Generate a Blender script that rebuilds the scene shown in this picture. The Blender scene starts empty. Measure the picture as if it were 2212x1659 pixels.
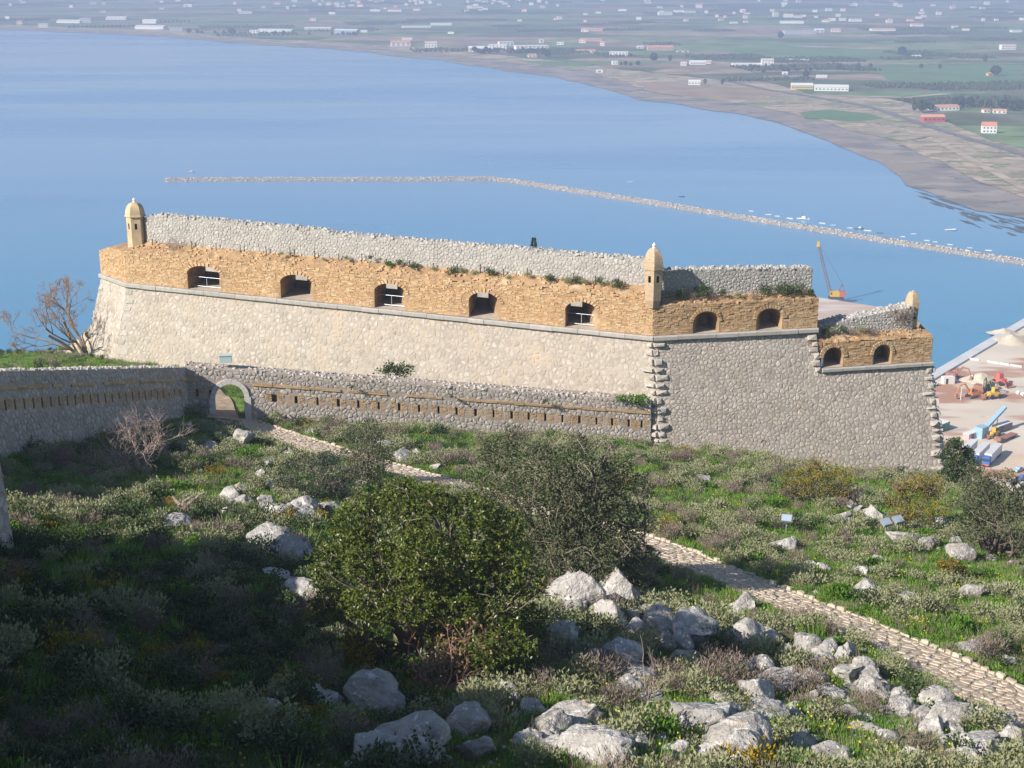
import bpy, math, random
import numpy as np
from mathutils import Vector, Matrix, Euler

# ------------------------------------------------------------------ camera, sky, sun, exposure
S = bpy.context.scene
PITCH = math.radians(16.4); F = 3200.0; CAMZ = 168.0
SUN_AZ, SUN_EL = 57.0, 33.0            # degrees left of straight behind the camera, elevation
cam_d = bpy.data.cameras.new('camera'); cam = bpy.data.objects.new('camera', cam_d)
S.collection.objects.link(cam)
cam.location = (0, 0, CAMZ); cam.rotation_euler = (math.radians(90) - PITCH, 0, 0)
cam_d.sensor_width = 36.0; cam_d.lens = 36.0 * F / 2212.0; cam_d.clip_start = 0.5; cam_d.clip_end = 30000
S.camera = cam
_a, _e = math.radians(SUN_AZ), math.radians(SUN_EL)
TOSUN = Vector((-math.sin(_a) * math.cos(_e), -math.cos(_a) * math.cos(_e), math.sin(_e)))
W = bpy.data.worlds.new('World'); S.world = W; W.use_nodes = True
wn = W.node_tree.nodes; wn.clear()
sky = wn.new('ShaderNodeTexSky'); sky.sky_type = 'NISHITA'; sky.sun_disc = False
sky.sun_elevation = _e; sky.sun_rotation = math.atan2(TOSUN.x, TOSUN.y) % (2 * math.pi)
sky.altitude = 150; sky.air_density = 1.0; sky.dust_density = 0.6; sky.ozone_density = 1.5
bg = wn.new('ShaderNodeBackground'); bg.inputs[1].default_value = 0.078
wo = wn.new('ShaderNodeOutputWorld')
W.node_tree.links.new(sky.outputs[0], bg.inputs[0]); W.node_tree.links.new(bg.outputs[0], wo.inputs[0])
sun_d = bpy.data.lights.new('sun', 'SUN'); sun_d.energy = 4.6; sun_d.angle = math.radians(0.53); sun_d.color = (1.0, 0.93, 0.83)
sun = bpy.data.objects.new('sun', sun_d); S.collection.objects.link(sun)
sun.rotation_euler = (-TOSUN).to_track_quat('-Z', 'Y').to_euler(); sun.location = (-200, -120, 300)
S.view_settings.view_transform = 'Standard'; S.view_settings.look = 'None'
S.view_settings.exposure = 0.62; S.view_settings.gamma = 1.0; S.view_settings.use_curve_mapping = False
cy = S.cycles
cy.max_bounces = 4; cy.diffuse_bounces = 2; cy.glossy_bounces = 2; cy.transmission_bounces = 3
cy.volume_bounces = 0; cy.transparent_max_bounces = 4; cy.use_denoising = True
cy.caustics_reflective = False; cy.caustics_refractive = False
try:
    cy.denoiser = 'OPENIMAGEDENOISE'; cy.denoising_input_passes = 'RGB_ALBEDO_NORMAL'
except Exception:
    pass

# ------------------------------------------------------------------ view geometry (photograph measured on a 2212 x 1659 grid)
cp, sp = math.cos(PITCH), math.sin(PITCH)
def ray(px, py):
    u = (px - 1106.0) / F; v = (829.5 - py) / F
    return np.array([u, cp + v * sp, -sp + v * cp])
def atY(px, py, Y):
    d = ray(px, py); t = Y / d[1]
    return np.array([d[0] * t, Y, CAMZ + d[2] * t])
def atZ(px, py, z):
    d = ray(px, py); t = (z - CAMZ) / d[2]
    return np.array([d[0] * t, d[1] * t, z])

# ------------------------------------------------------------------ noise
def _h(ix, iy, iz, seed):
    n = (ix.astype(np.int64) * 374761393 + iy.astype(np.int64) * 668265263 + iz.astype(np.int64) * 2147483647 + seed * 144665) & 0xffffffff
    n = ((n ^ (n >> 13)) * 1274126177) & 0xffffffff
    return ((n ^ (n >> 16)) & 0xffff) / 65535.0
def vnoise(p, seed=0):
    p = np.atleast_2d(np.asarray(p, float))
    if p.shape[1] == 2: p = np.c_[p, np.zeros(len(p))]
    i = np.floor(p).astype(np.int64); f = p - i; f = f * f * (3 - 2 * f); r = 0
    for dx in (0, 1):
        for dy in (0, 1):
            for dz in (0, 1):
                w = (f[:, 0] if dx else 1 - f[:, 0]) * (f[:, 1] if dy else 1 - f[:, 1]) * (f[:, 2] if dz else 1 - f[:, 2])
                r = r + w * _h(i[:, 0] + dx, i[:, 1] + dy, i[:, 2] + dz, seed)
    return r
def fbm(p, seed=0, o=4):
    p = np.asarray(p, float); r = 0; a = 0.5
    for k in range(o):
        r = r + a * (vnoise(p * 2 ** k, seed + k) - 0.5); a *= 0.5
    return r * 2

# ------------------------------------------------------------------ terrain of the hillside
ANC = []
def anc(px, py, Y): ANC.append(atY(px, py, Y))
for t in [(0, 1659, 30), (550, 1659, 30), (1106, 1659, 31), (1650, 1659, 34), (2212, 1659, 37.5), (1106, 1500, 38.5), (1500, 1500, 41), (1106, 1350, 49),
          (0, 1450, 35.5), (0, 1300, 43), (450, 1290, 51), (300, 1430, 41.5), (600, 1160, 66), (250, 1050, 74.5), (380, 985, 87), (0, 985, 80), (300, 930, 98.6), (500, 907, 108.6),
          (900, 930, 110), (760, 1000, 93), (950, 1250, 57), (1106, 1100, 82), (1300, 1150, 74), (1420, 968, 114.5), (1250, 958, 113.3), (1700, 1000, 116), (2042, 1038, 119.2),
          (1700, 1100, 86), (1430, 1190, 70), (1800, 1338, 55.5), (2000, 1425, 50.5), (2212, 1530, 45), (2100, 1200, 77), (2212, 1110, 90), (1500, 1300, 57), (1800, 1500, 44)]:
    anc(*t)
anc(245, 782, 135); anc(197, 782, 141); anc(60, 779, 149); anc(215, 712, 150); anc(500, 830, 121); anc(700, 900, 124)
ANC += [np.array([-45, 100, 168 - 30.]), np.array([-40, 62, 168 - 23.]), np.array([-50, 130, 168 - 35.]), np.array([0, 14, 168 - 13.]),
        np.array([-40, 14, 168 - 11.]), np.array([40, 14, 168 - 16.]), np.array([60, 60, 168 - 29.]), np.array([70, 95, 168 - 38.]), np.array([60, 14, 168 - 18.]),
        np.array([-10, 127, 168 - 41.]), np.array([10, 135, 168 - 43.]), np.array([-70, 60, 168 - 18.]), np.array([-70, 110, 168 - 33.])]
ANC = np.array(ANC)
def _phi(r2): return 0.5 * r2 * np.log(np.maximum(r2, 1e-9))
_n = len(ANC); _A = np.zeros((_n + 3, _n + 3)); _b = np.zeros(_n + 3)
_d2 = ((ANC[:, None, :2] - ANC[None, :, :2]) ** 2).sum(-1)
_A[:_n, :_n] = _phi(_d2) + np.eye(_n) * 25.0
_A[:_n, _n] = 1; _A[:_n, _n + 1:] = ANC[:, :2]; _A[_n, :_n] = 1; _A[_n + 1:, :_n] = ANC[:, :2].T
_b[:_n] = ANC[:, 2]; _w = np.linalg.solve(_A, _b)
def ground(x, y, rough=True):
    x = np.atleast_1d(np.asarray(x, float)); y = np.atleast_1d(np.asarray(y, float))
    xc = np.clip(x, -75, 75); yc = np.clip(y, 8, 155)
    z = np.zeros(len(x))
    for k in range(0, len(x), 20000):
        X = np.c_[xc[k:k + 20000], yc[k:k + 20000]]
        d2 = ((X[:, None] - ANC[None, :, :2]) ** 2).sum(-1)
        z[k:k + 20000] = _phi(d2) @ _w[:_n] + _w[_n] + X @ _w[_n + 1:]
    if rough:
        pd = path_dist(x, y)
        k = np.clip((pd - 1.2) / 1.5, 0, 1)
        z = z + k * (0.55 * fbm(np.c_[x, y] / 3.2, 11, 3) + 0.16 * fbm(np.c_[x, y] / 0.7, 12, 2))
    ridge = np.interp(x, [-60, -28, 5, 60], [151, 150, 131, 128])
    z = z - 1.0 * np.maximum(0, y - ridge) - 1.15 * np.maximum(0, np.minimum(x - 36.5, y - 95.0))
    z = z - 0.8 * np.maximum(0, np.abs(x) - 80)
    return np.maximum(z, -3.0)
PATHPX = [(500, 907), (560, 927), (650, 957), (720, 979), (800, 1003), (900, 1031), (960, 1048), (1100, 1088), (1250, 1132), (1430, 1190), (1500, 1222), (1600, 1262),
          (1700, 1302), (1800, 1341), (1900, 1383), (2000, 1428), (2100, 1478), (2212, 1537)]
PATH = None
def path_dist(x, y):
    if PATH is None: return np.full(len(x), 9.0)
    P = np.c_[x, y]; best = np.full(len(x), 1e9)
    for a, b in zip(PATH[:-1], PATH[1:]):
        ab = b[:2] - a[:2]; t = np.clip(((P - a[:2]) @ ab) / (ab @ ab), 0, 1)
        best = np.minimum(best, np.hypot(*(P - (a[:2] + t[:, None] * ab)).T))
    return best
def onground(px, py, rough=True):
    d = ray(px, py); Y = np.linspace(24, 152, 520); X = d[0] / d[1] * Y; Z = CAMZ + d[2] / d[1] * Y
    below = Z < ground(X, Y, rough)
    i = int(np.argmax(below)) if below.any() else len(Y) - 1
    return np.array([X[i], Y[i], float(ground(X[i:i + 1], Y[i:i + 1], rough)[0])])
PATH = [onground(a, b, False) for a, b in PATHPX]
_dv = PATH[-1] - PATH[-2]; _dv = _dv / np.linalg.norm(_dv[:2])
PATH.append(PATH[-1] + _dv * 10)
PATH = np.array(PATH)
def to_px(p):
    x, y, z = p[0], p[1], p[2] - CAMZ
    fw = y * cp - z * sp; up = y * sp + z * cp
    return 1106 + F * x / fw, 829.5 - F * up / fw

# ------------------------------------------------------------------ object helpers
COL = S.collection
def link(o): COL.objects.link(o); return o
class MB:
    def __init__(s): s.v = []; s.f = []; s.m = []; s.r = []; s.n = 0
    def add(s, v, f, mat=0, rnd=None):
        v = np.asarray(v, float).reshape(-1, 3); s.v.append(v)
        for q in f: s.f.append(tuple(int(i) + s.n for i in q))
        s.m += [mat] * len(f)
        s.r.append(np.full(len(v), random.random() if rnd is None else rnd) if np.isscalar(rnd) or rnd is None else np.asarray(rnd, float))
        s.n += len(v); return s
    def quad(s, a, b, c, d, mat=0, rnd=0.5): return s.add([a, b, c, d], [(0, 1, 2, 3)], mat, rnd)
    def box(s, c, sz, rz=0.0, mat=0, rnd=None, taper=1.0, M=None):
        x, y, z = np.array(sz) / 2.0; t = taper
        v = np.array([[-x, -y, -z], [x, -y, -z], [x, y, -z], [-x, y, -z], [-x * t, -y * t, z], [x * t, -y * t, z], [x * t, y * t, z], [-x * t, y * t, z]])
        if M is not None: v = v @ np.array(M).T
        if rz:
            cs, sn = math.cos(rz), math.sin(rz); v = v @ np.array([[cs, sn, 0], [-sn, cs, 0], [0, 0, 1]])
        return s.add(v + np.array(c), [(0, 3, 2, 1), (4, 5, 6, 7), (0, 1, 5, 4), (1, 2, 6, 5), (2, 3, 7, 6), (3, 0, 4, 7)], mat, rnd)
    def tube(s, pts, rad, n=6, mat=0, rnd=0.5, cap=True):
        pts = np.asarray(pts, float); rad = np.broadcast_to(rad, (len(pts),)); vs = []
        for i, p in enumerate(pts):
            t = pts[min(i + 1, len(pts) - 1)] - pts[max(i - 1, 0)]; t = t / (np.linalg.norm(t) + 1e-9)
            a = np.cross(t, [0, 0, 1]) if abs(t[2]) < 0.95 else np.cross(t, [1, 0, 0]); a /= np.linalg.norm(a); b = np.cross(t, a)
            for k in range(n):
                th = 2 * math.pi * k / n; vs.append(p + rad[i] * (math.cos(th) * a + math.sin(th) * b))
        fs = [(i * n + k, i * n + (k + 1) % n, (i + 1) * n + (k + 1) % n, (i + 1) * n + k) for i in range(len(pts) - 1) for k in range(n)]
        if cap: fs += [tuple(range(n - 1, -1, -1)), tuple((len(pts) - 1) * n + k for k in range(n))]
        return s.add(vs, fs, mat, rnd)
    def lathe(s, c, prof, n=8, mat=0, rnd=0.5, rot=0.0):
        vs = [(c[0] + r * math.cos(rot + 2 * math.pi * k / n), c[1] + r * math.sin(rot + 2 * math.pi * k / n), c[2] + z) for r, z in prof for k in range(n)]
        fs = [(i * n + k, i * n + (k + 1) % n, (i + 1) * n + (k + 1) % n, (i + 1) * n + k) for i in range(len(prof) - 1) for k in range(n)]
        fs += [tuple(range(n - 1, -1, -1)), tuple((len(prof) - 1) * n + k for k in range(n))]
        return s.add(vs, fs, mat, rnd)
    def mesh(s, name, mats, org=(0, 0, 0), smooth=False):
        me = bpy.data.meshes.new(name)
        v = (np.concatenate(s.v) if s.v else np.zeros((0, 3))) - np.array(org, float)
        me.from_pydata(v.tolist(), [], s.f)
        for m in (mats if isinstance(mats, (list, tuple)) else [mats]): me.materials.append(m)
        if len(s.m): me.polygons.foreach_set('material_index', s.m)
        if s.r:
            at = me.attributes.new('rnd', 'FLOAT', 'POINT'); at.data.foreach_set('value', np.concatenate(s.r).astype(np.float32))
        if smooth: me.polygons.foreach_set('use_smooth', [True] * len(me.polygons))
        me.update(); return me
    def build(s, name, mats, parent=None, org=(0, 0, 0), smooth=False):
        return put(name, s.mesh(name, mats, org, smooth), parent, org)
def put(name, me, parent=None, loc=(0, 0, 0), rot=(0, 0, 0), scl=(1, 1, 1)):
    o = bpy.data.objects.new(name, me); link(o)
    o.location = loc; o.rotation_euler = rot; o.scale = scl
    if parent is not None:
        o.parent = parent; o.matrix_parent_inverse = parent.matrix_basis.inverted()
    return o
def tag(o, label, cat, group=None):
    o['label'] = label; o['category'] = cat
    if group: o['group'] = group
    return o
def thing(name, label, cat, loc, group=None):
    o = bpy.data.objects.new(name, None); link(o); o.empty_display_size = 0.3
    o.location = tuple(float(q) for q in loc)
    return tag(o, label, cat, group)
def struct(o): o['kind'] = 'structure'; return o
def stuff(o): o['kind'] = 'stuff'; return o
def npmesh(name, v, f, mats, rnd=None, mi=None, smooth=False):
    """large meshes: f is an (n,3) or (n,4) index array"""
    me = bpy.data.meshes.new(name); v = np.asarray(v, np.float32); f = np.asarray(f, np.int32); k = f.shape[1]
    me.vertices.add(len(v)); me.vertices.foreach_set('co', v.ravel())
    me.loops.add(f.size); me.loops.foreach_set('vertex_index', f.ravel())
    me.polygons.add(len(f)); me.polygons.foreach_set('loop_start', np.arange(0, f.size, k, dtype=np.int32))
    try: me.polygons.foreach_set('loop_total', np.full(len(f), k, np.int32))
    except Exception: pass
    for m in (mats if isinstance(mats, (list, tuple)) else [mats]): me.materials.append(m)
    if mi is not None: me.polygons.foreach_set('material_index', np.asarray(mi, np.int32))
    if rnd is not None:
        at = me.attributes.new('rnd', 'FLOAT', 'POINT'); at.data.foreach_set('value', np.asarray(rnd, np.float32))
    if smooth: me.polygons.foreach_set('use_smooth', np.ones(len(f), bool))
    me.update(calc_edges=True); me.validate(); return me

# ------------------------------------------------------------------ materials
def mat(name, cols, nscale=1.0, namt=0.35, rough=0.9, bump=0.0, bscale=8.0, spots=(), attr=True, spec=0.2, leaf=0.0, metal=0.0, stretch=(1, 1, 1), bdist=0.05):
    m = bpy.data.materials.new(name); m.use_nodes = True; nt = m.node_tree; N = nt.nodes; L = nt.links
    b = N['Principled BSDF']; b.inputs['Roughness'].default_value = rough; b.inputs['Specular IOR Level'].default_value = spec; b.inputs['Metallic'].default_value = metal
    out = N['Material Output']
    geo = N.new('ShaderNodeNewGeometry'); mp = N.new('ShaderNodeMapping'); mp.inputs['Scale'].default_value = stretch
    L.new(geo.outputs['Position'], mp.inputs[0])
    def noise(sc, det=4.0, rg=0.6):
        t = N.new('ShaderNodeTexNoise'); t.inputs['Scale'].default_value = sc; t.inputs['Detail'].default_value = det; t.inputs['Roughness'].default_value = rg
        L.new(mp.outputs[0], t.inputs['Vector']); return t.outputs[0]
    def ramp(src, stops):
        r = N.new('ShaderNodeValToRGB'); L.new(src, r.inputs[0]); e = r.color_ramp.elements
        while len(e) < len(stops): e.new(0.5)
        for q, (p, c) in zip(e, stops): q.position = p; q.color = (*c, 1) if len(c) == 3 else c
        return r.outputs[0]
    cols = list(cols) * 2 if len(cols) == 1 else cols
    st = [(i / max(1, len(cols) - 1), c) for i, c in enumerate(cols)]
    if attr:
        a = N.new('ShaderNodeAttribute'); a.attribute_name = 'rnd'; src = a.outputs['Fac']
    else:
        src = noise(nscale * 0.37, 3.0)
        mr = N.new('ShaderNodeMapRange'); mr.inputs[1].default_value = 0.3; mr.inputs[2].default_value = 0.7; L.new(src, mr.inputs[0]); src = mr.outputs[0]
    col = ramp(src, st)
    if namt:
        n = noise(nscale); mr = N.new('ShaderNodeMapRange'); mr.inputs[1].default_value = 0.25; mr.inputs[2].default_value = 0.75
        mr.inputs[3].default_value = 1 - namt; mr.inputs[4].default_value = 1 + namt; L.new(n, mr.inputs[0])
        vm = N.new('ShaderNodeVectorMath'); vm.operation = 'SCALE'; L.new(col, vm.inputs[0]); L.new(mr.outputs[0], vm.inputs['Scale']); col = vm.outputs[0]
    for (sc, lo, hi, c) in spots:
        n = noise(sc, 3.0, 0.65); mr = N.new('ShaderNodeMapRange'); mr.inputs[1].default_value = lo; mr.inputs[2].default_value = hi; L.new(n, mr.inputs[0])
        mx = N.new('ShaderNodeMix'); mx.data_type = 'RGBA'; L.new(mr.outputs[0], mx.inputs[0]); L.new(col, mx.inputs[6]); mx.inputs[7].default_value = (*c, 1); col = mx.outputs[2]
    L.new(col, b.inputs['Base Color'])
    if bump:
        n = noise(bscale, 5.0); bp = N.new('ShaderNodeBump'); bp.inputs['Strength'].default_value = bump; bp.inputs['Distance'].default_value = bdist
        L.new(n, bp.inputs['Height']); L.new(bp.outputs[0], b.inputs['Normal'])
    if leaf:
        tr = N.new('ShaderNodeBsdfTranslucent'); L.new(col, tr.inputs[0]); mx = N.new('ShaderNodeMixShader'); mx.inputs[0].default_value = leaf
        L.new(b.outputs[0], mx.inputs[1]); L.new(tr.outputs[0], mx.inputs[2]); L.new(mx.outputs[0], out.inputs['Surface'])
    return m
def c(r, g, b): return (r, g, b)
# ------------------------------------------------------------------ material set
rng = np.random.default_rng(7); random.seed(7)
M_soil = mat('hill_soil', [c(.20, .19, .10), c(.13, .22, .045), c(.18, .25, .07), c(.12, .23, .035)], 0.6, .4, .95, .7, 6, [(1.1, .60, .74, c(.24, .20, .14)), (6, .64, .76, c(.30, .28, .24))], attr=False)
M_mortar = mat('lime_mortar', [c(0.395, 0.336, 0.273), c(0.445, 0.382, 0.319)], .8, .22, .95, .5, 9, [(.3, .5, .7, c(.45, .37, .29)), (.22, .6, .7, c(.54, .42, .30))], attr=False)
M_stoneA = mat('cream_rubble', [c(0.336, 0.302, 0.260), c(0.403, 0.370, 0.323), c(0.470, 0.428, 0.378), c(0.386, 0.353, 0.311), c(0.521, 0.479, 0.428), c(0.428, 0.399, 0.361)], 3.5, .18, .9, .3, 7, [(.22, .52, .72, c(.44, .39, .33)), (.5, .62, .75, c(.52, .41, .30))])
M_mortarB = mat('grey_mortar', [c(0.432, 0.362, 0.302), c(0.389, 0.329, 0.275)], 1.0, .25, .95, .5, 9, [(.4, .52, .72, c(.36, .29, .21))], attr=False)
M_stoneB = mat('grey_rubble', [c(0.339, 0.313, 0.292), c(0.435, 0.398, 0.366), c(0.509, 0.466, 0.429), c(0.413, 0.387, 0.366), c(0.572, 0.519, 0.472), c(0.456, 0.424, 0.392)], 3.5, .22, .9, .35, 7, [(.3, .6, .8, c(.36, .28, .20))])
M_stoneW = mat('pale_limestone_rubble', [c(0.352, 0.339, 0.321), c(0.422, 0.405, 0.383), c(0.484, 0.466, 0.440), c(0.387, 0.370, 0.352), c(0.519, 0.497, 0.466)], 4, .2, .9, .4, 8, [(.8, .62, .78, c(.40, .38, .35))])
M_mortarW = mat('pale_joint', [c(0.334, 0.312, 0.286), c(0.387, 0.361, 0.330)], 1.2, .25, .95, .5, 9, attr=False)
M_brick = mat('ochre_brick', [c(0.451, 0.282, 0.141), c(0.536, 0.357, 0.188), c(0.583, 0.414, 0.235), c(0.489, 0.310, 0.160), c(0.564, 0.423, 0.263), c(0.414, 0.235, 0.122), c(0.611, 0.470, 0.310)], 2.2, .22, .92, .4, 10, [(.33, .56, .74, c(.58, .44, .28)), (.9, .66, .8, c(.42, .22, .11))])
M_brickbed = mat('brick_mortar', [c(.33, .21, .115), c(.43, .29, .165)], 1.4, .3, .95, .6, 9, [(.5, .58, .74, c(.57, .43, .28))], attr=False)
M_sentry = mat('sentry_plaster', [c(0.558, 0.423, 0.270), c(0.495, 0.378, 0.252)], 1.5, .2, .9, .3, 12, [(1.1, .6, .75, c(.66, .56, .42))], attr=False)
M_sentryb = mat('sentry_brick', [c(0.468, 0.342, 0.225), c(0.522, 0.396, 0.270), c(0.414, 0.306, 0.207)], 3.0, .25, .92, .6, 10, stretch=(1, 1, 4), attr=False)
M_cord = mat('cordon_stone', [c(0.342, 0.323, 0.304), c(0.399, 0.380, 0.351), c(0.370, 0.351, 0.323), c(0.437, 0.408, 0.380)], 2.5, .14, .85, .25, 14, [(1.2, .62, .78, c(.48, .45, .40))])
M_quoin = mat('quoin_stone', [c(.42, .38, .34), c(.50, .46, .41), c(.46, .42, .38), c(.55, .50, .44)], 2.0, .22, .9, .5, 5, [(.8, .6, .78, c(.34, .31, .28))])
M_arch = mat('dressed_stone', [c(.60, .57, .52), c(.66, .63, .58)], 2, .12, .85, .2, 12)
M_dark = mat('embrasure_lining', [c(.34, .27, .20), c(.40, .31, .22), c(.36, .30, .24)], 2.0, .25, .95, .5, 9, attr=False)
M_floor = mat('embrasure_sill', [c(0.476, 0.408, 0.332), c(0.425, 0.365, 0.297)], 2.0, .2, .95, .4, 9, attr=False)
M_iron_hole = mat('rusty_iron_hole_shade', [c(.08, .06, .05), c(.12, .08, .06)], 6, .3, .7)
M_rail = mat('galvanised_rail', [c(.55, .58, .62)], 6, .1, .4, metal=.3)
M_white = mat('white_finial', [c(.78, .77, .74)], 5, .1, .8)
M_boulder = mat('limestone_boulder', [c(0.350, 0.330, 0.311), c(0.418, 0.394, 0.369), c(0.476, 0.453, 0.423)], 1.8, .28, .92, 1.0, 5.5,
                [(2.2, .57, .62, c(.60, .575, .545)), (6.5, .62, .66, c(.74, .73, .70)), (1.3, .58, .68, c(.23, .215, .20)), (.7, .62, .74, c(.42, .33, .24)), (9.0, .66, .70, c(.20, .19, .17))], bdist=.16)
M_pave = mat('paving_stone', [c(.47, .38, .29), c(.54, .44, .34), c(.50, .41, .32), c(.58, .50, .41)], 3, .2, .95, .4, 9)
M_pathbed = mat('path_earth', [c(.44, .35, .25), c(.38, .30, .21)], 2, .3, .95, .5, 9, attr=False)
M_bark = mat('grey_bark', [c(.20, .16, .13), c(.26, .21, .17)], 8, .3, .95, .5, 12)
M_twig = mat('dead_twig', [c(.30, .23, .20), c(.38, .30, .27), c(.26, .19, .16)], 8, .2, .95)
M_twigred = mat('red_brown_twig', [c(.26, .14, .10), c(.34, .20, .15), c(.22, .13, .10)], 8, .2, .95)
def leafm(name, cols, rough=.6, spec=.3, leaf=.22): return mat(name, cols, 3, .12, rough, spec=spec, leaf=leaf)
L_sage = leafm('grey_green_leaf', [c(0.196, 0.216, 0.103), c(0.278, 0.299, 0.154), c(0.350, 0.360, 0.206), c(0.258, 0.268, 0.144), c(0.412, 0.402, 0.258)], .85, .1)
L_heath = leafm('dry_heath_twig', [c(.18, .14, .12), c(.24, .19, .16), c(.29, .23, .19), c(.20, .18, .13)], .9, .05, .1)
L_herb = leafm('fresh_green_leaf', [c(.06, .14, .015), c(.09, .20, .02), c(.13, .25, .03), c(.08, .17, .02)], .7, .2, .3)
L_dark = leafm('dark_green_leaf', [c(.035, .065, .02), c(.055, .09, .028), c(.08, .115, .04), c(.10, .13, .05)], .5, .35)
L_yel = leafm('yellow_broom', [c(.10, .12, .03), c(.14, .15, .04), c(.42, .28, .02), c(.12, .13, .04), c(.50, .34, .03)], .8, .1)
L_grass = leafm('grass_blade', [c(.11, .23, .025), c(.16, .30, .04), c(.20, .34, .06), c(.27, .33, .10)], .7, .15, .3)
L_carob = leafm('carob_leaf', [c(0.056, 0.090, 0.016), c(0.095, 0.134, 0.022), c(0.146, 0.185, 0.029), c(0.118, 0.151, 0.027), c(0.213, 0.230, 0.038), c(0.358, 0.325, 0.056)], .38, .5, .2)
L_greyg = leafm('grey_olive_leaf', [c(.08, .10, .045), c(.12, .14, .065), c(.17, .185, .095), c(.13, .145, .075), c(.22, .22, .12)], .6, .3)
L_blue = leafm('blue_green_leaf', [c(.05, .075, .045), c(.08, .105, .065), c(.11, .14, .09)], .7, .2)
L_bud = leafm('russet_bud', [c(.36, .20, .12), c(.44, .26, .16), c(.30, .18, .11)], .8, .1)
L_flower = leafm('yellow_petal', [c(.62, .48, .02), c(.70, .55, .04)], .7, .1)

# ------------------------------------------------------------------ hillside
xs = np.concatenate([np.linspace(-230, -62, 18), np.arange(-60, 60.01, .55), np.linspace(62, 230, 18)])
ys = np.concatenate([[-40, -20, -5, 5, 10], np.arange(14, 155, .55), np.linspace(156, 330, 30)])
X, Yg = np.meshgrid(xs, ys); Zg = ground(X.ravel(), np.clip(Yg.ravel(), -40, 400))
nx = len(xs); ny = len(ys); idx = np.arange(nx * ny).reshape(ny, nx)
fq = np.c_[idx[:-1, :-1].ravel(), idx[:-1, 1:].ravel(), idx[1:, 1:].ravel(), idx[1:, :-1].ravel()]
hill = struct(put('hillside', npmesh('hillside', np.c_[X.ravel(), Yg.ravel(), Zg], fq, M_soil, smooth=True)))

# ------------------------------------------------------------------ sea and far plain (sea level is z = 0)
def flat(name, pts, z, m, skirt=0.0):
    mb = MB(); P = [(p[0], p[1], z) for p in pts]; mb.add(P, [tuple(range(len(P)))], 0, .5)
    if skirt:
        n = len(P); mb.add(P + [(p[0], p[1], z - skirt) for p in P], [(i, i + n, (i + 1) % n + n, (i + 1) % n) for i in range(n)], 0, .5)
    return struct(mb.build(name, m))
def water():
    m = bpy.data.materials.new('sea_water'); m.use_nodes = True; N = m.node_tree.nodes; L = m.node_tree.links; b = N['Principled BSDF']
    b.inputs['Roughness'].default_value = .12; b.inputs['IOR'].default_value = 1.333; b.inputs['Specular IOR Level'].default_value = .5
    geo = N.new('ShaderNodeNewGeometry')
    def noise(sc, st, det=3.0):
        mp = N.new('ShaderNodeMapping'); mp.inputs['Scale'].default_value = st; mp.inputs['Rotation'].default_value = (0, 0, .12); L.new(geo.outputs['Position'], mp.inputs[0])
        t = N.new('ShaderNodeTexNoise'); t.inputs['Scale'].default_value = sc; t.inputs['Detail'].default_value = det; L.new(mp.outputs[0], t.inputs[0]); return t.outputs[0]
    # base colour runs from teal near to paler blue farther out; slicks where the breeze leaves the surface smooth
    sx = N.new('ShaderNodeSeparateXYZ'); L.new(geo.outputs['Position'], sx.inputs[0])
    mr = N.new('ShaderNodeMapRange'); mr.inputs[1].default_value = 420; mr.inputs[2].default_value = 1150; L.new(sx.outputs[1], mr.inputs[0])
    r = N.new('ShaderNodeValToRGB'); L.new(mr.outputs[0], r.inputs[0]); e = r.color_ramp.elements
    e[0].color = (.045, .25, .40, 1); e[1].color = (.16, .31, .52, 1)
    n = noise(.0035, (.35, 1.6, 1)); m2 = N.new('ShaderNodeMapRange'); m2.inputs[1].default_value = .42; m2.inputs[2].default_value = .62; L.new(n, m2.inputs[0])
    ro = N.new('ShaderNodeMapRange'); ro.inputs[3].default_value = .10; ro.inputs[4].default_value = .30; L.new(m2.outputs[0], ro.inputs[0]); L.new(ro.outputs[0], b.inputs['Roughness'])
    L.new(r.outputs[0], b.inputs['Base Color'])
    w = noise(.45, (1, 1, 1), 4.0); w2 = noise(.05, (1, 1.8, 1), 3.0); ad = N.new('ShaderNodeMath'); L.new(w, ad.inputs[0]); L.new(w2, ad.inputs[1])
    bs = N.new('ShaderNodeMapRange'); bs.inputs[3].default_value = .10; bs.inputs[4].default_value = .32; L.new(m2.outputs[0], bs.inputs[0])
    bp = N.new('ShaderNodeBump'); bp.inputs['Distance'].default_value = .6; L.new(bs.outputs[0], bp.inputs['Strength']); L.new(ad.outputs[0], bp.inputs['Height']); L.new(bp.outputs[0], b.inputs['Normal'])
    return m
M_sea = water()
sea = flat('sea', [(-5500, -300), (5500, -300), (5500, 11000), (-5500, 11000)], 0.0, M_sea)

SHORE = [(-600, 40), (0, 63), (150, 69), (380, 81), (560, 97), (700, 104), (830, 118), (950, 131), (1060, 147), (1160, 161), (1260, 178), (1330, 196), (1380, 214), (1480, 228), (1600, 246), (1700, 271),
         (1800, 310), (1870, 340), (1915, 362), (1945, 383), (1955, 398), (1985, 408), (2040, 428), (2110, 452), (2212, 470), (2600, 520)]
def far_sheet(name, px, z, m, far=10500):
    P = [atZ(a, b, z)[:2] for a, b in px]
    Q = []
    for i in range(len(P) - 1):            # small irregularities along the edge
        for t in np.linspace(0, 1, 9)[:-1]:
            p = P[i] * (1 - t) + P[i + 1] * t; k = 1 + .016 * float(fbm(np.array([[p[0] / 60, p[1] / 60]]), int(z * 10))[0]); Q.append(p * k)
    Q.append(P[-1])
    return flat(name, [(5200, Q[-1][1]), (5200, far), (-5200, far), (-5200, Q[0][1])] + Q, z, m)
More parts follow.
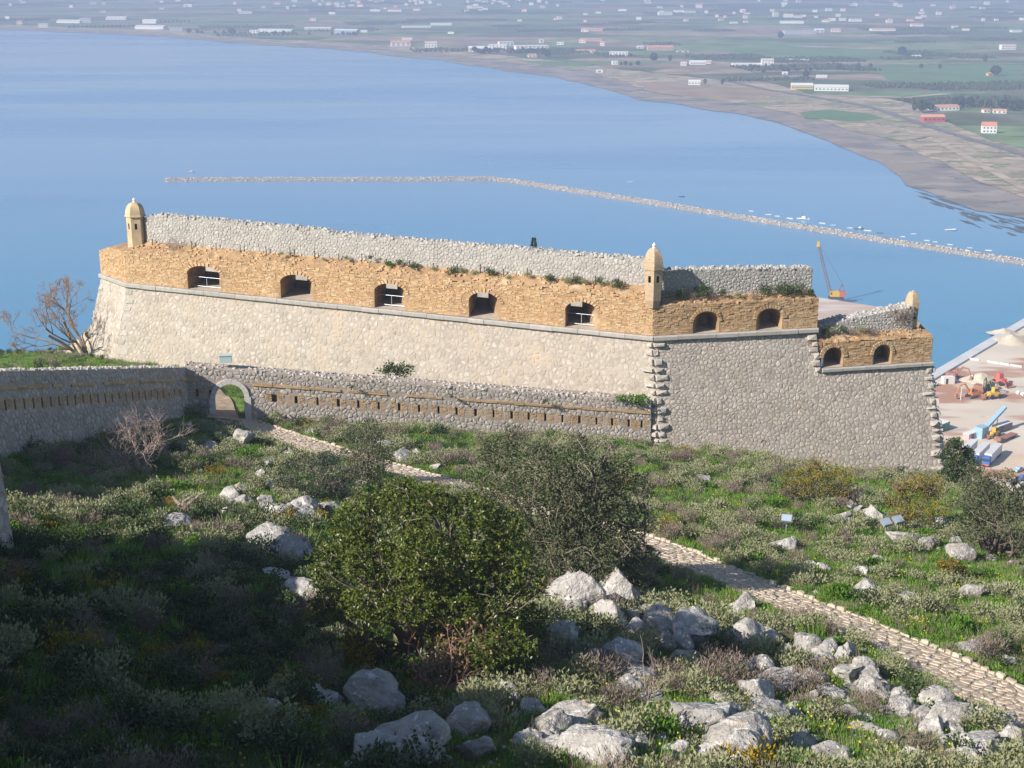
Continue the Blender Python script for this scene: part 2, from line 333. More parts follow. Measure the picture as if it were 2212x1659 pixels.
M_mud = mat('wet_mud', [c(.24, .205, .18), c(.29, .245, .21), c(.21, .19, .175)], .02, .35, .5, attr=False, spots=[(.02, .52, .56, c(.36, .30, .245)), (.03, .57, .60, c(.15, .135, .12)), (.008, .56, .60, c(.31, .25, .20))], stretch=(1, 1.5, 1))
M_sand = mat('dry_shore', [c(.36, .29, .215), c(.41, .32, .24), c(.27, .245, .16), c(.33, .27, .19)], .03, .35, .95, attr=False, spots=[(.028, .53, .57, c(.16, .20, .085)), (.014, .55, .59, c(.48, .385, .285)), (.045, .58, .62, c(.20, .165, .13)), (.06, .60, .63, c(.52, .44, .34))], stretch=(1, 1.6, 1))
def fields_mat():
    m = bpy.data.materials.new('farm_fields'); m.use_nodes = True; N = m.node_tree.nodes; L = m.node_tree.links; b = N['Principled BSDF']; b.inputs['Roughness'].default_value = .95; b.inputs['Specular IOR Level'].default_value = .1
    geo = N.new('ShaderNodeNewGeometry'); mp = N.new('ShaderNodeMapping'); mp.inputs['Rotation'].default_value = (0, 0, .22); mp.inputs['Scale'].default_value = (.0055, .013, 1); L.new(geo.outputs['Position'], mp.inputs[0])
    v = N.new('ShaderNodeTexVoronoi'); v.distance = 'CHEBYCHEV'; v.voronoi_dimensions = '2D'; v.inputs['Scale'].default_value = 1; v.inputs['Randomness'].default_value = .75; L.new(mp.outputs[0], v.inputs['Vector'])
    sx = N.new('ShaderNodeSeparateXYZ'); L.new(v.outputs['Color'], sx.inputs[0])
    r = N.new('ShaderNodeValToRGB'); r.color_ramp.interpolation = 'CONSTANT'; L.new(sx.outputs[0], r.inputs[0])
    cs = [(0, (.10, .115, .05)), (.2, (.14, .22, .08)), (.36, (.25, .19, .13)), (.5, (.10, .13, .06)), (.62, (.17, .24, .10)), (.74, (.32, .25, .18)), (.84, (.13, .14, .08)), (.93, (.24, .24, .14))]
    e = r.color_ramp.elements
    while len(e) < len(cs): e.new(.5)
    for q, (p, cc) in zip(e, cs): q.position = p; q.color = (*cc, 1)
    t = N.new('ShaderNodeTexNoise'); t.inputs['Scale'].default_value = .02; t.inputs['Detail'].default_value = 5; L.new(geo.outputs['Position'], t.inputs[0])
    mr = N.new('ShaderNodeMapRange'); mr.inputs[1].default_value = .3; mr.inputs[2].default_value = .7; mr.inputs[3].default_value = .6; mr.inputs[4].default_value = 1.4; L.new(t.outputs[0], mr.inputs[0])
    vm = N.new('ShaderNodeVectorMath'); vm.operation = 'SCALE'; L.new(r.outputs[0], vm.inputs[0]); L.new(mr.outputs[0], vm.inputs['Scale']); L.new(vm.outputs[0], b.inputs['Base Color'])
    return m
M_fields = fields_mat()
mud = far_sheet('mud_flat', SHORE, .35, M_mud)
sand = far_sheet('shore_scrub', [(-600, 36), (0, 59), (150, 65), (380, 76), (560, 92), (700, 97), (830, 108), (950, 118), (1060, 132), (1160, 142), (1260, 152), (1330, 172), (1400, 195), (1480, 212), (1600, 222), (1700, 242),
                                  (1780, 262), (1850, 283), (1930, 305), (2000, 335), (2060, 365), (2120, 395), (2212, 425), (2600, 500)], .7, M_sand)
fields = far_sheet('far_plain', [(-600, 26), (0, 53), (150, 58), (380, 66), (560, 84), (700, 88), (830, 96), (950, 108), (1060, 118), (1160, 126), (1260, 135), (1340, 150), (1440, 160), (1560, 170), (1657, 176), (1740, 200), (1860, 206), (1960, 222),
                                  (2050, 262), (2130, 300), (2212, 322), (2600, 400)], 1.05, M_fields)
def strip(name, px, z, wid, m):
    P = [atZ(a, b, z) for a, b in px]; mb = MB(); l = []; r = []
    for i, p in enumerate(P):
        t = P[min(i + 1, len(P) - 1)] - P[max(i - 1, 0)]; t /= np.linalg.norm(t); n = np.array([-t[1], t[0], 0]); l.append(p + n * wid / 2); r.append(p - n * wid / 2)
    mb.add(l + r, [(i, i + 1, i + 1 + len(P), i + len(P)) for i in range(len(P) - 1)], 0, .5)
    return struct(mb.build(name, m))
M_asph = mat('worn_asphalt', [c(.17, .165, .16), c(.21, .20, .19)], .1, .1, .9, attr=False)
M_track = mat('sandy_track', [c(.46, .38, .29), c(.38, .31, .23)], .05, .4, .95, attr=False)
strip('coast_road', [(1480, 158), (1560, 172), (1657, 193), (1722, 203), (1788, 214), (1871, 228), (1930, 246), (1982, 264), (2050, 286), (2130, 309), (2212, 333), (2400, 390)], 1.25, 9, M_asph)
strip('sand_track', [(1960, 300), (2005, 296), (2060, 322), (2111, 352), (2160, 378), (2212, 405), (2350, 470)], 1.15, 8, M_track)
strip('farm_track', [(1700, 132), (1800, 135), (1950, 137), (2100, 136), (2212, 137)], 1.2, 10, M_track)
strip('farm_track', [(1740, 205), (1850, 208), (1960, 210), (2010, 205), (2050, 202)], 1.2, 12, M_track)
M_green = mat('green_crop', [c(.12, .22, .09), c(.10, .19, .08)], .01, .2, .95, attr=False)
M_tan = mat('ploughed_soil', [c(.30, .22, .16), c(.26, .19, .14)], .01, .2, .95, attr=False)
M_ochre = mat('ochre_marsh', [c(.34, .25, .18), c(.29, .21, .155)], .02, .25, .95, attr=False)
def patch(name, px, z, m):
    P = [atZ(a, b, z)[:2] for a, b in px]; Q = []; sz = max(np.ptp([p[0] for p in P]), np.ptp([p[1] for p in P]))
    for i in range(len(P)):
        for t in np.linspace(0, 1, 7)[:-1]:
            p = P[i] * (1 - t) + P[(i + 1) % len(P)] * t; o = np.array([[p[0], p[1]]]) / (sz * .12); Q.append(p + sz * .05 * np.array([float(fbm(o, 5)[0]), float(fbm(o, 6)[0])]))
    return flat(name, Q, z, m)
patch('crop_field', [(1890, 157), (2212, 153), (2212, 182), (2010, 182), (1920, 172)], 1.15, M_green)
patch('crop_field', [(1760, 150), (1900, 141), (2130, 139), (2212, 140), (2212, 152), (1900, 154)], 1.12, M_green)
patch('crop_field', [(1560, 105), (1720, 100), (1900, 108), (1990, 118), (1840, 124), (1640, 118)], 1.12, M_green)
patch('crop_field', [(1725, 243), (1790, 236), (1870, 244), (1905, 256), (1840, 262), (1740, 256)], .85, M_green)
patch('crop_field', [(1120, 131), (1260, 134), (1290, 142), (1190, 143)], .85, M_green)
patch('ploughed_field', [(1490, 112), (1580, 112), (1570, 118), (1500, 117)], 1.13, M_tan)
patch('ploughed_field', [(1340, 97), (1420, 96), (1440, 101), (1370, 103)], 1.13, M_tan)
patch('reed_marsh', [(1372, 178), (1440, 176), (1520, 187), (1660, 192), (1690, 206), (1600, 216), (1480, 208), (1400, 196)], .8, M_ochre)

M_weed = mat('wet_seaweed', [c(.07, .075, .065), c(.11, .105, .09)], .05, .3, .5, attr=False)
RS = np.random.default_rng(8)
for k in range(46):                                            # ragged strips of weed and mud lying in the shallows
    x0 = RS.uniform(1960, 2230); y0 = np.interp(x0, [1960, 2040, 2110, 2212], [402, 440, 468, 482]) + RS.normal(4, 9); n = 7; wl = RS.uniform(12, 60); hh = RS.uniform(.8, 3.2)
    up_ = [(x0 + wl * t, y0 + wl * t * .30 - hh * math.sin(math.pi * t) * RS.uniform(.4, 1.2)) for t in np.linspace(0, 1, n)]; lo_ = [(x0 + wl * t, y0 + wl * t * .30 + hh * math.sin(math.pi * t) * RS.uniform(.4, 1.2) + .05) for t in np.linspace(1, 0, n)][1:-1]
    patch('mud_streak', up_ + lo_, .06 + .004 * k, M_weed)

# ------------------------------------------------------------------ quay and pier
M_quay = mat('dusty_quay', [c(.62, .51, .39), c(.66, .58, .48), c(.58, .44, .31)], .02, .14, .95, attr=False, spots=[(.022, .53, .60, c(.44, .24, .155)), (.012, .56, .66, c(.60, .42, .27)), (.06, .62, .70, c(.50, .42, .34))], stretch=(.7, 1.6, 1))
M_conc = mat('quay_concrete', [c(.55, .55, .56), c(.62, .62, .62)], .1, .12, .9, attr=False)
QZ = 2.0
q0 = atZ(2003, 812, QZ); q1 = atZ(2212, 690, QZ); qd = (q1 - q0) / np.linalg.norm((q1 - q0)[:2]); qn = np.array([qd[1], -qd[0], 0])
q2 = q1 + qd * 260; qa = q0 - qd * 90
flat('quay', [qa[:2], q2[:2], (q2 + qn * 500)[:2], (qa + qn * 500)[:2], (90, 275), (60, 300)], QZ, M_quay, 4)
mb = MB(); mid = (qa + q2) / 2 + qn * 2.4; L_ = np.linalg.norm((q2 - qa)[:2]); mb.box((mid[0], mid[1], QZ + .35), (L_, 4.6, .75), math.atan2(qd[1], qd[0]), 0, .5)
struct(mb.build('quay_wall', M_conc))
p0 = atZ(1640, 622, QZ); p1 = atZ(1925, 667, QZ); pdv = (p1 - p0) / np.linalg.norm(p1 - p0); pn = np.array([pdv[1], -pdv[0], 0])
if pn[1] > 0: pn = -pn
M_pier = mat('red_dust_pier', [c(.42, .26, .20), c(.55, .44, .36), c(.46, .28, .21)], .03, .15, .95, attr=False, spots=[(.03, .55, .62, c(.60, .55, .50))], stretch=(.5, 2, 1))
flat('pier', [p0[:2], p1[:2], (p1 + pn * 75)[:2], (p0 + pn * 75)[:2]], QZ, M_pier, 4)

# ------------------------------------------------------------------ haze
def haze():
    m = bpy.data.materials.new('coastal_haze'); m.use_nodes = True; N = m.node_tree.nodes; N.remove(N['Principled BSDF'])
    v = N.new('ShaderNodeVolumePrincipled'); v.inputs['Color'].default_value = (.56, .69, 1.0, 1); v.inputs['Density'].default_value = 2.9e-4; v.inputs['Anisotropy'].default_value = 0.0
    m.node_tree.links.new(v.outputs[0], N['Material Output'].inputs['Volume'])
    mb = MB(); mb.box((0, 5300, 86), (11400, 11600, 184), 0, 0, .5); o = stuff(mb.build('haze', m)); return o
haze()
# ------------------------------------------------------------------ masonry helpers
def clip(poly, nx_, ny_, cc):
    out = []; n = len(poly)
    for i in range(n):
        a = poly[i]; b = poly[(i + 1) % n]; da = nx_ * a[0] + ny_ * a[1] - cc; db = nx_ * b[0] + ny_ * b[1] - cc
        if da <= 0: out.append(a)
        if (da < 0 < db) or (db < 0 < da):
            t = da / (da - db); out.append((a[0] + (b[0] - a[0]) * t, a[1] + (b[1] - a[1]) * t))
    return out
def cells(u0, u1, v0, v1, cu, cv, rg, keep=None, jit=.42, drop=.22):
    nu = max(1, int(round((u1 - u0) / cu))); nv = max(1, int(round((v1 - v0) / cv))); du = (u1 - u0) / nu; dv = (v1 - v0) / nv
    P = {}
    for j in range(-2, nv + 2):
        for i in range(-2, nu + 2):
            P[i, j] = (u0 + (i + .5 + (.5 if j % 2 else 0) + rg.uniform(-jit, jit)) * du, v0 + (j + .5 + rg.uniform(-jit, jit)) * dv)
    for q in list(P):
        if rg.random() < drop: del P[q]
    res = []
    for j in range(nv):
        for i in range(-1, nu):
            if (i, j) not in P: continue
            x, y = P[i, j]
            if keep is not None and not keep(x, y): continue
            poly = [(x - 2 * du, y - 2 * dv), (x + 2 * du, y - 2 * dv), (x + 2 * du, y + 2 * dv), (x - 2 * du, y + 2 * dv)]
            for b in (-2, -1, 0, 1, 2):
                for a in (-2, -1, 0, 1, 2):
                    q = P.get((i + a, j + b))
                    if q is None or (a == 0 and b == 0): continue
                    nx_, ny_ = q[0] - x, q[1] - y; poly = clip(poly, nx_, ny_, (q[0] ** 2 + q[1] ** 2 - x * x - y * y) / 2)
                    if len(poly) < 3: break
                if len(poly) < 3: break
            for (nx_, ny_, cc) in ((-1, 0, -u0), (1, 0, u1), (0, -1, -v0), (0, 1, v1)):
                if len(poly) >= 3: poly = clip(poly, nx_, ny_, cc)
            if len(poly) >= 3: res.append(np.array(poly))
    return res
def patchmap(P00, P10, P01, P11, L, H):
    """u along the wall 0..L, v up 0..H, d outwards"""
    P00, P10, P01, P11 = [np.asarray(p, float) for p in (P00, P10, P01, P11)]
    nrm = np.cross(P10 - P00, P01 - P00); nrm /= np.linalg.norm(nrm)
    if nrm[1] > 0.6 or (abs(nrm[1]) < .6 and np.dot(nrm, -(P00 + P11) / 2 * np.array([1, 1, 0])) < 0): nrm = -nrm
    def f(u, v, d=0.0):
        a = np.atleast_1d(np.asarray(u, float))[:, None] / L; b = np.atleast_1d(np.asarray(v, float))[:, None] / H
        d = np.atleast_1d(np.asarray(d, float))[:, None]
        return P00 * (1 - a) * (1 - b) + P10 * a * (1 - b) + P01 * (1 - a) * b + P11 * a * b + nrm * d
    f.n = nrm; f.L = L; f.H = H
    return f
def stone(poly, fm, rg, gap=.025, bulge=.05, inner=.68):
    x = poly[:, 0]; y = poly[:, 1]; area = .5 * abs(np.dot(x, np.roll(y, -1)) - np.dot(y, np.roll(x, -1)))
    if len(poly) > 4 or area < .5:                                # knock the corners off
        k_ = rg.uniform(.18, .30); nx2 = np.roll(poly, -1, 0); poly = np.stack([poly * (1 - k_) + nx2 * k_, poly * k_ + nx2 * (1 - k_)], 1).reshape(-1, 2)
        e_ = np.hypot(*(poly - np.roll(poly, 1, 0)).T); poly = poly[e_ > .03] if (e_ > .03).sum() >= 4 else poly
    cx, cy_ = poly.mean(0); d = poly - (cx, cy_); r = np.hypot(*d.T); r[r < 1e-6] = 1e-6
    o = np.array([(cx, cy_)]) + d * np.maximum(.25, (r - gap) / r)[:, None] * rg.uniform(.92, 1.0, len(poly))[:, None]
    i = (cx, cy_) + (o - (cx, cy_)) * inner * rg.uniform(.85, 1.1, len(poly))[:, None]
    h = bulge * rg.uniform(.4, 1.5); n = len(poly)
    V = np.vstack([fm(o[:, 0], o[:, 1], -.03), fm(i[:, 0], i[:, 1], h * rg.uniform(.75, 1.15, n)), fm([cx], [cy_], h * rg.uniform(.9, 1.25))])
    Fs = [(k, (k + 1) % n, n + (k + 1) % n, n + k) for k in range(n)] + [(n + k, n + (k + 1) % n, 2 * n) for k in range(n)]
    return V, Fs, area
def lay(parent, stones, m, n_parts=300, name='stone', rest='rubble_stones', rg=None):
    """stones: (V, F, area, rnd); the largest in view become single objects, the rest one joined part"""
    key = []
    for k, s in enumerate(stones):
        cc = s[0].mean(0); px, py = to_px(cc); vis = -20 < px < 2232 and 0 < py < 1659
        key.append(-(s[2] / cc[1] ** 2) * (1 if vis else .01))
    order = np.argsort(key)
    for k in order[:n_parts]:
        V, Fs, _, r = stones[k]; o = V.mean(0); MB().add(V, Fs, 0, r).build(name, m, parent, o)
    if len(order) > n_parts:
        mb = MB()
        for k in order[n_parts:]:
            V, Fs, _, r = stones[k]; mb.add(V, Fs, 0, r)
        stuff(mb.build(rest, m, parent))
def hole_panel(mb, fm, u0, u1, v0, v1, holes, depth, mat=0, hmat=0):
    """a front face with rectangular recesses; holes: (ua, ub, va, vb) sharing one row"""
    def q(a, b, c_, d_, dd=0.0): P = fm([a, b, b, a], [c_, c_, d_, d_], dd); mb.add(P, [(0, 1, 2, 3)], mat, .5)
    va = min(h[2] for h in holes); vb = max(h[3] for h in holes)
    q(u0, u1, v0, va); q(u0, u1, vb, v1); x = u0
    for (a, b, _, _) in sorted(holes): q(x, a, va, vb); x = b
    q(x, u1, va, vb)
def recess(fm, a, b, va, vb, depth):
    mb = MB(); f0 = fm([a, b, b, a], [va, va, vb, vb], 0.0); f1 = fm([a, b, b, a], [va, va, vb, vb], -depth)
    mb.add(np.vstack([f0, f1]), [(0, 1, 5, 4), (1, 2, 6, 5), (2, 3, 7, 6), (3, 0, 4, 7), (4, 5, 6, 7)], 0, .5); return mb
def bricks(mb, fm, u0, u1, v0, v1, bw, bh, rg, keep=None, miss=.12, prot=.05, wob=.0):
    v = v0; row = 0
    while v < v1 - .02:
        hh = bh * rg.uniform(.8, 1.2); u = u0 - rg.uniform(0, bw)
        while u < u1:
            w = bw * rg.uniform(.55, 1.45); a, b = max(u, u0), min(u + w, u1)
            k = (v - v0) / (v1 - v0)
            if b - a > .08 and rg.random() > miss * (.5 + 1.4 * k) and (keep is None or (keep(a, v) and keep(b, v) and keep(a, v + hh) and keep(b, v + hh) and keep((a + b) / 2, v + hh / 2))):
                d = prot * rg.uniform(-.1, 1.0) ** 1 * (.6 + .9 * k); g = .014; vv = [v + g, v + g, v + hh - g, v + hh - g]
                vv = np.array(vv) + rg.normal(0, wob, 4)
                o = fm([a + g, b - g, b - g, a + g], vv, -.03); i = fm([a + 2 * g, b - 2 * g, b - 2 * g, a + 2 * g], vv, d + rg.uniform(-.01, .01, 4))
                mb.add(np.vstack([o, i]), [(0, 1, 5, 4), (1, 2, 6, 5), (2, 3, 7, 6), (3, 0, 4, 7), (4, 5, 6, 7)], 0, rg.random())
            u += w
        v += hh; row += 1
RG = np.random.default_rng(3)

# ------------------------------------------------------------------ key points of the bastion
def P3(x, y, drop): return np.array([x, y, CAMZ - drop], float)
CZ = 30.35                                                        # drop of the cordon top below the camera
A1 = atY(275, 612, 137.0)[:2]; K = atY(1410, 728, 117.0)[:2]; B1 = atY(1765, 710, 119.8)[:2]; C1 = (-40.0, 141.3); D1 = (35.1, 121.8)
nA = np.array([K[1] - A1[1], -(K[0] - A1[0])]); nA /= np.linalg.norm(nA)
nB = np.array([B1[1] - K[1], -(B1[0] - K[0])]); nB /= np.linalg.norm(nB)
nC = np.array([A1[1] - C1[1], -(A1[0] - C1[0])]); nC /= np.linalg.norm(nC)
A0 = atY(244, 784, 135.8); A0[2] -= 2.5; A0[:2] += (-.35, -.35); K0 = atY(1426, 975, 115.4); K0[2] -= .8; C0 = np.array([-42.6, 140.6, A0[2]]); D0 = atY(2046, 1046, 120.1); D0[2] -= .9
K0[:2] += 0
bast = thing('bastion', 'tall rubble stone bastion with ochre brick gun embrasures above the gate wall', 'fortress', (float(K[0]) - 10, float(K[1]) + 6, CAMZ - 42))
LA = float(np.linalg.norm(K - A1)); LB = float(np.linalg.norm(np.array(D1) - K)); LC = float(np.linalg.norm(A1 - np.array(C1)))
cb = CAMZ - CZ - .45                                               # underside of the cordon
fA = patchmap(A0, K0, [*A1, cb], [*K, cb], LA, 8.5); fB = patchmap(K0, D0, [*K, cb], [*D1, cb], LB, 11.0); fC = patchmap(C0, A0, [*C1, cb], [*A1, cb], LC, 8.5)
mb = MB()
def grid(mb, fm, u0, u1, v0, v1, nu=24, nv=8):
    uu, vv = np.meshgrid(np.linspace(u0, u1, nu + 1), np.linspace(0, 1, nv + 1)); lo = v0(uu.ravel()) if callable(v0) else v0; hi = v1(uu.ravel()) if callable(v1) else v1
    mb.add(fm(uu.ravel(), lo + (hi - lo) * vv.ravel()), [(j * (nu + 1) + i, j * (nu + 1) + i + 1, (j + 1) * (nu + 1) + i + 1, (j + 1) * (nu + 1) + i) for j in range(nv) for i in range(nu)], 0, .5)
for fm in (fA, fC): grid(mb, fm, 0, fm.L, 0, fm.H)
scarp = mb.build('scarp_wall', M_mortar, bast)
# flank: full height to B1, lower beyond (the lower battery)
uB = float(np.linalg.norm(B1 - K)); CZ3 = 33.75
def vz(u):
    zb = K0[2] + (D0[2] - K0[2]) * np.asarray(u, float) / LB; return fB.H * (CAMZ - CZ3 - .36 - zb) / (cb - zb)
vB3, vD3 = float(vz(uB)), float(vz(LB))
mb = MB(); grid(mb, fB, 0, uB, 0, fB.H); grid(mb, fB, uB, LB, 0, vz)
e = fB([uB, uB], [vB3, fB.H]); mb.add([e[0], e[1], e[1] + (.3, 3, 0), e[0] + (.3, 3, 0)], [(0, 1, 2, 3)], 0, .5)
e = fB([LB, LB], [0, vD3]); mb.add([e[0], e[1], e[1] + (2.5, 12, 0), e[0] + (4, 12, -3)], [(0, 1, 2, 3)], 0, .5)
flank = mb.build('flank_wall', M_mortarB, bast)
sA = []; sB = []
for fm, H in ((fA, fA.H), (fC, fC.H)):
    for p in cells(0, fm.L, .0, H, .42, .31, RG, None, .46, .26): sA.append((*stone(p, fm, RG, .026, .02, .74), RG.random()))
def keepB(u, v): return u < uB - .2 or v < vz(u) - .1
for p in cells(0, LB, 0, fB.H, .34, .27, RG, keepB, .46, .28): sB.append((*stone(p, fB, RG, .022, .022, .74), RG.random()))
lay(scarp, sA, M_stoneA, 170); lay(flank, sB, M_stoneB, 130)

# putlog holes in the scarp: shallow fallen-stone gaps, near-black colour standing in for shade
for fm, lst in ((fA, [(450, 0), (763, 716), (1232, 742), (1100, 820)]), (fB, [(1515, 838), (1640, 806), (1725, 845), (1655, 735), (1650, 955), (1560, 870)])):
    for px, py in lst:
        if py == 0: continue
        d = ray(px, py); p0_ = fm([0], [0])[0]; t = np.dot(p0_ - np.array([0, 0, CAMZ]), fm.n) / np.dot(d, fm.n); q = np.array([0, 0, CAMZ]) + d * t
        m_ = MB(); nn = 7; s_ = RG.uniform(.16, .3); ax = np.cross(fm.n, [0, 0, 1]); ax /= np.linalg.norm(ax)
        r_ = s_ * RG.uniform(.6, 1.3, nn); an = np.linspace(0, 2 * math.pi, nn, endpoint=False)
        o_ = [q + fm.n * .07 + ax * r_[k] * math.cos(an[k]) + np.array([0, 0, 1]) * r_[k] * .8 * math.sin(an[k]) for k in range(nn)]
        m_.add(o_ + [q - fm.n * .35], [(k, (k + 1) % nn, nn) for k in range(nn)], 0, .1); m_.build('fallen_stone_gap', M_iron_hole, bast)

# cordon: separate dressed blocks
def cordon(parent, a, b, z, n_, seg, th=.45, out=.3, ext=(0, 0)):
    a = np.array(a, float); b = np.array(b, float); L = np.linalg.norm(b - a); t = (b - a) / L; u = -ext[0]; 
    while u < L + ext[1] - .01:
        w = min(seg * RG.uniform(.75, 1.3), L + ext[1] - u)
        if L + ext[1] - (u + w) < .5: w = L + ext[1] - u
        o = out + RG.uniform(-.025, .025); m0 = a + t * (u + .012); m1 = a + t * (u + w - .012); z0, z1 = z - th + RG.uniform(-.015, .015), z + RG.uniform(-.015, .015)
        prof = [(-.55, z0), (o - .12, z0), (o, z0 + .10), (o, z1 - .08), (o - .07, z1), (-.55, z1)]
        V = [(*(m0 + n_ * d), zz) for d, zz in prof] + [(*(m1 + n_ * d), zz) for d, zz in prof]; k = len(prof)
        Fs = [(i, (i + 1) % k, k + (i + 1) % k, k + i) for i in range(k)] + [tuple(range(k - 1, -1, -1)), tuple(range(k, 2 * k))]
        V = np.array(V); MB().add(V, Fs, 0, RG.random()).build('cordon_block', M_cord, parent, V.mean(0)); u += w
cordon(bast, A1, K, CAMZ - CZ, nA, 1.9, ext=(.1, .1)); cordon(bast, K, B1, CAMZ - CZ, nB, 1.7, ext=(0, .05)); cordon(bast, C1, A1, CAMZ - CZ, nC, 1.6, ext=(0, .05))

# quoins
def quoins(parent, p_bot, p_top, dirs, n, w=(.7, 1.5), prot=.16, mm=None):
    p_bot = np.array(p_bot, float); p_top = np.array(p_top, float); cuts = np.sort(np.r_[0, (np.arange(1, n) + RG.uniform(-.22, .22, n - 1)) / n, 1])
    for k in range(n):
        for s, (dv, nv) in enumerate(dirs):
            a = p_bot + (p_top - p_bot) * (cuts[k] + .012); b = p_bot + (p_top - p_bot) * (cuts[k + 1] - .012)
            ww = RG.uniform(*w) * (1.25 if (k + s) % 2 else .75); dv = np.array([*dv, 0.]); nv = np.array([*nv, 0.]); pr = prot * RG.uniform(.5, 1.5)
            o0 = -.02 + RG.uniform(0, .05)
            ring = []
            for (uu, tt) in ((o0, 0), (ww * RG.uniform(.85, 1.05), .06), (ww * RG.uniform(.9, 1.1), .9), (o0, 1)): ring.append(a + (b - a) * tt + dv * uu)
            ring = np.array(ring); c0 = ring.mean(0); inn = c0 + (ring - c0) * np.array([[.82], [.7], [.7], [.82]])
            V = np.vstack([ring - nv * .05, inn + nv * pr * RG.uniform(.75, 1.25, 4)[:, None], [c0 + nv * pr * 1.25 + RG.normal(0, .03, 3)]])
            Fs = [(i, (i + 1) % 4, 4 + (i + 1) % 4, 4 + i) for i in range(4)] + [(4 + i, 4 + (i + 1) % 4, 8) for i in range(4)]
            MB().add(V, Fs, 0, RG.random()).build('quoin', mm or M_quoin, parent, c0)
tA = (K - A1) / LA; tB = (B1 - K) / uB; tC = (A1 - np.array(C1)) / LC
quoins(bast, K0, [*K, cb], [(-tA, nA), (tB, nB)], 15, (.55, 1.0), .2)
quoins(bast, A0, [*A1, cb], [(-tC, nC), (tA, nA)], 12, (.7, 1.3), .06, M_stoneA)
quoins(bast, C0, [*C1, cb], [(tC, nC)], 13, (.6, 1.2), .08, M_stoneA)
quoins(bast, D0, fB([LB], [vD3])[0], [(-tB, nB), (np.array([.25, .97]), np.array([.97, -.25]))], 17, (.55, 1.05), .22)
quoins(bast, fB([uB], [vB3])[0], fB([uB], [fB.H])[0], [(-tB, nB)], 6, (.6, 1.1), .16)

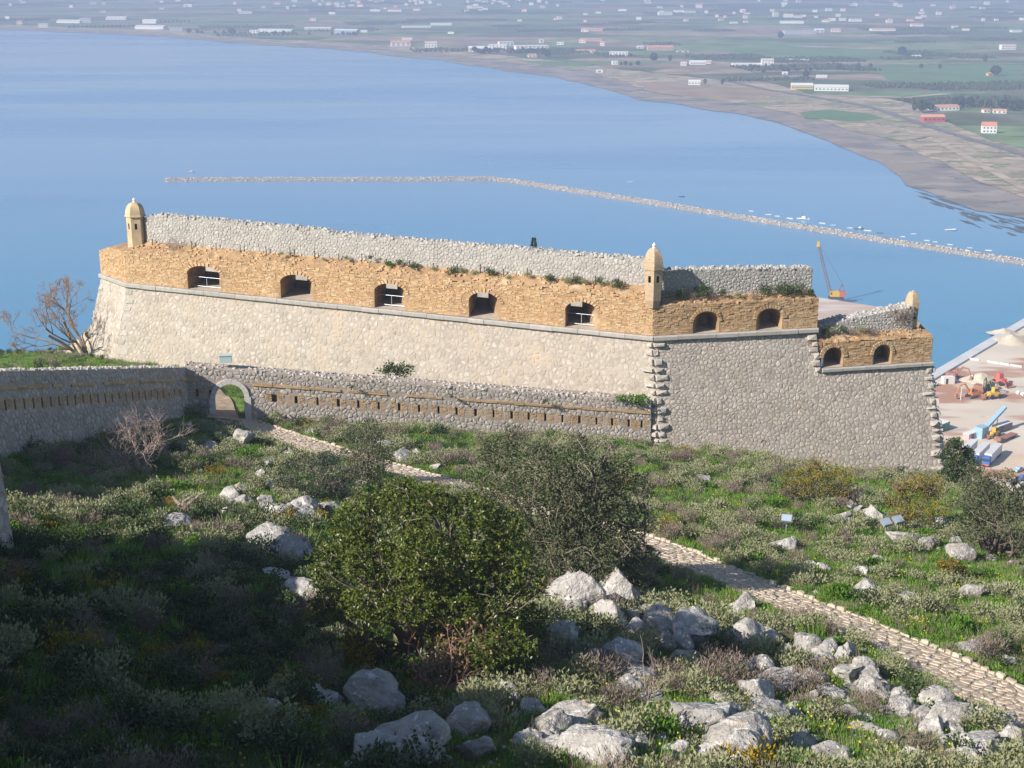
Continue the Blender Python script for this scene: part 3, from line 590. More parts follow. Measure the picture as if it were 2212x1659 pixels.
# ------------------------------------------------------------------ brick parapets with vaulted embrasures
def arch_prof(w, hs, hc, n=10):
    """opening outline from bottom left round to bottom right (u, v)"""
    r = [(-w / 2, 0), (-w / 2, hs)]
    for k in range(1, n): 
        a = math.pi * (1 - k / n); r.append((w / 2 * math.cos(a), hs + (hc - hs) * math.sin(a)))
    return r + [(w / 2, hs), (w / 2, 0)]
def parapet(parent, a, b, n_, z0, ztop, ops, axis, depth, setback, zcrest, rails=(), back=True):
    a = np.array(a, float); b = np.array(b, float); L = float(np.linalg.norm(b - a)); H = ztop - z0
    fm = patchmap([*a, z0], [*b, z0], [*a, ztop], [*b, ztop], L, H); mb = MB(); u = 0.0
    ax = np.array([*axis, 0.0]); outl = []
    for (uc, w, hs, hc) in ops:
        mb.add(fm([u, uc - w / 2, uc - w / 2, u], [0, 0, H, H]), [(0, 1, 2, 3)], 0, .5)
        pr = arch_prof(w, hs, hc); us = [uc + p[0] for p in pr]; vs = [p[1] for p in pr]
        for i in range(1, len(pr) - 2):
            mb.add(fm([us[i], us[i + 1], us[i + 1], us[i]], [vs[i], vs[i + 1], H, H]), [(0, 1, 2, 3)], 0, .5)
        u = uc + w / 2; outl.append((uc, w, hs, hc))
    mb.add(fm([u, L, L, u], [0, 0, H, H]), [(0, 1, 2, 3)], 0, .5)
    pw_ = mb.build('parapet_wall', M_brickbed, parent)
    def keep(x, y):
        for (uc, w, hs, hc) in outl:
            if abs(x - uc) < w / 2 + .02:
                d = (x - uc) / (w / 2 + .02); top = hs + (hc - hs) * math.sqrt(max(0, 1 - d * d)) if y > hs else 1e9
                if y < hs or y < top: return False
            if hs - .1 < y and math.hypot(x - uc, (y - hs) * (w / 2) / (hc - hs)) < w / 2 + .34: return False
        return True
    bb = MB(); bricks(bb, fm, 0, L, 0.02, H, .42, .135, RG, keep, .12, .05, .008); stuff(bb.build('brick_courses', M_brick, pw_))
    # embrasure linings, voussoirs, sills
    for k, (uc, w, hs, hc) in enumerate(outl):
        pr = arch_prof(w, hs, hc); P0_ = fm([uc + p[0] for p in pr], [p[1] for p in pr]); cen = fm([uc], [0])[0]
        s2 = .36; P1_ = np.array([cen + ax * depth + (np.array([*((b - a) / L), 0]) * p[0] * s2) + np.array([0, 0, p[1] * .46 + (.12 if back is False else .80)]) for p in pr])
        n = len(pr); lin = MB(); lin.add(np.vstack([P0_, P1_]), [(i, i + 1, n + i + 1, n + i) for i in range(n - 1)], 0, .5)
        lo_ = lin.build('embrasure', M_brickbed, parent)
        fl = MB(); o = np.array([*n_, 0]) * .02; dn = np.array([0, 0, 0 if back is False else .68]); fl.add([P0_[0] + o, P0_[-1] + o, P1_[-1] - dn, P1_[0] - dn], [(0, 1, 2, 3)], 0, .5); fl.build('sill', M_floor, lo_)
        if back is False:
            bk = MB(); bk.add(P1_, [tuple(range(n))], 0, .5); bk.build('back_wall', M_dark, lo_)
        else:                                                    # inner face round the throat
            bk = MB(); big = arch_prof(w * 3, hs * 1.2 + 1, hc * 1.2 + 1.6); Q = np.array([cen + ax * depth + (np.array([*((b - a) / L), 0]) * p[0] * .9) + np.array([0, 0, p[1] - .4]) for p in big])
            bk.add(np.vstack([P1_, Q]), [(i, i + 1, n + i + 1, n + i) for i in range(n - 1)], 0, .5); bk.build('inner_wall', M_dark, lo_)
        if back: bk = MB(); bk.add([P1_[0], P1_[-1], P1_[-1] - dn, P1_[0] - dn], [(0, 1, 2, 3)], 0, .5); bk.add([P0_[0], P1_[0], P1_[0] - dn], [(0, 1, 2)], 0, .5); bk.add([P0_[-1], P1_[-1], P1_[-1] - dn], [(0, 1, 2)], 0, .5); bk.build('throat_wall', M_dark, lo_)
        nv = 15
        for j in range(nv):
            if RG.random() < .08: continue
            an = math.pi * (1 - (j + .5) / nv); da = math.pi / nv * .36; r1 = 1.0; hw = w / 2; hh = hc - hs; ex = .30 * RG.uniform(.75, 1.25); dd = .05 + .05 * RG.random()
            V = []
            for (q, e_) in ((-da, 0), (da, 0), (da, ex), (-da, ex)):
                V.append((uc + (hw + e_) * math.cos(an + q), hs + (hh + e_) * math.sin(an + q)))
            V = np.array(V); vv = np.vstack([fm(V[:, 0], V[:, 1], -.05), fm(V[:, 0], V[:, 1], dd)]); MB().add(vv, [(0, 1, 5, 4), (1, 2, 6, 5), (2, 3, 7, 6), (3, 0, 4, 7), (4, 5, 6, 7)], 0, RG.random()).build('voussoir', M_brick, lo_, vv.mean(0))
        if k in rails:
            rl = MB(); c0 = cen + ax * .9 + np.array([0, 0, .05]); t_ = np.array([*((b - a) / L), 0]); 
            for hz in (.12, .98): rl.tube([c0 - t_ * w * .42 + (0, 0, hz), c0 + t_ * w * .44 + (0, 0, hz)], .02, 6)
            rl.tube([c0 + t_ * .1, c0 + t_ * .1 + (0, 0, 1.0)], .028, 6); rl.build('railing', M_rail, lo_)
    # ragged sloping top back to the stone wall
    nu = int(L / .5); sl = MB(); V = []; t_ = (b - a) / L
    rows = 5
    for j in range(rows):
        for i in range(nu + 1):
            q = a + t_ * (L * i / nu) - n_ * (setback * j / (rows - 1)); z = ztop + (zcrest - ztop) * j / (rows - 1) + (0 if j in (0, rows - 1) else RG.normal(0, .09))
            V.append((*(q + n_ * (RG.normal(0, .04) if 0 < j < rows - 1 else 0)), z + (RG.uniform(-.02, .10) if j == 0 else 0)))
    sl.add(V, [(j * (nu + 1) + i, j * (nu + 1) + i + 1, (j + 1) * (nu + 1) + i + 1, (j + 1) * (nu + 1) + i) for j in range(rows - 1) for i in range(nu)], 0, .5)
    sl.build('superior_slope', M_brickbed, parent)
    bb = MB()
    def fs(u_, v_, d=0.0):
        u_ = np.atleast_1d(np.asarray(u_, float)); v_ = np.atleast_1d(np.asarray(v_, float)); d = np.broadcast_to(np.asarray(d, float), u_.shape)
        q = a[None] + t_[None] * u_[:, None] - n_[None] * (setback * v_)[:, None]; return np.c_[q, ztop + (zcrest - ztop) * v_ + .02 + d]
    for _ in range(int(L * setback * 6)):
        u_, v_ = RG.uniform(.2, L - .2), RG.uniform(0, 1); w_, d_ = RG.uniform(.12, .4), RG.uniform(.08, .2); p = fs([u_], [v_])[0]
        bb.box(p, (w_, d_, RG.uniform(.06, .2)), math.atan2(t_[1], t_[0]) + RG.normal(0, .3), 0, RG.random())
    stuff(bb.build('loose_bricks', M_brick, parent))
    return fm
def hit_u(px, py, a, b):
    """distance along the wall line a-b where the view ray through the pixel crosses it"""
    a = np.array(a, float); b = np.array(b, float); t = (b - a) / np.linalg.norm(b - a); d = ray(px, py)[:2]; M_ = np.array([[d[0], -t[0]], [d[1], -t[1]]]); s = np.linalg.solve(M_, a); return float(s[1])
EMB_A = []
for (xl, xr, yb) in [(405, 477, 600), (606, 677, 625), (809, 877, 648), (1013, 1080, 670), (1221, 1291, 690)]:
    u0 = hit_u(xl, yb, A1, K); u1 = hit_u(xr, yb, A1, K); EMB_A.append(((u0 + u1) / 2, u1 - u0, 1.45, 2.3))
axA = np.array([-.046, .999])
parapet(bast, A1, K, nA, CAMZ - CZ + .02, CAMZ - 27.35, EMB_A, axA, 4.6, 1.6, CAMZ - 26.6, rails=(0, 2, 4))
EMB_B = []
for (xl, xr, yb) in [(1497, 1553, 700), (1634, 1690, 692)]:
    u0 = hit_u(xl, yb, K, B1); u1 = hit_u(xr, yb, K, B1); EMB_B.append(((u0 + u1) / 2, u1 - u0, .95, 1.85))
parapet(bast, K, B1, nB, CAMZ - CZ + .02, CAMZ - 27.9, EMB_B, np.array([.06, .998]), 2.6, 1.6, CAMZ - 27.55, back=False)
# end of the flank parapet and the short face on the left
mb = MB(); e0 = [*B1, CAMZ - CZ]; e1 = [B1[0] - nB[0] * 4 + .1, B1[1] - nB[1] * 4, CAMZ - CZ]
mb.add([e0, e1, [e1[0], e1[1], CAMZ - 27.5], [*B1, CAMZ - 27.9]], [(0, 1, 2, 3)], 0, .5)
mb.build('parapet_return', M_brickbed, bast); mb = MB(); zc = [CAMZ - 28.1, CAMZ - 27.35]
mb.add([[*C1, CAMZ - CZ], [*A1, CAMZ - CZ], [*A1, zc[1]], [A1[0] * .35 + C1[0] * .65, A1[1] * .35 + C1[1] * .65, zc[1] - .15], [*C1, zc[0]]], [(0, 1, 2, 3, 4)], 0, .5)
mb.add([[*A1, zc[1]], [A1[0] * .35 + C1[0] * .65, A1[1] * .35 + C1[1] * .65, zc[1] - .15], [*C1, zc[0]], [C1[0] + 4, C1[1] + 3, zc[1]], [A1[0] + 2, A1[1] + 3, zc[1] + .3]], [(0, 1, 2, 3, 4)], 0, .5)
mb.build('parapet_end', M_brickbed, bast)
fCp = patchmap([*C1, CAMZ - CZ], [*A1, CAMZ - CZ], [*C1, CAMZ - 27.6], [*A1, CAMZ - 27.35], LC, 2.9)
bb = MB(); bricks(bb, fCp, 0, LC, 0, 2.9, .42, .135, RG, lambda x, y: y < 2.2 + .6 * x / LC, .15, .05, .008); stuff(bb.build('brick_courses', M_brick, bast))

# ------------------------------------------------------------------ upper limestone walls behind the parapets
def upper_wall(parent, a, b, n_, zb, zts, th=1.1, cu=.33, cv=.24, npart=0, bump=.12, ends=True):
    a = np.array(a, float); b = np.array(b, float); L = float(np.linalg.norm(b - a)); t = (b - a) / L; us = np.array([q[0] for q in zts]) * L; zs = np.array([q[1] for q in zts]); nu = max(2, int(L / .4))
    uu = np.linspace(0, L, nu + 1); top = np.interp(uu, us, zs); base = np.interp(uu, [0, L], zb); mb = MB(); V = []
    for k in range(nu + 1):
        q = a + t * uu[k]; r = q - n_ * th; V += [(*q, base[k] - 1.0), (*q, top[k]), (*r, top[k]), (*r, base[k] - 1.0)]
    mb.add(V, [(4 * k + j, 4 * k + 4 + j, 4 * k + 5 + j, 4 * k + 1 + j) for k in range(nu) for j in range(3)] + [(0, 1, 2, 3), (4 * nu + 3, 4 * nu + 2, 4 * nu + 1, 4 * nu)], 0, .5)
    core = mb.build('upper_wall', M_mortarW, parent); H = float(max(top) - min(base))
    f1 = patchmap([*a, min(zb)], [*b, min(zb)], [*a, min(zb) + H], [*b, min(zb) + H], L, H); st = []
    for p in cells(0, L, -.3, H, cu, cv, RG, lambda x, y: min(zb) + y < np.interp(x, us, zs) - .06): st.append((*stone(p, f1, RG, .018, .035, .76), RG.random()))
    # coping stones on top
    for _ in range(int(L * th * 9)):
        u_, d_ = RG.uniform(0, L), RG.uniform(-.02, th); q = a + t * u_ - n_ * d_; z = np.interp(u_, us, zs); w = RG.uniform(.2, .42); n = 6; an = np.linspace(0, 2 * math.pi, n, endpoint=False) + RG.random()
        r_ = w / 2 * RG.uniform(.75, 1.2, n); h = RG.uniform(.05, bump * 1.3)
        V = np.vstack([np.c_[q[0] + r_ * np.cos(an), q[1] + r_ * np.sin(an), np.full(n, z - .05)], np.c_[q[0] + .65 * r_ * np.cos(an), q[1] + .65 * r_ * np.sin(an), z + h * RG.uniform(.7, 1.1, n)], [[q[0], q[1], z + h * 1.1]]])
        st.append((V, [(k, (k + 1) % n, n + (k + 1) % n, n + k) for k in range(n)] + [(n + k, n + (k + 1) % n, 2 * n) for k in range(n)], w * .1, RG.random()))
    return st
sW = []
aU = np.array(A1) - nA * 1.6 + tA * 1.3; bU = np.array(K) - nA * 1.6 - tA * .2
sW += upper_wall(bast, aU, bU, nA, (CAMZ - 26.75, CAMZ - 26.75), [(0, CAMZ - 24.3), (.03, CAMZ - 23.95), (.385, CAMZ - 24.15), (.40, CAMZ - 24.35), (1, CAMZ - 24.45)])
aV = np.array(K) - nB * 1.6 + tB * .9; bV = np.array(B1) - nB * 1.6
sW += upper_wall(bast, aV, bV, nB, (CAMZ - 27.7, CAMZ - 27.9), [(0, CAMZ - 25.35), (.5, CAMZ - 25.4), (1, CAMZ - 25.65)], cu=.30, cv=.23)
lay(bast, sW, M_stoneW, 0, rest='limestone_rubble')
# gun platform and inner range of the bastion (seen through the embrasures)
mb = MB(); q0_, q1_ = np.array(A1) - nA * 15 - tA * 6, np.array(K) - nA * 15 - tA * 8
mb.quad([*q0_, CAMZ - 33], [*q1_, CAMZ - 33], [*q1_, CAMZ - 28.3], [*q0_, CAMZ - 28.3]); 
mb.quad([*q0_, CAMZ - 28.3], [*q1_, CAMZ - 28.3], [*(q1_ - nA * 3), CAMZ - 28.3], [*(q0_ - nA * 3), CAMZ - 28.3])
mb.build('inner_range', M_mortarW, bast)
mb = MB(); mb.add([[*(np.array(A1) - nA * 3.2), CAMZ - 32.6], [*(np.array(K) - nA * 3.2), CAMZ - 32.6], [*q1_, CAMZ - 32.6], [*q0_, CAMZ - 32.6]], [(0, 1, 2, 3)], 0, .5); mb.build('gun_platform', M_floor, bast)

# iron posts standing along the crest
for px in [329, 414, 467, 519, 575, 627, 680, 732, 782, 835, 885, 936, 988, 1038, 1088, 1139, 1188, 1239, 1286, 1336]:
    u = hit_u(px, 520 + (px - 300) * .094, np.array(A1) - nA * 1.25, np.array(K) - nA * 1.25); q = np.array(A1) - nA * 1.25 + tA * u; h = RG.uniform(.7, 1.1)
    m_ = MB(); z = CAMZ - 26.95; m_.box((q[0], q[1], z + h / 2), (.075, .075, h), .2, 0, RG.random()); m_.box((q[0], q[1], z + h + .02), (.11, .11, .04), .2, 0, .3); m_.build('iron_post', M_iron_hole, bast, (q[0], q[1], z))

# ------------------------------------------------------------------ lower battery beyond the flank
bat = thing('lower_battery', 'lower ochre brick gun battery with two embrasures beside the harbour', 'fortress', (30, 124, CAMZ - 36))
B3 = np.array(fB([uB + .05], [vB3])[0][:2]); D3 = np.array(fB([LB], [vD3])[0][:2]); n3 = nB; z3 = CAMZ - CZ3
cordon(bat, B3, D3, z3, n3, 1.8, .4, .28, (.0, .15))
EMB3 = []
for (xl, xr, yb) in [(1772, 1815, 780), (1886, 1926, 772)]:
    u0 = hit_u(xl, yb, B3, D3); u1 = hit_u(xr, yb, B3, D3); EMB3.append(((u0 + u1) / 2, u1 - u0, .85, 1.75))
if EMB3[0][0] - EMB3[0][1] / 2 < .06: EMB3[0] = (EMB3[0][1] / 2 + .08, EMB3[0][1], .85, 1.75)
parapet(bat, B3, D3, n3, z3 + .02, CAMZ - 31.6, EMB3, np.array([.08, .997]), 2.4, 1.3, CAMZ - 31.2, back=False)
q_ = B3 - n3 * .35 - tB * 1.2; r_ = B3 - n3 * .35 + tB * .09
mb = MB(); mb.add([[*q_, z3 - .3], [*r_, z3 - .3], [*r_, CAMZ - 31.3], [*q_, CAMZ - 31.3]], [(0, 1, 2, 3)], 0, .5); mb.build('parapet_return', M_brickbed, bat)
sT = upper_wall(bat, B3 - n3 * 1.3, D3 - n3 * 1.3 - tB * 1.3, n3, (CAMZ - 31.4, CAMZ - 31.3), [(0, CAMZ - 30.45), (.12, CAMZ - 30.3), (1, CAMZ - 29.15)], 1.6, .30, .24)
lay(bat, sT, M_stoneW, 0, rest='limestone_rubble')
mb = MB(); mb.add([[*D3, z3], [*(D3 - n3 * 6 + tB * 1.2), z3], [*(D3 - n3 * 6 + tB * 1.2), CAMZ - 31.4], [*D3, CAMZ - 31.6]], [(0, 1, 2, 3)], 0, .5)
mb.add([[*(D3 - n3 * 1.3 - tB * 1.6), CAMZ - 31.25], [*(D3 - n3 * .0 - tB * .0), CAMZ - 31.6], [*(D3 - n3 * 5), CAMZ - 31.4], [*(D3 - n3 * 5 - tB * 3), CAMZ - 31.2]], [(0, 1, 2, 3)], 0, .5); mb.build('parapet_end', M_brickbed, bat)

# ------------------------------------------------------------------ sentry boxes
def sentry(label, px, ybase, ytop, wpx, Y, n, body_m, style, rot):
    b = atY(px, ybase, Y); t = atY(px, ytop, Y); H = t[2] - b[2]; R = wpx / 2 * Y / F / .97; T = thing('sentry_box', label, 'sentry box', b, 'sentry boxes on the bastion corners')
    if style == 'dome':
        body = [(R * .93, -.5), (R * .93, H * .60), (R * 1.08, H * .615), (R * 1.08, H * .645), (R * .98, H * .655)]
        dome = [(R * .98 * math.cos(a) ** .75 + .02, H * .65 + H * .30 * math.sin(a)) for a in np.linspace(0, 1.5, 8)]
    else:
        body = [(R * .62, -.9), (R * .86, -.25), (R * .90, .2), (R * .96, H * .52), (R * 1.02, H * .56)]
        dome = [(R * 1.03 * math.cos(a) ** .8 + .02, H * .55 + H * .41 * math.sin(a) ** .95) for a in np.linspace(0, 1.5, 9)]
    mb = MB(); prof = [p for p in body]
    # body sides, with slit windows cut into two of them
    k2 = 1; zlo, zhi = prof[k2][1], prof[k2 + 1][1] if style == 'dome' else prof[k2 + 2][1]
    corner = lambda k, r, z: np.array([b[0] + r * math.cos(rot + 2 * math.pi * k / n), b[1] + r * math.sin(rot + 2 * math.pi * k / n), b[2] + z])
    rings = prof if style == 'dome' else [prof[0], prof[1], prof[3], prof[4]]
    for i in range(len(rings) - 1):
        for k in range(n):
            (r0, z0), (r1, z1) = rings[i], rings[i + 1]; q = [corner(k, r0, z0), corner(k + 1, r0, z0), corner(k + 1, r1, z1), corner(k, r1, z1)]
            mid = (q[0] + q[1]) / 2 - b; facing = -(mid[1]) > .3 * R
            big = z1 - z0 > H * .3
            if big and facing:
                Lw = float(np.linalg.norm(q[1] - q[0])); Hh = float(np.linalg.norm(q[3] - q[0])); fmw = patchmap(q[0], q[1], q[3], q[2], Lw, Hh); out = np.array([mid[0], mid[1], 0]); out /= np.linalg.norm(out)
                if np.dot(fmw.n, out) < 0: fmw = flipmap(fmw)
                s0, s1 = Lw * .5 - .11, Lw * .5 + .11; va, vb = Hh * .62, Hh * .62 + .55
                hole_panel(mb, fmw, 0, Lw, 0, Hh, [(s0, s1, va, vb)], .3); recess(fmw, s0, s1, va, vb, .35).build('slit_window', M_iron_hole, T)  # near-black lining colour stands in for the unlit inside of the slit
            else: mb.add(q, [(0, 1, 2, 3)], 0, .5)
    mb.build('body', body_m, T)
    dm = MB(); dm.lathe(b, dome, n, 0, .5, rot); dmo = dm.build('dome', body_m, T)
    fz = dome[-1][1]; f = MB(); f.lathe((b[0], b[1], b[2] + fz - .05), [(.13, 0), (.16, .08), (.10, .14), (.17, .24), (.15, .33), (.05, .42), (.02, .5)] if style != 'point' else [(.05, 0), (.06, .05), (.02, .1)], 8); f.build('finial', M_white, dmo, smooth=False)
    return T
def flipmap(fm):
    def g(u, v, d=0.0): return fm(u, v, -np.asarray(d, float))
    g.n = -fm.n; g.L = fm.L; g.H = fm.H; return g
sentry('plastered sentry box with round dome and cornice at left end of bastion', 296, 522, 432, 41, 138.2, 6, M_sentry, 'dome', .25)
sentry('brick sentry box with tall pointed dome on the corner between bastion faces', 1410, 640, 531, 44, 117.3, 6, M_sentryb, 'brick', .5)
sentry('small pointed brick sentry box at the harbour end of lower battery', 1966, 712, 625, 33, 123.3, 6, M_sentryb, 'point', .3)

# ------------------------------------------------------------------ gate wall and shaded curtain wall
def loophole_wall(T, a, b, ta, tb, ba, bb_, slots, n_, door=None, rg=RG, cu=.38, cv=.3, th=1.5, nst=290, ms=None, mm=None):
    """a,b plan points; ta,tb top z; ba,bb_ base z. v runs with the slope of the wall top"""
    a = np.array(a, float); b = np.array(b, float); L = float(np.linalg.norm(b - a)); H = 5.2
    def fm(u, v, d=0.0):
        u = np.atleast_1d(np.asarray(u, float)); v = np.atleast_1d(np.asarray(v, float)); d = np.broadcast_to(np.asarray(d, float), u.shape); k = (u / L)[:, None]
        q = a * (1 - k) + b * k + n_ * (d + (H - v) * .045)[:, None]; return np.c_[q, ta + (tb - ta) * u / L - (H - v)]
    fm.L = L; fm.H = H; fm.n = np.array([*n_, 0])
    mb = MB(); holes = [(u - w / 2, u + w / 2, H - 2.28, H - 1.66) for u, w in slots]
    segs = [(0, L)] if door is None else [(0, door[0] - door[1]), (door[0] + door[1], L)]
    for (s0, s1) in segs:
        hs_ = [h for h in holes if s0 < h[0] and h[1] < s1]
        if hs_: hole_panel(mb, fm, s0, s1, -1.5, H, hs_, .5)
        else: mb.add(fm([s0, s1, s1, s0], [-1.5, -1.5, H, H]), [(0, 1, 2, 3)], 0, .5)
    if door:
        uc, hw, zb, zs = door                                     # centre, half width, sill and springing height (world z)
        us = [uc + hw * math.cos(x) for x in np.linspace(math.pi, 0, 15)]; zz = [zs + hw * math.sin(x) for x in np.linspace(math.pi, 0, 15)]
        vs = [H - (ta + (tb - ta) * u / L - z) for u, z in zip(us, zz)]
        for i in range(14): mb.add(fm([us[i], us[i + 1], us[i + 1], us[i]], [vs[i], vs[i + 1], H, H]), [(0, 1, 2, 3)], 0, .5)
        full_u = [us[0]] + us + [us[-1]]; full_v = [H - (ta + (tb - ta) * us[0] / L - zb + .6)] + vs + [H - (ta + (tb - ta) * us[-1] / L - zb + .6)]
        f0 = fm(full_u, full_v, .02); f1 = f0 - np.array([*n_, 0]) * (th + .1); n = len(full_u)
        mb.add(np.vstack([f0, f1]), [(i, i + 1, n + i + 1, n + i) for i in range(n - 1)], 0, .5)
    # top and back
    nu = 60; V = []
    for k in range(nu + 1):
        u = L * k / nu; p = fm([u], [H])[0]; q = p - np.array([*n_, 0]) * th; V += [p, q + (0, 0, .05)]
    mb.add(V, [(2 * k, 2 * k + 2, 2 * k + 3, 2 * k + 1) for k in range(nu)], 0, .5)
    for (s0, s1) in segs:
        p = fm([s0, s1], [H, H]) - np.array([*n_, 0]) * th; mb.add([p[0] + (0, 0, .05), p[1] + (0, 0, .05), p[1] - (0, 0, 6.5), p[0] - (0, 0, 6.5)], [(0, 1, 2, 3)], 0, .5)
    if door:
        p = fm(us, [H] * 15) - np.array([*n_, 0]) * th; pv = fm(us, vs) - np.array([*n_, 0]) * th
        for i in range(14): mb.add([p[i] + (0, 0, .05), p[i + 1] + (0, 0, .05), pv[i + 1], pv[i]], [(0, 1, 2, 3)], 0, .5)
    for s in (0, L):
        p = fm([s, s], [-1.5, H]); q = p - np.array([*n_, 0]) * th; mb.add([p[0], p[1], q[1], q[0]], [(0, 1, 2, 3)], 0, .5)
    core_ = mb.build('wall_core', mm or M_mortarB, T)
    for h in holes: recess(fm, *h, .6).build('loophole', M_dark, core_)
    def keep(x, y):
        if H - 1.12 < y < H - .86: return False
        if H - 2.36 < y < H - 1.60 and any(abs(x - u) < w / 2 + .62 for u, w in slots): return False
        if door:
            z = ta + (tb - ta) * x / L - (H - y)
            if abs(x - door[0]) < door[1] + .5 and z < door[3] + .1: return False
            if math.hypot(x - door[0], z - door[3]) < door[1] + .48: return False
        return True
    st = [(*stone(p, fm, rg, .022, .03, .74), rg.random()) for p in cells(0, L, -.6, H, cu, cv, rg, keep)]
    for _ in range(int(L * th * 7)):
        u_, d_ = rg.uniform(0, L), rg.uniform(0, th); q = fm([u_], [H], -d_)[0]; w = rg.uniform(.18, .4); n = 6; an = np.linspace(0, 2 * math.pi, n, endpoint=False) + rg.random(); r_ = w / 2 * rg.uniform(.75, 1.2, n); h = rg.uniform(.04, .16)
        V = np.vstack([np.c_[q[0] + r_ * np.cos(an), q[1] + r_ * np.sin(an), np.full(n, q[2] - .05)], np.c_[q[0] + .65 * r_ * np.cos(an), q[1] + .65 * r_ * np.sin(an), q[2] + h * rg.uniform(.7, 1.1, n)], [[q[0], q[1], q[2] + h * 1.1]]])
        st.append((V, [(k, (k + 1) % n, n + (k + 1) % n, n + k) for k in range(n)] + [(n + k, n + (k + 1) % n, 2 * n) for k in range(n)], w * .06, rg.random()))
    lay(core_, st, ms or M_stoneB, nst)
    # brick panels between the loopholes
    bb2 = MB()
    for u, w in slots:
        for sgn in (-1, 1):
            x0 = u + sgn * w / 2; x1 = u + sgn * (w / 2 + rg.uniform(.42, .62)); lo, hi = min(x0, x1), max(x0, x1)
            if door and abs((lo + hi) / 2 - door[0]) < door[1] + .6: continue
            bricks(bb2, fm, lo, hi, H - 2.34, H - 1.62, .3, .1, rg, None, .03, .03)
    stuff(bb2.build('loophole_bricks', M_brick, core_))
    # projecting brick string course
    u = .1
    while u < L - .1:
        w = rg.uniform(.5, 1.6)
        if not (door and abs(u + w / 2 - door[0]) < door[1] + .9) and rg.random() > .16:
            for lv in range(2):
                P0_ = fm([u, min(u + w, L)], [H - 1.06 + .10 * lv, H - 1.06 + .10 * lv]); pr = .05 + .05 * (1 - abs(lv - .4)) + rg.uniform(-.03, .03); nn = np.array([*n_, 0])
                V = [P0_[0] - nn * .05, P0_[1] - nn * .05, P0_[1] + nn * pr, P0_[0] + nn * pr]; V = np.array(V + [v + np.array([0, 0, .095]) for v in V])
                MB().add(V, [(0, 3, 2, 1), (4, 5, 6, 7), (0, 1, 5, 4), (1, 2, 6, 5), (2, 3, 7, 6), (3, 0, 4, 7)], 0, rg.random()).build('string_course_brick', M_brick, T, V.mean(0))
        u += w + .02
    return fm
G0 = np.array([-24.8, 108.3]); G1 = atY(1410, 868, 115.5)[:2] + np.array([-.1, .2]); nG = np.array([G1[1] - G0[1], -(G1[0] - G0[0])]); nG /= np.linalg.norm(nG)
gt = thing('gate_wall', 'grey rubble wall with arched gateway and row of brick loopholes below bastion', 'wall', (-10, 110, CAMZ - 38))
zG0, zG1 = atY(400, 793, 108.3)[2], atY(1410, 869, 115.5)[2]
LG = float(np.linalg.norm(G1 - G0))
slots = []
for px in [593, 640, 686, 731, 774, 818, 862, 905, 947, 986, 1027, 1066, 1105, 1142, 1178, 1215, 1252, 1289, 1323, 1359, 1387]:
    slots.append((hit_u(px, 870, G0, G1), RG.uniform(.36, .42) if px == 593 else RG.uniform(.16, .24)))
du = hit_u(497, 870, G0, G1); gz = atY(500, 908, G0[1] + (G1[1] - G0[1]) * du / LG)[2]
door = (du, 1.1, gz, gz + 1.85)
fG = loophole_wall(gt, G0, G1, zG0, zG1, 0, 0, [(.75, .2), (1.75, .2)] + slots, nG, door, cu=.36, cv=.27)
# dressed arch surround: separate voussoirs and jamb stones
hw = 1.1
def arch_piece(pts_uz, nm):
    V = []
    for (u, z) in pts_uz:
        v = 5.2 - (zG0 + (zG1 - zG0) * u / LG - z); V.append((u, v))
    V = np.array(V); a_ = fG(V[:, 0], V[:, 1], -.25); b_ = fG(V[:, 0], V[:, 1], .13); vv = np.vstack([a_, b_]); MB().add(vv, [(0, 1, 5, 4), (1, 2, 6, 5), (2, 3, 7, 6), (3, 0, 4, 7), (4, 5, 6, 7)], 0, RG.random()).build(nm, M_arch, gt, vv.mean(0))
nv = 11
for j in range(nv):
    x0, x1 = math.pi * (1 - (j + .02) / nv), math.pi * (1 - (j + .98) / nv)
    arch_piece([(du + r * math.cos(x), gz + 1.85 + r * math.sin(x)) for r, x in ((hw, x0), (hw, x1), (hw + .38, x1), (hw + .38, x0))], 'arch_stone')
for s in (-1, 1):
    for j in range(4):
        z0, z1 = gz - .25 + 2.1 * j / 4 + .01, gz - .25 + 2.1 * (j + 1) / 4 - .01; u0, u1 = du + s * hw, du + s * (hw + .48)
        arch_piece([(u0, z0), (u1, z0), (u1, z1), (u0, z1)], 'jamb_stone')

E0 = np.array([-31.0, 62.0]); nE = np.array([(G0 - E0)[1], -(G0 - E0)[0]]); nE /= np.linalg.norm(nE)
ct = thing('curtain_wall', 'shaded grey curtain wall with loopholes running up the slope at left', 'wall', (-27, 85, CAMZ - 30))
zE0 = zG0 + (108.3 - 62) * .2735; LE = float(np.linalg.norm(G0 - E0))
sl2 = [(u, .2) for u in np.arange(14.5, LE - 1.2, 1.13)]
fE = loophole_wall(ct, E0, G0, zE0, zG0 - .02, 0, 0, sl2, nE, None, cu=.42, cv=.32, nst=290)
mb = MB(); p = fE(np.linspace(0, LE, 12), [-1.4] * 12, .0); q = p - np.array([0, 0, 3.0]); mb.add(np.vstack([p, q]), [(i, i + 1, 13 + i, 12 + i) for i in range(11)], 0, .5); mb.build('footing', M_mortarB, ct)
# lower courses of the curtain wall where the ground drops away

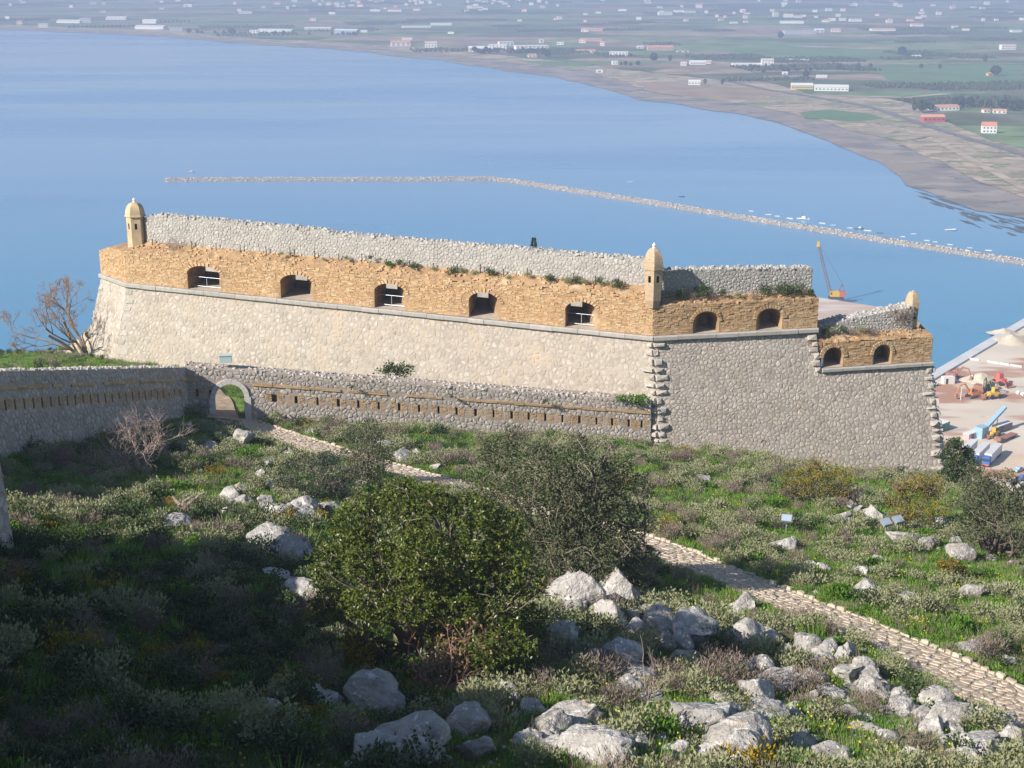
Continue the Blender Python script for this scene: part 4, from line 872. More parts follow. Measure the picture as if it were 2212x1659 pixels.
# ------------------------------------------------------------------ upper curtain at the left edge, whose shadow lies over the slope
ut = thing('upper_curtain', 'dark battered wall corner rising at the left edge above shaded slope', 'wall', (-18, 48, CAMZ - 24))
gc0 = onground(33, 1195); gt0 = atY(2, 1010, gc0[1] + .25); sl_ = (gt0 - gc0) / (gt0[2] - gc0[2]); g_low = CAMZ - 27.0
def edge(z): return gc0 + sl_ * (z - gc0[2])
XO = edge(CAMZ - 16.3)[0] + 18.0; YO = edge(CAMZ - 16.3)[1] - 50.2
L1 = [(-18.0 + XO, 50.2 + YO, 16.3), (-17.6 + XO, 44.0, 14.6), (-17.0 + XO * .8, 37.0, 12.4), (-16.2 + XO * .6, 30.0, 8.9), (-15.0 + XO * .3, 20.0, 5.4), (-14.0, 8.0, 4.0)]
V = []
for (x, y, d) in L1:
    zt = CAMZ - d; V += [(x, y, zt), (x - sl_[0] * (zt - g_low), y, g_low), (x - 4.5, y - .5, zt), (x - 4.5, y - .5, g_low)]
n = len(L1); V = np.array(V); V[1] = edge(g_low); mb = MB()
fs_ = []
for k in range(n - 1): fs_ += [(4 * k, 4 * k + 4, 4 * k + 5, 4 * k + 1), (4 * k, 4 * k + 2, 4 * k + 6, 4 * k + 4), (4 * k + 2, 4 * k + 3, 4 * k + 7, 4 * k + 6)]
fs_ += [(0, 1, 3, 2), (4 * n - 4, 4 * n - 2, 4 * n - 1, 4 * n - 3)]
mb.add(V, fs_, 0, .5); mb.build('wall_core', M_mortarB, ut)
fU = patchmap(V[1], V[5], V[0], V[4], 6.2, 10.5)
if fU.n[0] < 0: fU = flipmap(fU)
lay(ut, [(*stone(p, fU, RG, .03, .05), RG.random()) for p in cells(0, 6.2, 0, 10.5, .7, .45, RG)], M_stoneB, 60)
# ragged parapet blocks on top break the outline of the shadow
for k in range(9):
    t_ = k / 9; i = min(int(t_ * 4), 3); f_ = t_ * 4 - i; q = np.array(L1[i]) * (1 - f_) + np.array(L1[i + 1]) * f_; h = RG.uniform(.3, 1.3); V_ = MB().box((q[0] - .8, q[1], CAMZ - q[2] + h / 2 - .05), (1.5, RG.uniform(1.2, 2.4), h), RG.normal(0, .05), 0, RG.random(), .9); V_.build('parapet_block', M_quoin, ut, (q[0] - .8, q[1], CAMZ - q[2]))
# ------------------------------------------------------------------ breakwater
RF = np.random.default_rng(21)
def rockmesh(seed, sub=1):
    import bmesh
    bm = bmesh.new(); bmesh.ops.create_icosphere(bm, subdivisions=sub, radius=1.0); v = np.array([p.co[:] for p in bm.verts]); f = [tuple(q.index for q in p.verts) for p in bm.faces]; bm.free()
    return v, f
ICO1 = rockmesh(0, 1)
M_rockpale = mat('breakwater_rock', [c(.44, .42, .38), c(.56, .53, .49), c(.36, .34, .31), c(.62, .59, .55)], .5, .2, .9)
M_core = mat('breakwater_core', [c(.26, .24, .22)], .4, .2, .95)
bw = thing('breakwater', 'long pale rubble breakwater bending across the bay', 'breakwater', atZ(1000, 388, 0))
BW = [atZ(a, b, 0) for a, b in [(358, 390), (600, 389), (900, 389), (1060, 388), (1110, 393), (1250, 415), (1400, 438), (1560, 464), (1700, 487), (1850, 511), (2000, 535), (2150, 559), (2260, 577), (2500, 615)]]
prof = [(-6.5, -1.5), (-2.2, 1.8), (2.2, 1.8), (6.5, -1.5)]; mb = MB(); V = []
for i, p in enumerate(BW):
    t = BW[min(i + 1, len(BW) - 1)] - BW[max(i - 1, 0)]; t /= np.linalg.norm(t); n_ = np.array([-t[1], t[0], 0])
    for d, z in prof: V.append(p + n_ * d + np.array([0, 0, z]))
mb.add(V, [(4 * i + j, 4 * i + j + 1, 4 * i + 5 + j, 4 * i + 4 + j) for i in range(len(BW) - 1) for j in range(3)] + [(0, 1, 2, 3)], 0, .5); mb.build('core', M_core, bw)
vs = []; fs_ = []; rr = []; iv, if_ = ICO1; if_ = np.array(if_); k = 0
for i in range(len(BW) - 1):
    a, b = BW[i], BW[i + 1]; L = np.linalg.norm(b - a); t = (b - a) / L; n_ = np.array([-t[1], t[0], 0])
    for _ in range(int(L * 4.5)):
        d = RF.uniform(-6.6, 6.6); z = np.interp(abs(d), [0, 2.2, 7], [1.9, 1.8, -1.2]); p = a + t * RF.uniform(0, L) + n_ * d + np.array([0, 0, z]); s = RF.uniform(.35, .85)
        vs.append(iv * np.array([s, s, s * .8]) * RF.uniform(.8, 1.2, (len(iv), 1)) + p); fs_.append(if_ + k); k += len(iv); rr += [RF.random()] * len(iv)
stuff(put('rocks', npmesh('rocks', np.vstack(vs), np.vstack(fs_), M_rockpale, rr), bw))

# ------------------------------------------------------------------ boats
M_hull = mat('white_hull', [c(.80, .80, .79)], 2, .05, .5); M_hulld = mat('dark_hull', [c(.12, .13, .16)], 2, .05, .5); M_deck = mat('boat_inside', [c(.40, .34, .28)], 2, .1, .8); M_cab = mat('boat_cabin', [c(.72, .73, .74)], 2, .05, .5)
ORD = ['leftmost', 'second from the left', 'third from the left', 'fourth from the left', 'fifth from the left', 'sixth from the left', 'seventh from the left', 'eighth from the left', 'ninth from the left', 'tenth from the left']
def nth(k):
    if k < len(ORD): return ORD[k]
    s = 'th' if 10 < (k + 1) % 100 < 14 else {1: 'st', 2: 'nd', 3: 'rd'}.get((k + 1) % 10, 'th'); return '%d%s from the left' % (k + 1, s)
def boat(px, py, L, rz, label, cabin=False, hm=None, group=None):
    p = atZ(px, py, 0); T = thing('boat', label, 'boat', (0, 0, 0), group); hb = MB(); n = 7; V = []
    for i in range(n):
        s = i / (n - 1); w = .18 * L * (math.sin(min(1, .35 + s * .65 if s < .8 else 1) * math.pi / 2) if s < .75 else math.sqrt(max(0, (1 - s) / .25))); x = (s - .5) * L; sh = .10 * L * (.75 + .45 * s * s)
        V += [(x, -w, sh), (x, -w * .6, -.1), (x, w * .6, -.1), (x, w, sh)]
    hb.add(V, [(4 * i + j, 4 * i + 4 + j, 4 * i + 5 + j, 4 * i + 1 + j) for i in range(n - 1) for j in range(3)] + [(0, 1, 2, 3)], 0, .5); hb.build('hull', hm or M_hull, T)
    d = MB(); d.add([(v[0], v[1] * .96, v[2] - .05 * L) for v in V[0::4]] + [(v[0], v[1] * .96, v[2] - .05 * L) for v in V[3::4]], [(i, i + 1, n + i + 1, n + i) for i in range(n - 1)], 0, .5); d.build('deck', M_deck, T)
    if cabin:
        cbn = MB(); cbn.box((.05 * L, 0, .17 * L), (.32 * L, .22 * L, .16 * L), 0, 0, .5, .85); cbn.build('cabin', M_cab, T); m_ = MB(); m_.tube([(-.08 * L, 0, .1 * L), (-.08 * L, 0, .55 * L)], .03 * L ** .5, 5); m_.build('mast', M_iron_hole, T)
    T.location = tuple(p); T.rotation_euler = (0, 0, rz); return T
boat(413, 372, 5.6, .1, 'small pale boat off the outer end of the breakwater', True, group='boats in the bay')
boat(1361, 394, 4.8, .1, 'white rowing boat on open water beyond middle of the breakwater', group='boats in the bay')
boat(1473, 425, 4.6, .2, 'dark boat just beyond the breakwater, right of white rowing boat', False, M_hulld, group='boats in the bay')
boat(2054, 497.5, 7.2, -.05, 'largest white boat on open water near the mud flat', group='boats in the bay')
boat(1974, 506, 3.6, -.2, 'small white boat between breakwater and the large white boat', group='boats in the bay')
boat(1735, 474, 8.5, -.5, 'white cabin boat with mast moored behind the breakwater', True, group='boats moored at the breakwater')
boat(1856, 494.5, 5.6, -.3, 'dark-hulled cabin boat with mast moored at the breakwater', True, M_hulld, group='boats moored at the breakwater')
mo = [(1622, 456.5, 3.6), (1660, 464.5, 4.6), (1679, 467.5, 3.6), (1706, 472.5, 4.8), (1776, 483, 4.4), (1800, 487, 3.4), (1836, 493, 3.6), (1874, 499.3, 5), (1900, 503.5, 3.8), (1950, 511.5, 3), (2002, 520, 3.4), (2020, 523, 3), (2052, 529, 3.4), (2095, 536, 3), (2135, 541.5, 4)]
for k, (a, b, l) in enumerate(mo): boat(a, b, l, -.5 + RF.uniform(-.3, .3), 'small white open boat in the row moored along breakwater, ' + nth(k), False, M_hulld if k in (8,) else None, 'small boats moored along the breakwater')

# ------------------------------------------------------------------ houses and sheds on the far plain
M_wallw = mat('white_wall', [c(.86, .84, .80), c(.80, .76, .69), c(.88, .87, .84)], .3, .06, .9); M_roofr = mat('red_roof', [c(.60, .24, .15), c(.66, .34, .23)], .3, .12, .9); M_roofw = mat('pale_roof', [c(.78, .78, .77), c(.70, .70, .71)], .3, .08, .8)
M_red = mat('red_wall', [c(.50, .10, .08)], .3, .1, .85); M_yellow = mat('yellow_wall', [c(.62, .50, .22)], .3, .08, .85); M_blue = mat('blue_wall', [c(.35, .48, .60)], .3, .08, .8); M_pink = mat('pink_wall', [c(.62, .40, .36)], .3, .08, .9); M_win = mat('window_dark', [c(.05, .06, .07)], .3, .05, .3)
M_glassg = mat('greenhouse_sheet', [c(.55, .60, .64), c(.48, .52, .56)], .2, .1, .5)
def house(px, py, wpx, hpx, label, wall=None, roof='r', depth=None, wins=0, group=None, rz=None):
    p = atZ(px, py, 1.0); Y = p[1] / cp; k = p[1] * 1.0 / F / (ray(px, py)[1]); w = wpx * k; h = max(2.8, hpx * k); d = depth or max(7.0, min(w * .45, 22)); rz = RF.uniform(-.25, .25) if rz is None else rz
    T = thing('house' if w < 26 else 'shed', label, 'house' if w < 26 else 'building', (0, 0, 0), group)
    hw = h * (.66 if roof in 'rw' else .95); b = MB(); b.box((0, d / 2, hw / 2 - .3), (w, d, hw + .6), 0, 0, RF.random()); b.build('wall', wall or M_wallw, T)
    r = MB(); o = .35
    if roof in 'rw':
        V = [(-w / 2 - o, -o, hw), (w / 2 + o, -o, hw), (w / 2 + o, d + o, hw), (-w / 2 - o, d + o, hw), (-w / 2 - o, d / 2, h), (w / 2 + o, d / 2, h)]
        r.add(V, [(0, 1, 5, 4), (2, 3, 4, 5), (0, 4, 3), (1, 2, 5), (0, 3, 2, 1)], 0, RF.random()); r.build('roof', M_roofr if roof == 'r' else M_roofw, T)
    else: r.box((0, d / 2, hw + .12), (w + .5, d + .5, .35), 0, 0, RF.random()); r.build('roof', M_wallw if roof == 'f' else M_glassg, T)
    for i in range(wins):
        x = -w / 2 + w * (i + .5) / wins
        for lv in range(1 if hw < 5.5 else 2):
            m_ = MB(); m_.box((x, -.02, hw * (.5 if hw < 5.5 else (.28 + .45 * lv))), (w / wins * .45, .12, 1.4), 0, 0, .5); m_.build('window', M_win, T)
    T.location = tuple(p); T.rotation_euler = (0, 0, rz); return T
HS = [  # x, y of the base, width, height, wall, roof, windows
 (16, 43, 10, 8, 'w', 'f', 0), (42, 53, 12, 8, 'w', 'r', 2), (93, 59, 20, 8, 'w', 'f', 4), (147, 50, 55, 7, 'w', 'w', 0), (185, 50, 22, 11, 'w', 'f', 4), (250, 43, 45, 7, 'w', 'w', 5), (322, 51, 32, 9, 'w', 'w', 0), (322, 63, 66, 8, 'w', 'w', 0),
 (380, 67, 28, 7, 'g', 'g', 0), (549, 74, 20, 9, 'w', 'f', 3), (406, 15, 18, 6, 'w', 'f', 0), (222, 27, 12, 4, 'w', 'r', 0), (530, 30, 28, 5, 'w', 'w', 0), (201, 9, 14, 4, 'w', 'r', 0), (592, 70, 78, 7, 'w', 'w', 0), (686, 65, 58, 6, 'g', 'w', 0),
 (746, 72, 50, 9, 'b', 'w', 0), (786, 70, 14, 5, 'w', 'w', 0), (676, 45, 14, 6, 'w', 'r', 2), (717, 31, 14, 5, 'w', 'f', 0), (810, 25, 22, 5, 'w', 'f', 0), (852, 25, 30, 5, 'w', 'r', 0), (900, 23, 16, 5, 'w', 'r', 0), (900, 60, 62, 4, 'w', 'w', 0), (953, 55, 46, 5, 'w', 'w', 0),
 (866, 100, 42, 12, 'w', 'r', 4), (931, 103, 26, 13, 'w', 'f', 4), (880, 86, 22, 4, 'w', 'w', 0), (974, 73, 14, 4, 'w', 'w', 0), (1035, 112, 46, 12, 'w', 'w', 5), (1074, 106, 40, 9, 'w', 'f', 5), (1094, 99, 32, 9, 'w', 'f', 4), (1008, 26, 10, 5, 'w', 'r', 0), (1031, 18, 26, 5, 'w', 'r', 0),
 (1150, 108, 72, 9, 'w', 'f', 8), (1150, 124, 18, 8, 'w', 'r', 2), (1170, 93, 9, 8, 'w', 'f', 1), (1263, 69, 16, 8, 'w', 'r', 2), (1285, 67, 34, 6, 'p', 'r', 0), (1258, 93, 14, 9, 'w', 'r', 2), (1278, 88, 46, 5, 'p', 'r', 0), (1210, 97, 15, 6, 'w', 'f', 2), (1301, 99, 10, 10, 'w', 'r', 2),
 (1265, 113, 42, 6, 'w', 'r', 4), (1336, 121, 40, 9, 'w', 'f', 6), (1427, 109, 56, 10, 'p', 'r', 9), (1384, 105, 14, 6, 'w', 'w', 2), (1475, 113, 26, 4, 'w', 'r', 2), (1344, 24, 18, 4, 'w', 'f', 0), (1438, 33, 30, 7, 'w', 'f', 0), (1467, 29, 24, 7, 'w', 'f', 0), (1490, 30, 26, 6, 'w', 'f', 0), (1510, 17, 14, 9, 'w', 'r', 0),
 (1586, 51, 16, 4, 'w', 'f', 0), (1612, 49, 10, 5, 'w', 'r', 0), (1329, 140, 12, 8, 'w', 'f', 2), (1477, 142, 12, 8, 'w', 'f', 2), (1508, 140, 34, 9, 'w', 'w', 6), (1530, 138, 12, 8, 'w', 'r', 2), (1500, 183, 26, 10, 'w', 'w', 4), (1295, 156, 14, 5, 'w', 'w', 1), (1615, 142, 62, 5, 'w', 'w', 0), (1658, 142, 26, 15, 'w', 'f', 4),
 (1733, 193, 46, 13, 'y', 'w', 8), (1796, 197, 72, 13, 'w', 'w', 9), (2044, 239, 60, 12, 'w', 'r', 7), (2018, 263, 48, 15, 'R', 'r', 5), (2137, 288, 30, 24, 'w', 'r', 4), (2132, 244, 14, 9, 'w', 'r', 2), (2159, 245, 28, 9, 'w', 'r', 3), (2179, 108, 32, 11, 'w', 'f', 5), (1771, 71, 20, 9, 'w', 'w', 2), (1806, 69, 20, 8, 'w', 'r', 3),
 (1909, 67, 52, 6, 'w', 'r', 0), (1729, 74, 70, 7, 'g', 'g', 0), (1982, 58, 26, 8, 'w', 'r', 0), (1695, 161, 12, 6, 'w', 'w', 1), (1776, 168, 22, 6, 'w', 'w', 0), (1723, 132, 46, 4, 'w', 'w', 0), (1982, 125, 18, 6, 'w', 'w', 0), (2140, 164, 11, 7, 'y', 'r', 1), (1842, 14, 12, 5, 'w', 'r', 0), (1791, 24, 14, 6, 'w', 'f', 0),
 (1676, 36, 12, 10, 'w', 'f', 2), (1703, 38, 20, 8, 'w', 'f', 0), (1724, 40, 18, 7, 'w', 'r', 0), (1711, 51, 50, 5, 'w', 'f', 0), (1783, 48, 15, 6, 'w', 'r', 0), (1798, 45, 14, 6, 'w', 'f', 0), (1821, 45, 14, 6, 'w', 'f', 0), (1849, 47, 26, 6, 'w', 'f', 0), (1922, 50, 14, 7, 'w', 'f', 0), (1967, 46, 14, 5, 'w', 'r', 0), (2063, 61, 12, 5, 'w', 'f', 0), (2086, 66, 16, 5, 'w', 'r', 0), (2197, 70, 24, 5, 'w', 'f', 0)]
WM = {'w': M_wallw, 'g': M_glassg, 'b': M_blue, 'p': M_pink, 'y': M_yellow, 'R': M_red}; WN = {'w': 'white', 'g': 'grey', 'b': 'blue-fronted', 'p': 'pink', 'y': 'yellow', 'R': 'red'}
cls = {}
for h in HS:
    zone = 'near the far shore' if h[1] > 95 or (h[0] < 800 and h[1] > 40) else 'far out on the plain'
    if h[0] > 1990 and h[1] > 200: zone = 'by the coast road'
    cls.setdefault(('long ' if h[2] > 40 else 'low ' if h[3] < 6 else 'tall ' if h[3] > 9 else '') + WN[h[4]] + ' ' + ('shed' if h[2] > 40 else 'house') + {'r': ' with red roof ', 'w': ' with pale pitched roof ', 'f': ' with flat roof ', 'g': ' '}[h[5]] + zone, []).append(h)
for lab, hs in cls.items():
    hs.sort()
    for k, h in enumerate(hs): house(h[0], h[1], h[2], h[3], lab + (', ' + nth(k) if len(hs) > 1 else ''), WM[h[4]], h[5], None, h[6])
VH = []
for k in range(170):
    px = RF.uniform(600, 2212) if k < 130 else RF.uniform(0, 1200); py = RF.uniform(-8, 48) if px > 1100 else RF.uniform(-8, 26)
    if px < 1100 and py > 18 and RF.random() < .5: py -= 14
    VH.append((px, py))
for k, (px, py) in enumerate(sorted(VH)): house(px, py, RF.uniform(5, 13), RF.uniform(4, 7), 'tiny white village house far away on the hazy plain, ' + nth(k), None, 'rf'[int(RF.random() < .55)], None, 0, 'distant village houses')

# ------------------------------------------------------------------ far trees and orchards
M_fartree = mat('far_foliage', [c(.035, .05, .02), c(.05, .07, .03), c(.07, .09, .04)], .3, .2, .95); M_orch = mat('orchard_foliage', [c(.035, .05, .022), c(.055, .075, .03), c(.075, .09, .045)], .3, .2, .95)
def blobtree(h, w, rg):
    n = 420; d = rg.normal(0, 1, (n, 3)); d /= np.linalg.norm(d, axis=1)[:, None]; r = rg.uniform(.55, 1, n) ** .5 * (1 + .35 * fbm(d * 2, int(rg.integers(99)), 2)); ctr = d * r[:, None] * np.array([w / 2, w / 2, h * .42]) + np.array([0, 0, h * .58])
    s = w * .085; a = rg.normal(0, 1, (n, 3)); a /= np.linalg.norm(a, axis=1)[:, None]; b = np.cross(a, rg.normal(0, 1, (n, 3))); b /= np.linalg.norm(b, axis=1)[:, None]
    V = np.stack([ctr - a * s, ctr + b * s, ctr + a * s, ctr - b * s], 1).reshape(-1, 3); return V, np.arange(4 * n).reshape(-1, 4), np.repeat(rg.random(n), 4)
FT = [blobtree(1.0, wd, RF) for wd in (.8, .9, .55, 1.05)]; FTM = [npmesh('far_crown', v, f, M_fartree, r) for v, f, r in FT]; TRK = MB().tube([(0, 0, -.02), (0, 0, .5)], [.04, .025], 5).mesh('far_trunk', M_bark)
def fartree(px, py, hpx, label, group=None, z=1.0, kind=None):
    p = atZ(px, py, z); k = p[1] / F / ray(px, py)[1]; h = hpx * k; T = thing('tree', label, 'tree', (0, 0, 0), group); put('crown', FTM[int(RF.integers(4)) if kind is None else kind], T, rot=(0, 0, RF.uniform(0, 6))); put('trunk', TRK, T); T.location = tuple(p); T.scale = (h, h, h); return T
big = [(1948, 119, 18), (2128, 136, 18), (2150, 164, 22), (1854, 152, 16), (1812, 152, 14), (1880, 148, 11), (1741, 168, 16), (1686, 84, 16), (1412, 134, 20), (1447, 134, 15), (1183, 124, 15), (500, 74, 14), (408, 72, 11), (1523, 183, 13), (1560, 184, 12), (1990, 148, 10), (2030, 149, 10)]
big.sort()
for k, (a, b, h) in enumerate(big): fartree(a, b, h, 'dark rounded tree standing alone on the far plain, ' + nth(k), 'lone trees on the plain')
for k, (a, b, h) in enumerate([(1975, 242, 22), (1992, 243, 26), (2010, 240, 18), (2062, 232, 20), (2074, 230, 22), (2095, 232, 22), (2118, 235, 20), (2135, 234, 18), (2168, 238, 24), (2188, 240, 22), (2204, 240, 24)]): fartree(a, b, h, 'dark tree in the group beside the coast road houses, ' + nth(k), 'trees by the coast road houses')
for k, a in enumerate(sorted([1108 + 80 * RF.random() if k < 18 else RF.uniform(1020, 1110) for k in range(34)])): fartree(a, 113 + RF.uniform(-1, 4), RF.uniform(7, 12), 'dark tree in the row before the white shore buildings, ' + nth(k), 'tree row at the white buildings')
for k, a in enumerate(sorted([RF.uniform(1330, 1380) if k < 8 else RF.uniform(1620, 1760) for k in range(24)])): fartree(a, 142 + (a > 1600) * RF.uniform(4, 16), RF.uniform(6, 11), 'low dark tree among buildings by the shore road, ' + nth(k), 'trees among the shore buildings')
for k, a in enumerate(sorted(RF.uniform(400, 780, 26))): fartree(a, 72 + (a - 400) * .014, RF.uniform(5, 9), 'small tree among sheds on the left far shore, ' + nth(k), 'trees along the left far shore')
# orchards: rows of low trees, one mass
P = []
for _ in range(260):
    yy = 1500 + 5200 * RF.random() ** .8; xx = RF.uniform(-.42, .42) * yy; sh = np.interp(xx / yy, [-.36, -.17, -.02, .1, .2, .3, .36], [3500, 2900, 2350, 1900, 1700, 1500, 1350])
    if yy < sh * 1.05: continue
    a = .22; n1, n2 = int(RF.integers(6, 22)), int(RF.integers(5, 16)); sx, sy = 9, 7.5
    for i in range(n1):
        for j in range(n2):
            u, v = (i - n1 / 2) * sx + RF.normal(0, .8), (j - n2 / 2) * sy + RF.normal(0, .8); P.append((xx + u * math.cos(a) - v * math.sin(a), yy + u * math.sin(a) + v * math.cos(a)))
P = np.array(P); hs = RF.uniform(1.5, 2.7, len(P)); V = (iv[None] * RF.uniform(.75, 1.2, (len(P), len(iv), 1))) * hs[:, None, None] * np.array([1.15, 1.15, .85]) + np.c_[P, 1 + hs * .7][:, None]
stuff(tag(put('orchard', npmesh('orchard', V.reshape(-1, 3), (if_[None] + (np.arange(len(P)) * len(iv))[:, None, None]).reshape(-1, 3), M_orch, np.repeat(RF.random(len(P)), len(iv)))), 'dark orchard rows covering the far plain', 'orchard'))
# ------------------------------------------------------------------ crane and machines on the quay
M_cry = mat('crane_yellow', [c(.62, .40, .06)], 1, .1, .6); M_crr = mat('crane_red', [c(.55, .14, .10)], 1, .1, .6); M_track2 = mat('track_steel', [c(.07, .07, .08)], 1, .2, .7); M_boom = mat('boom_steel', [c(.20, .14, .12)], 1, .1, .6)
M_tarp = mat('trailer_tarp', [c(.70, .70, .69), c(.62, .62, .62)], .5, .08, .7); M_cabb = mat('cab_blue', [c(.06, .16, .45)], 1, .05, .4); M_tyre = mat('tyre', [c(.03, .03, .03)], 1, .1, .8); M_blu2 = mat('conveyor_blue', [c(.30, .46, .58)], 1, .1, .6); M_org = mat('machine_orange', [c(.55, .22, .06)], 1, .15, .7); M_gre = mat('machine_green', [c(.10, .28, .16)], 1, .1, .6); M_rust = mat('rusty_machine', [c(.30, .14, .09), c(.36, .18, .12)], 1, .2, .8)
def lattice(mb, a, b, w0, w1, n):
    a = np.array(a, float); b = np.array(b, float); t = (b - a) / np.linalg.norm(b - a); s = np.cross(t, [0, 1, 0]); s /= np.linalg.norm(s); o = np.cross(t, s); prev = None
    for i in range(n + 1):
        k = i / n; w = (w0 + (w1 - w0) * k) / 2; p = a + (b - a) * k; cs = [p + s * w * i1 + o * w * j1 for i1, j1 in ((-1, -1), (1, -1), (1, 1), (-1, 1))]
        if prev is not None:
            for q in range(4): mb.tube([prev[q], cs[q]], .13, 4); mb.tube([prev[q], cs[(q + 1) % 4]], .08, 4)
        prev = cs
p = atZ(1806, 645, QZ); T = thing('crawler_crane', 'yellow and red crawler crane with raised lattice boom on pier', 'crane', (0, 0, 0))
for s in (-1, 1): MB().box((0, s * 1.7, .6), (7.5, 1.0, 1.2), 0, 0, .5, .9).build('crawler_track', M_track2, T)
MB().box((-.9, 0, 2.5), (4.4, 3.2, 2.6), 0, 0, .5).build('cab', M_cry, T); MB().box((2.8, 0, 2.4), (3.0, 3.2, 2.4), 0, 0, .5).build('engine_housing', M_crr, T); MB().box((-2.7, -1.62, 2.9), (.8, .1, 1.1), 0, 0, .5).build('cab_window', M_win, T)
mb = MB(); tip = (-10.5, 0, 28.5); lattice(mb, (-2.8, 0, 2.0), (-9.9, 0, 26.0), 1.3, 1.0, 14); mb.build('boom', M_boom, T); MB().box((-10.2, 0, 27.2), (1.5, 1.3, 2.6), 0, 0, .5, .7).build('boom_head', M_cry, T)
mb = MB(); mb.tube([(1.0, -.9, 3.8), (2.6, -.5, 7.6)], .16, 5); mb.tube([(1.0, .9, 3.8), (2.6, .5, 7.6)], .16, 5); mb.tube([(4.0, 0, 3.6), (2.6, 0, 7.6)], .16, 5); mb.build('gantry', M_boom, T)
mb = MB(); mb.tube([(2.6, 0, 7.6), (-10.0, 0, 27.6)], .07, 4); mb.build('pendant_line', M_boom, T)
T.location = tuple(p); T.rotation_euler = (0, 0, -.06)
def truck(px, py, rz, cabm, label):
    T = thing('truck', label, 'truck', (0, 0, 0), 'semi-trailer trucks parked on the quay'); MB().box((4.6, 0, 2.55), (13.2, 2.5, 2.9), 0, 0, RF.random()).build('trailer', M_tarp, T); MB().box((4.6, 0, .95), (12.8, 1.2, .3), 0, 0, .5).build('chassis', M_track2, T)
    MB().box((-3.6, 0, 2.1), (2.3, 2.5, 2.9), 0, 0, .5, .94).build('cab', cabm, T); MB().box((-4.78, 0, 2.6), (.08, 2.1, .9), 0, 0, .5).build('windscreen', M_win, T); MB().box((-4.80, 0, .9), (.1, 2.3, .5), 0, 0, .5).build('bumper', M_crr, T)
    for x in (-3.7, -1.2, 7.6, 8.9, 10.2):
        for s in (-1, 1): MB().tube([(x, s * .85, .5), (x, s * 1.2, .5)], .5, 10).build('wheel', M_tyre, T)
    T.location = tuple(atZ(px, py, QZ)); T.rotation_euler = (0, 0, rz); return T
def dirq(p, q): a, b = atZ(*p, QZ), atZ(*q, QZ); return math.atan2(b[1] - a[1], b[0] - a[0])
rzt = dirq((2110, 1000), (2138, 972))
truck(2109, 999, rzt, M_cabb, 'blue-cabbed truck with pale trailer, middle of three beside dark tree'); truck(2136, 1001, rzt, M_cabb, 'truck with blue cab and red bumper, rightmost of three'); truck(2082, 992, rzt, M_org, 'orange-cabbed truck with grey trailer mostly hidden behind dark tree')
def loader(px, py, rz, m, label, sc=1.0, boomup=True, group='machines parked on the quay'):
    T = thing('wheel_loader', label, 'loader', (0, 0, 0), group); MB().box((0, 0, 1.4), (4.0, 2.2, 1.2), 0, 0, .5, .92).build('body', m, T); MB().box((.3, 0, 2.7), (1.6, 1.7, 1.5), 0, 0, .5, .85).build('cab', m, T); MB().box((.3, -.88, 2.8), (1.2, .06, .8), 0, 0, .5).build('window', M_win, T)
    for x in (-1.3, 1.4):
        for s in (-1, 1): MB().tube([(x, s * .85, .75), (x, s * 1.35, .75)], .75, 10).build('wheel', M_tyre, T)
    mb = MB(); mb.tube([(-1.6, .7, 1.8), (-3.6, .7, .9)], .18, 5); mb.tube([(-1.6, -.7, 1.8), (-3.6, -.7, .9)], .18, 5); mb.build('lift_arm', m, T); b = MB(); b.add([(-3.5, -1.4, .3), (-3.5, 1.4, .3), (-3.7, 1.4, 1.5), (-3.7, -1.4, 1.5), (-4.8, -1.4, .2), (-4.8, 1.4, .2)], [(0, 1, 2, 3), (0, 4, 5, 1), (0, 3, 4), (1, 5, 2)], 0, .5); b.build('bucket', M_rust, T)
    T.location = tuple(atZ(px, py, QZ)); T.rotation_euler = (0, 0, rz); T.scale = (sc, sc, sc); return T
def excavator(px, py, rz, m, label, sc=1.0):
    T = thing('excavator', label, 'excavator', (0, 0, 0), 'machines parked on the quay')
    for s in (-1, 1): MB().box((0, s * 1.1, .45), (4.2, .7, .9), 0, 0, .5, .85).build('crawler_track', M_track2, T)
    MB().box((.4, 0, 1.6), (3.4, 2.5, 1.3), 0, 0, .5, .95).build('body', m, T); MB().box((-.9, -.7, 2.4), (1.3, 1.0, 1.6), 0, 0, .5, .9).build('cab', m, T); MB().box((-1.3, -1.22, 2.6), (.9, .06, .9), 0, 0, .5).build('window', M_win, T)
    mb = MB(); mb.tube([(-1.2, .4, 1.8), (-3.2, .4, 4.6), (-5.2, .4, 4.2)], [.32, .28, .22], 6); mb.build('boom', m, T); mb = MB(); mb.tube([(-5.2, .4, 4.3), (-6.2, .4, 1.8)], [.2, .16], 6); mb.build('stick', m, T); MB().box((-6.2, .4, 1.2), (.9, 1.0, 1.0), 0, 0, .5, .7).build('bucket', M_rust, T)
    T.location = tuple(atZ(px, py, QZ)); T.rotation_euler = (0, 0, rz); T.scale = (sc, sc, sc); return T
excavator(2102, 858, .4, M_org, 'orange tracked excavator, left of the machine cluster on quay', 1.25); excavator(2118, 846, 2.4, M_rust, 'rusty excavator behind the orange one on the quay', 1.2); excavator(2136, 842, 1.0, M_gre, 'green excavator at the back of the machine cluster', 1.25)
loader(2146, 860, .3, M_cry, 'yellow wheel loader at the right of machine cluster', 1.25); loader(2160, 830, 2.0, M_crr, 'dark red wheel loader beside the pale sand heap', 1.3); loader(2147, 943, .6, M_cry, 'yellow wheel loader beside the blue conveyor', 1.0)
excavator(2057, 818, 2.6, M_rust, 'rusty grab machine beside white container near the quay edge', 1.2)
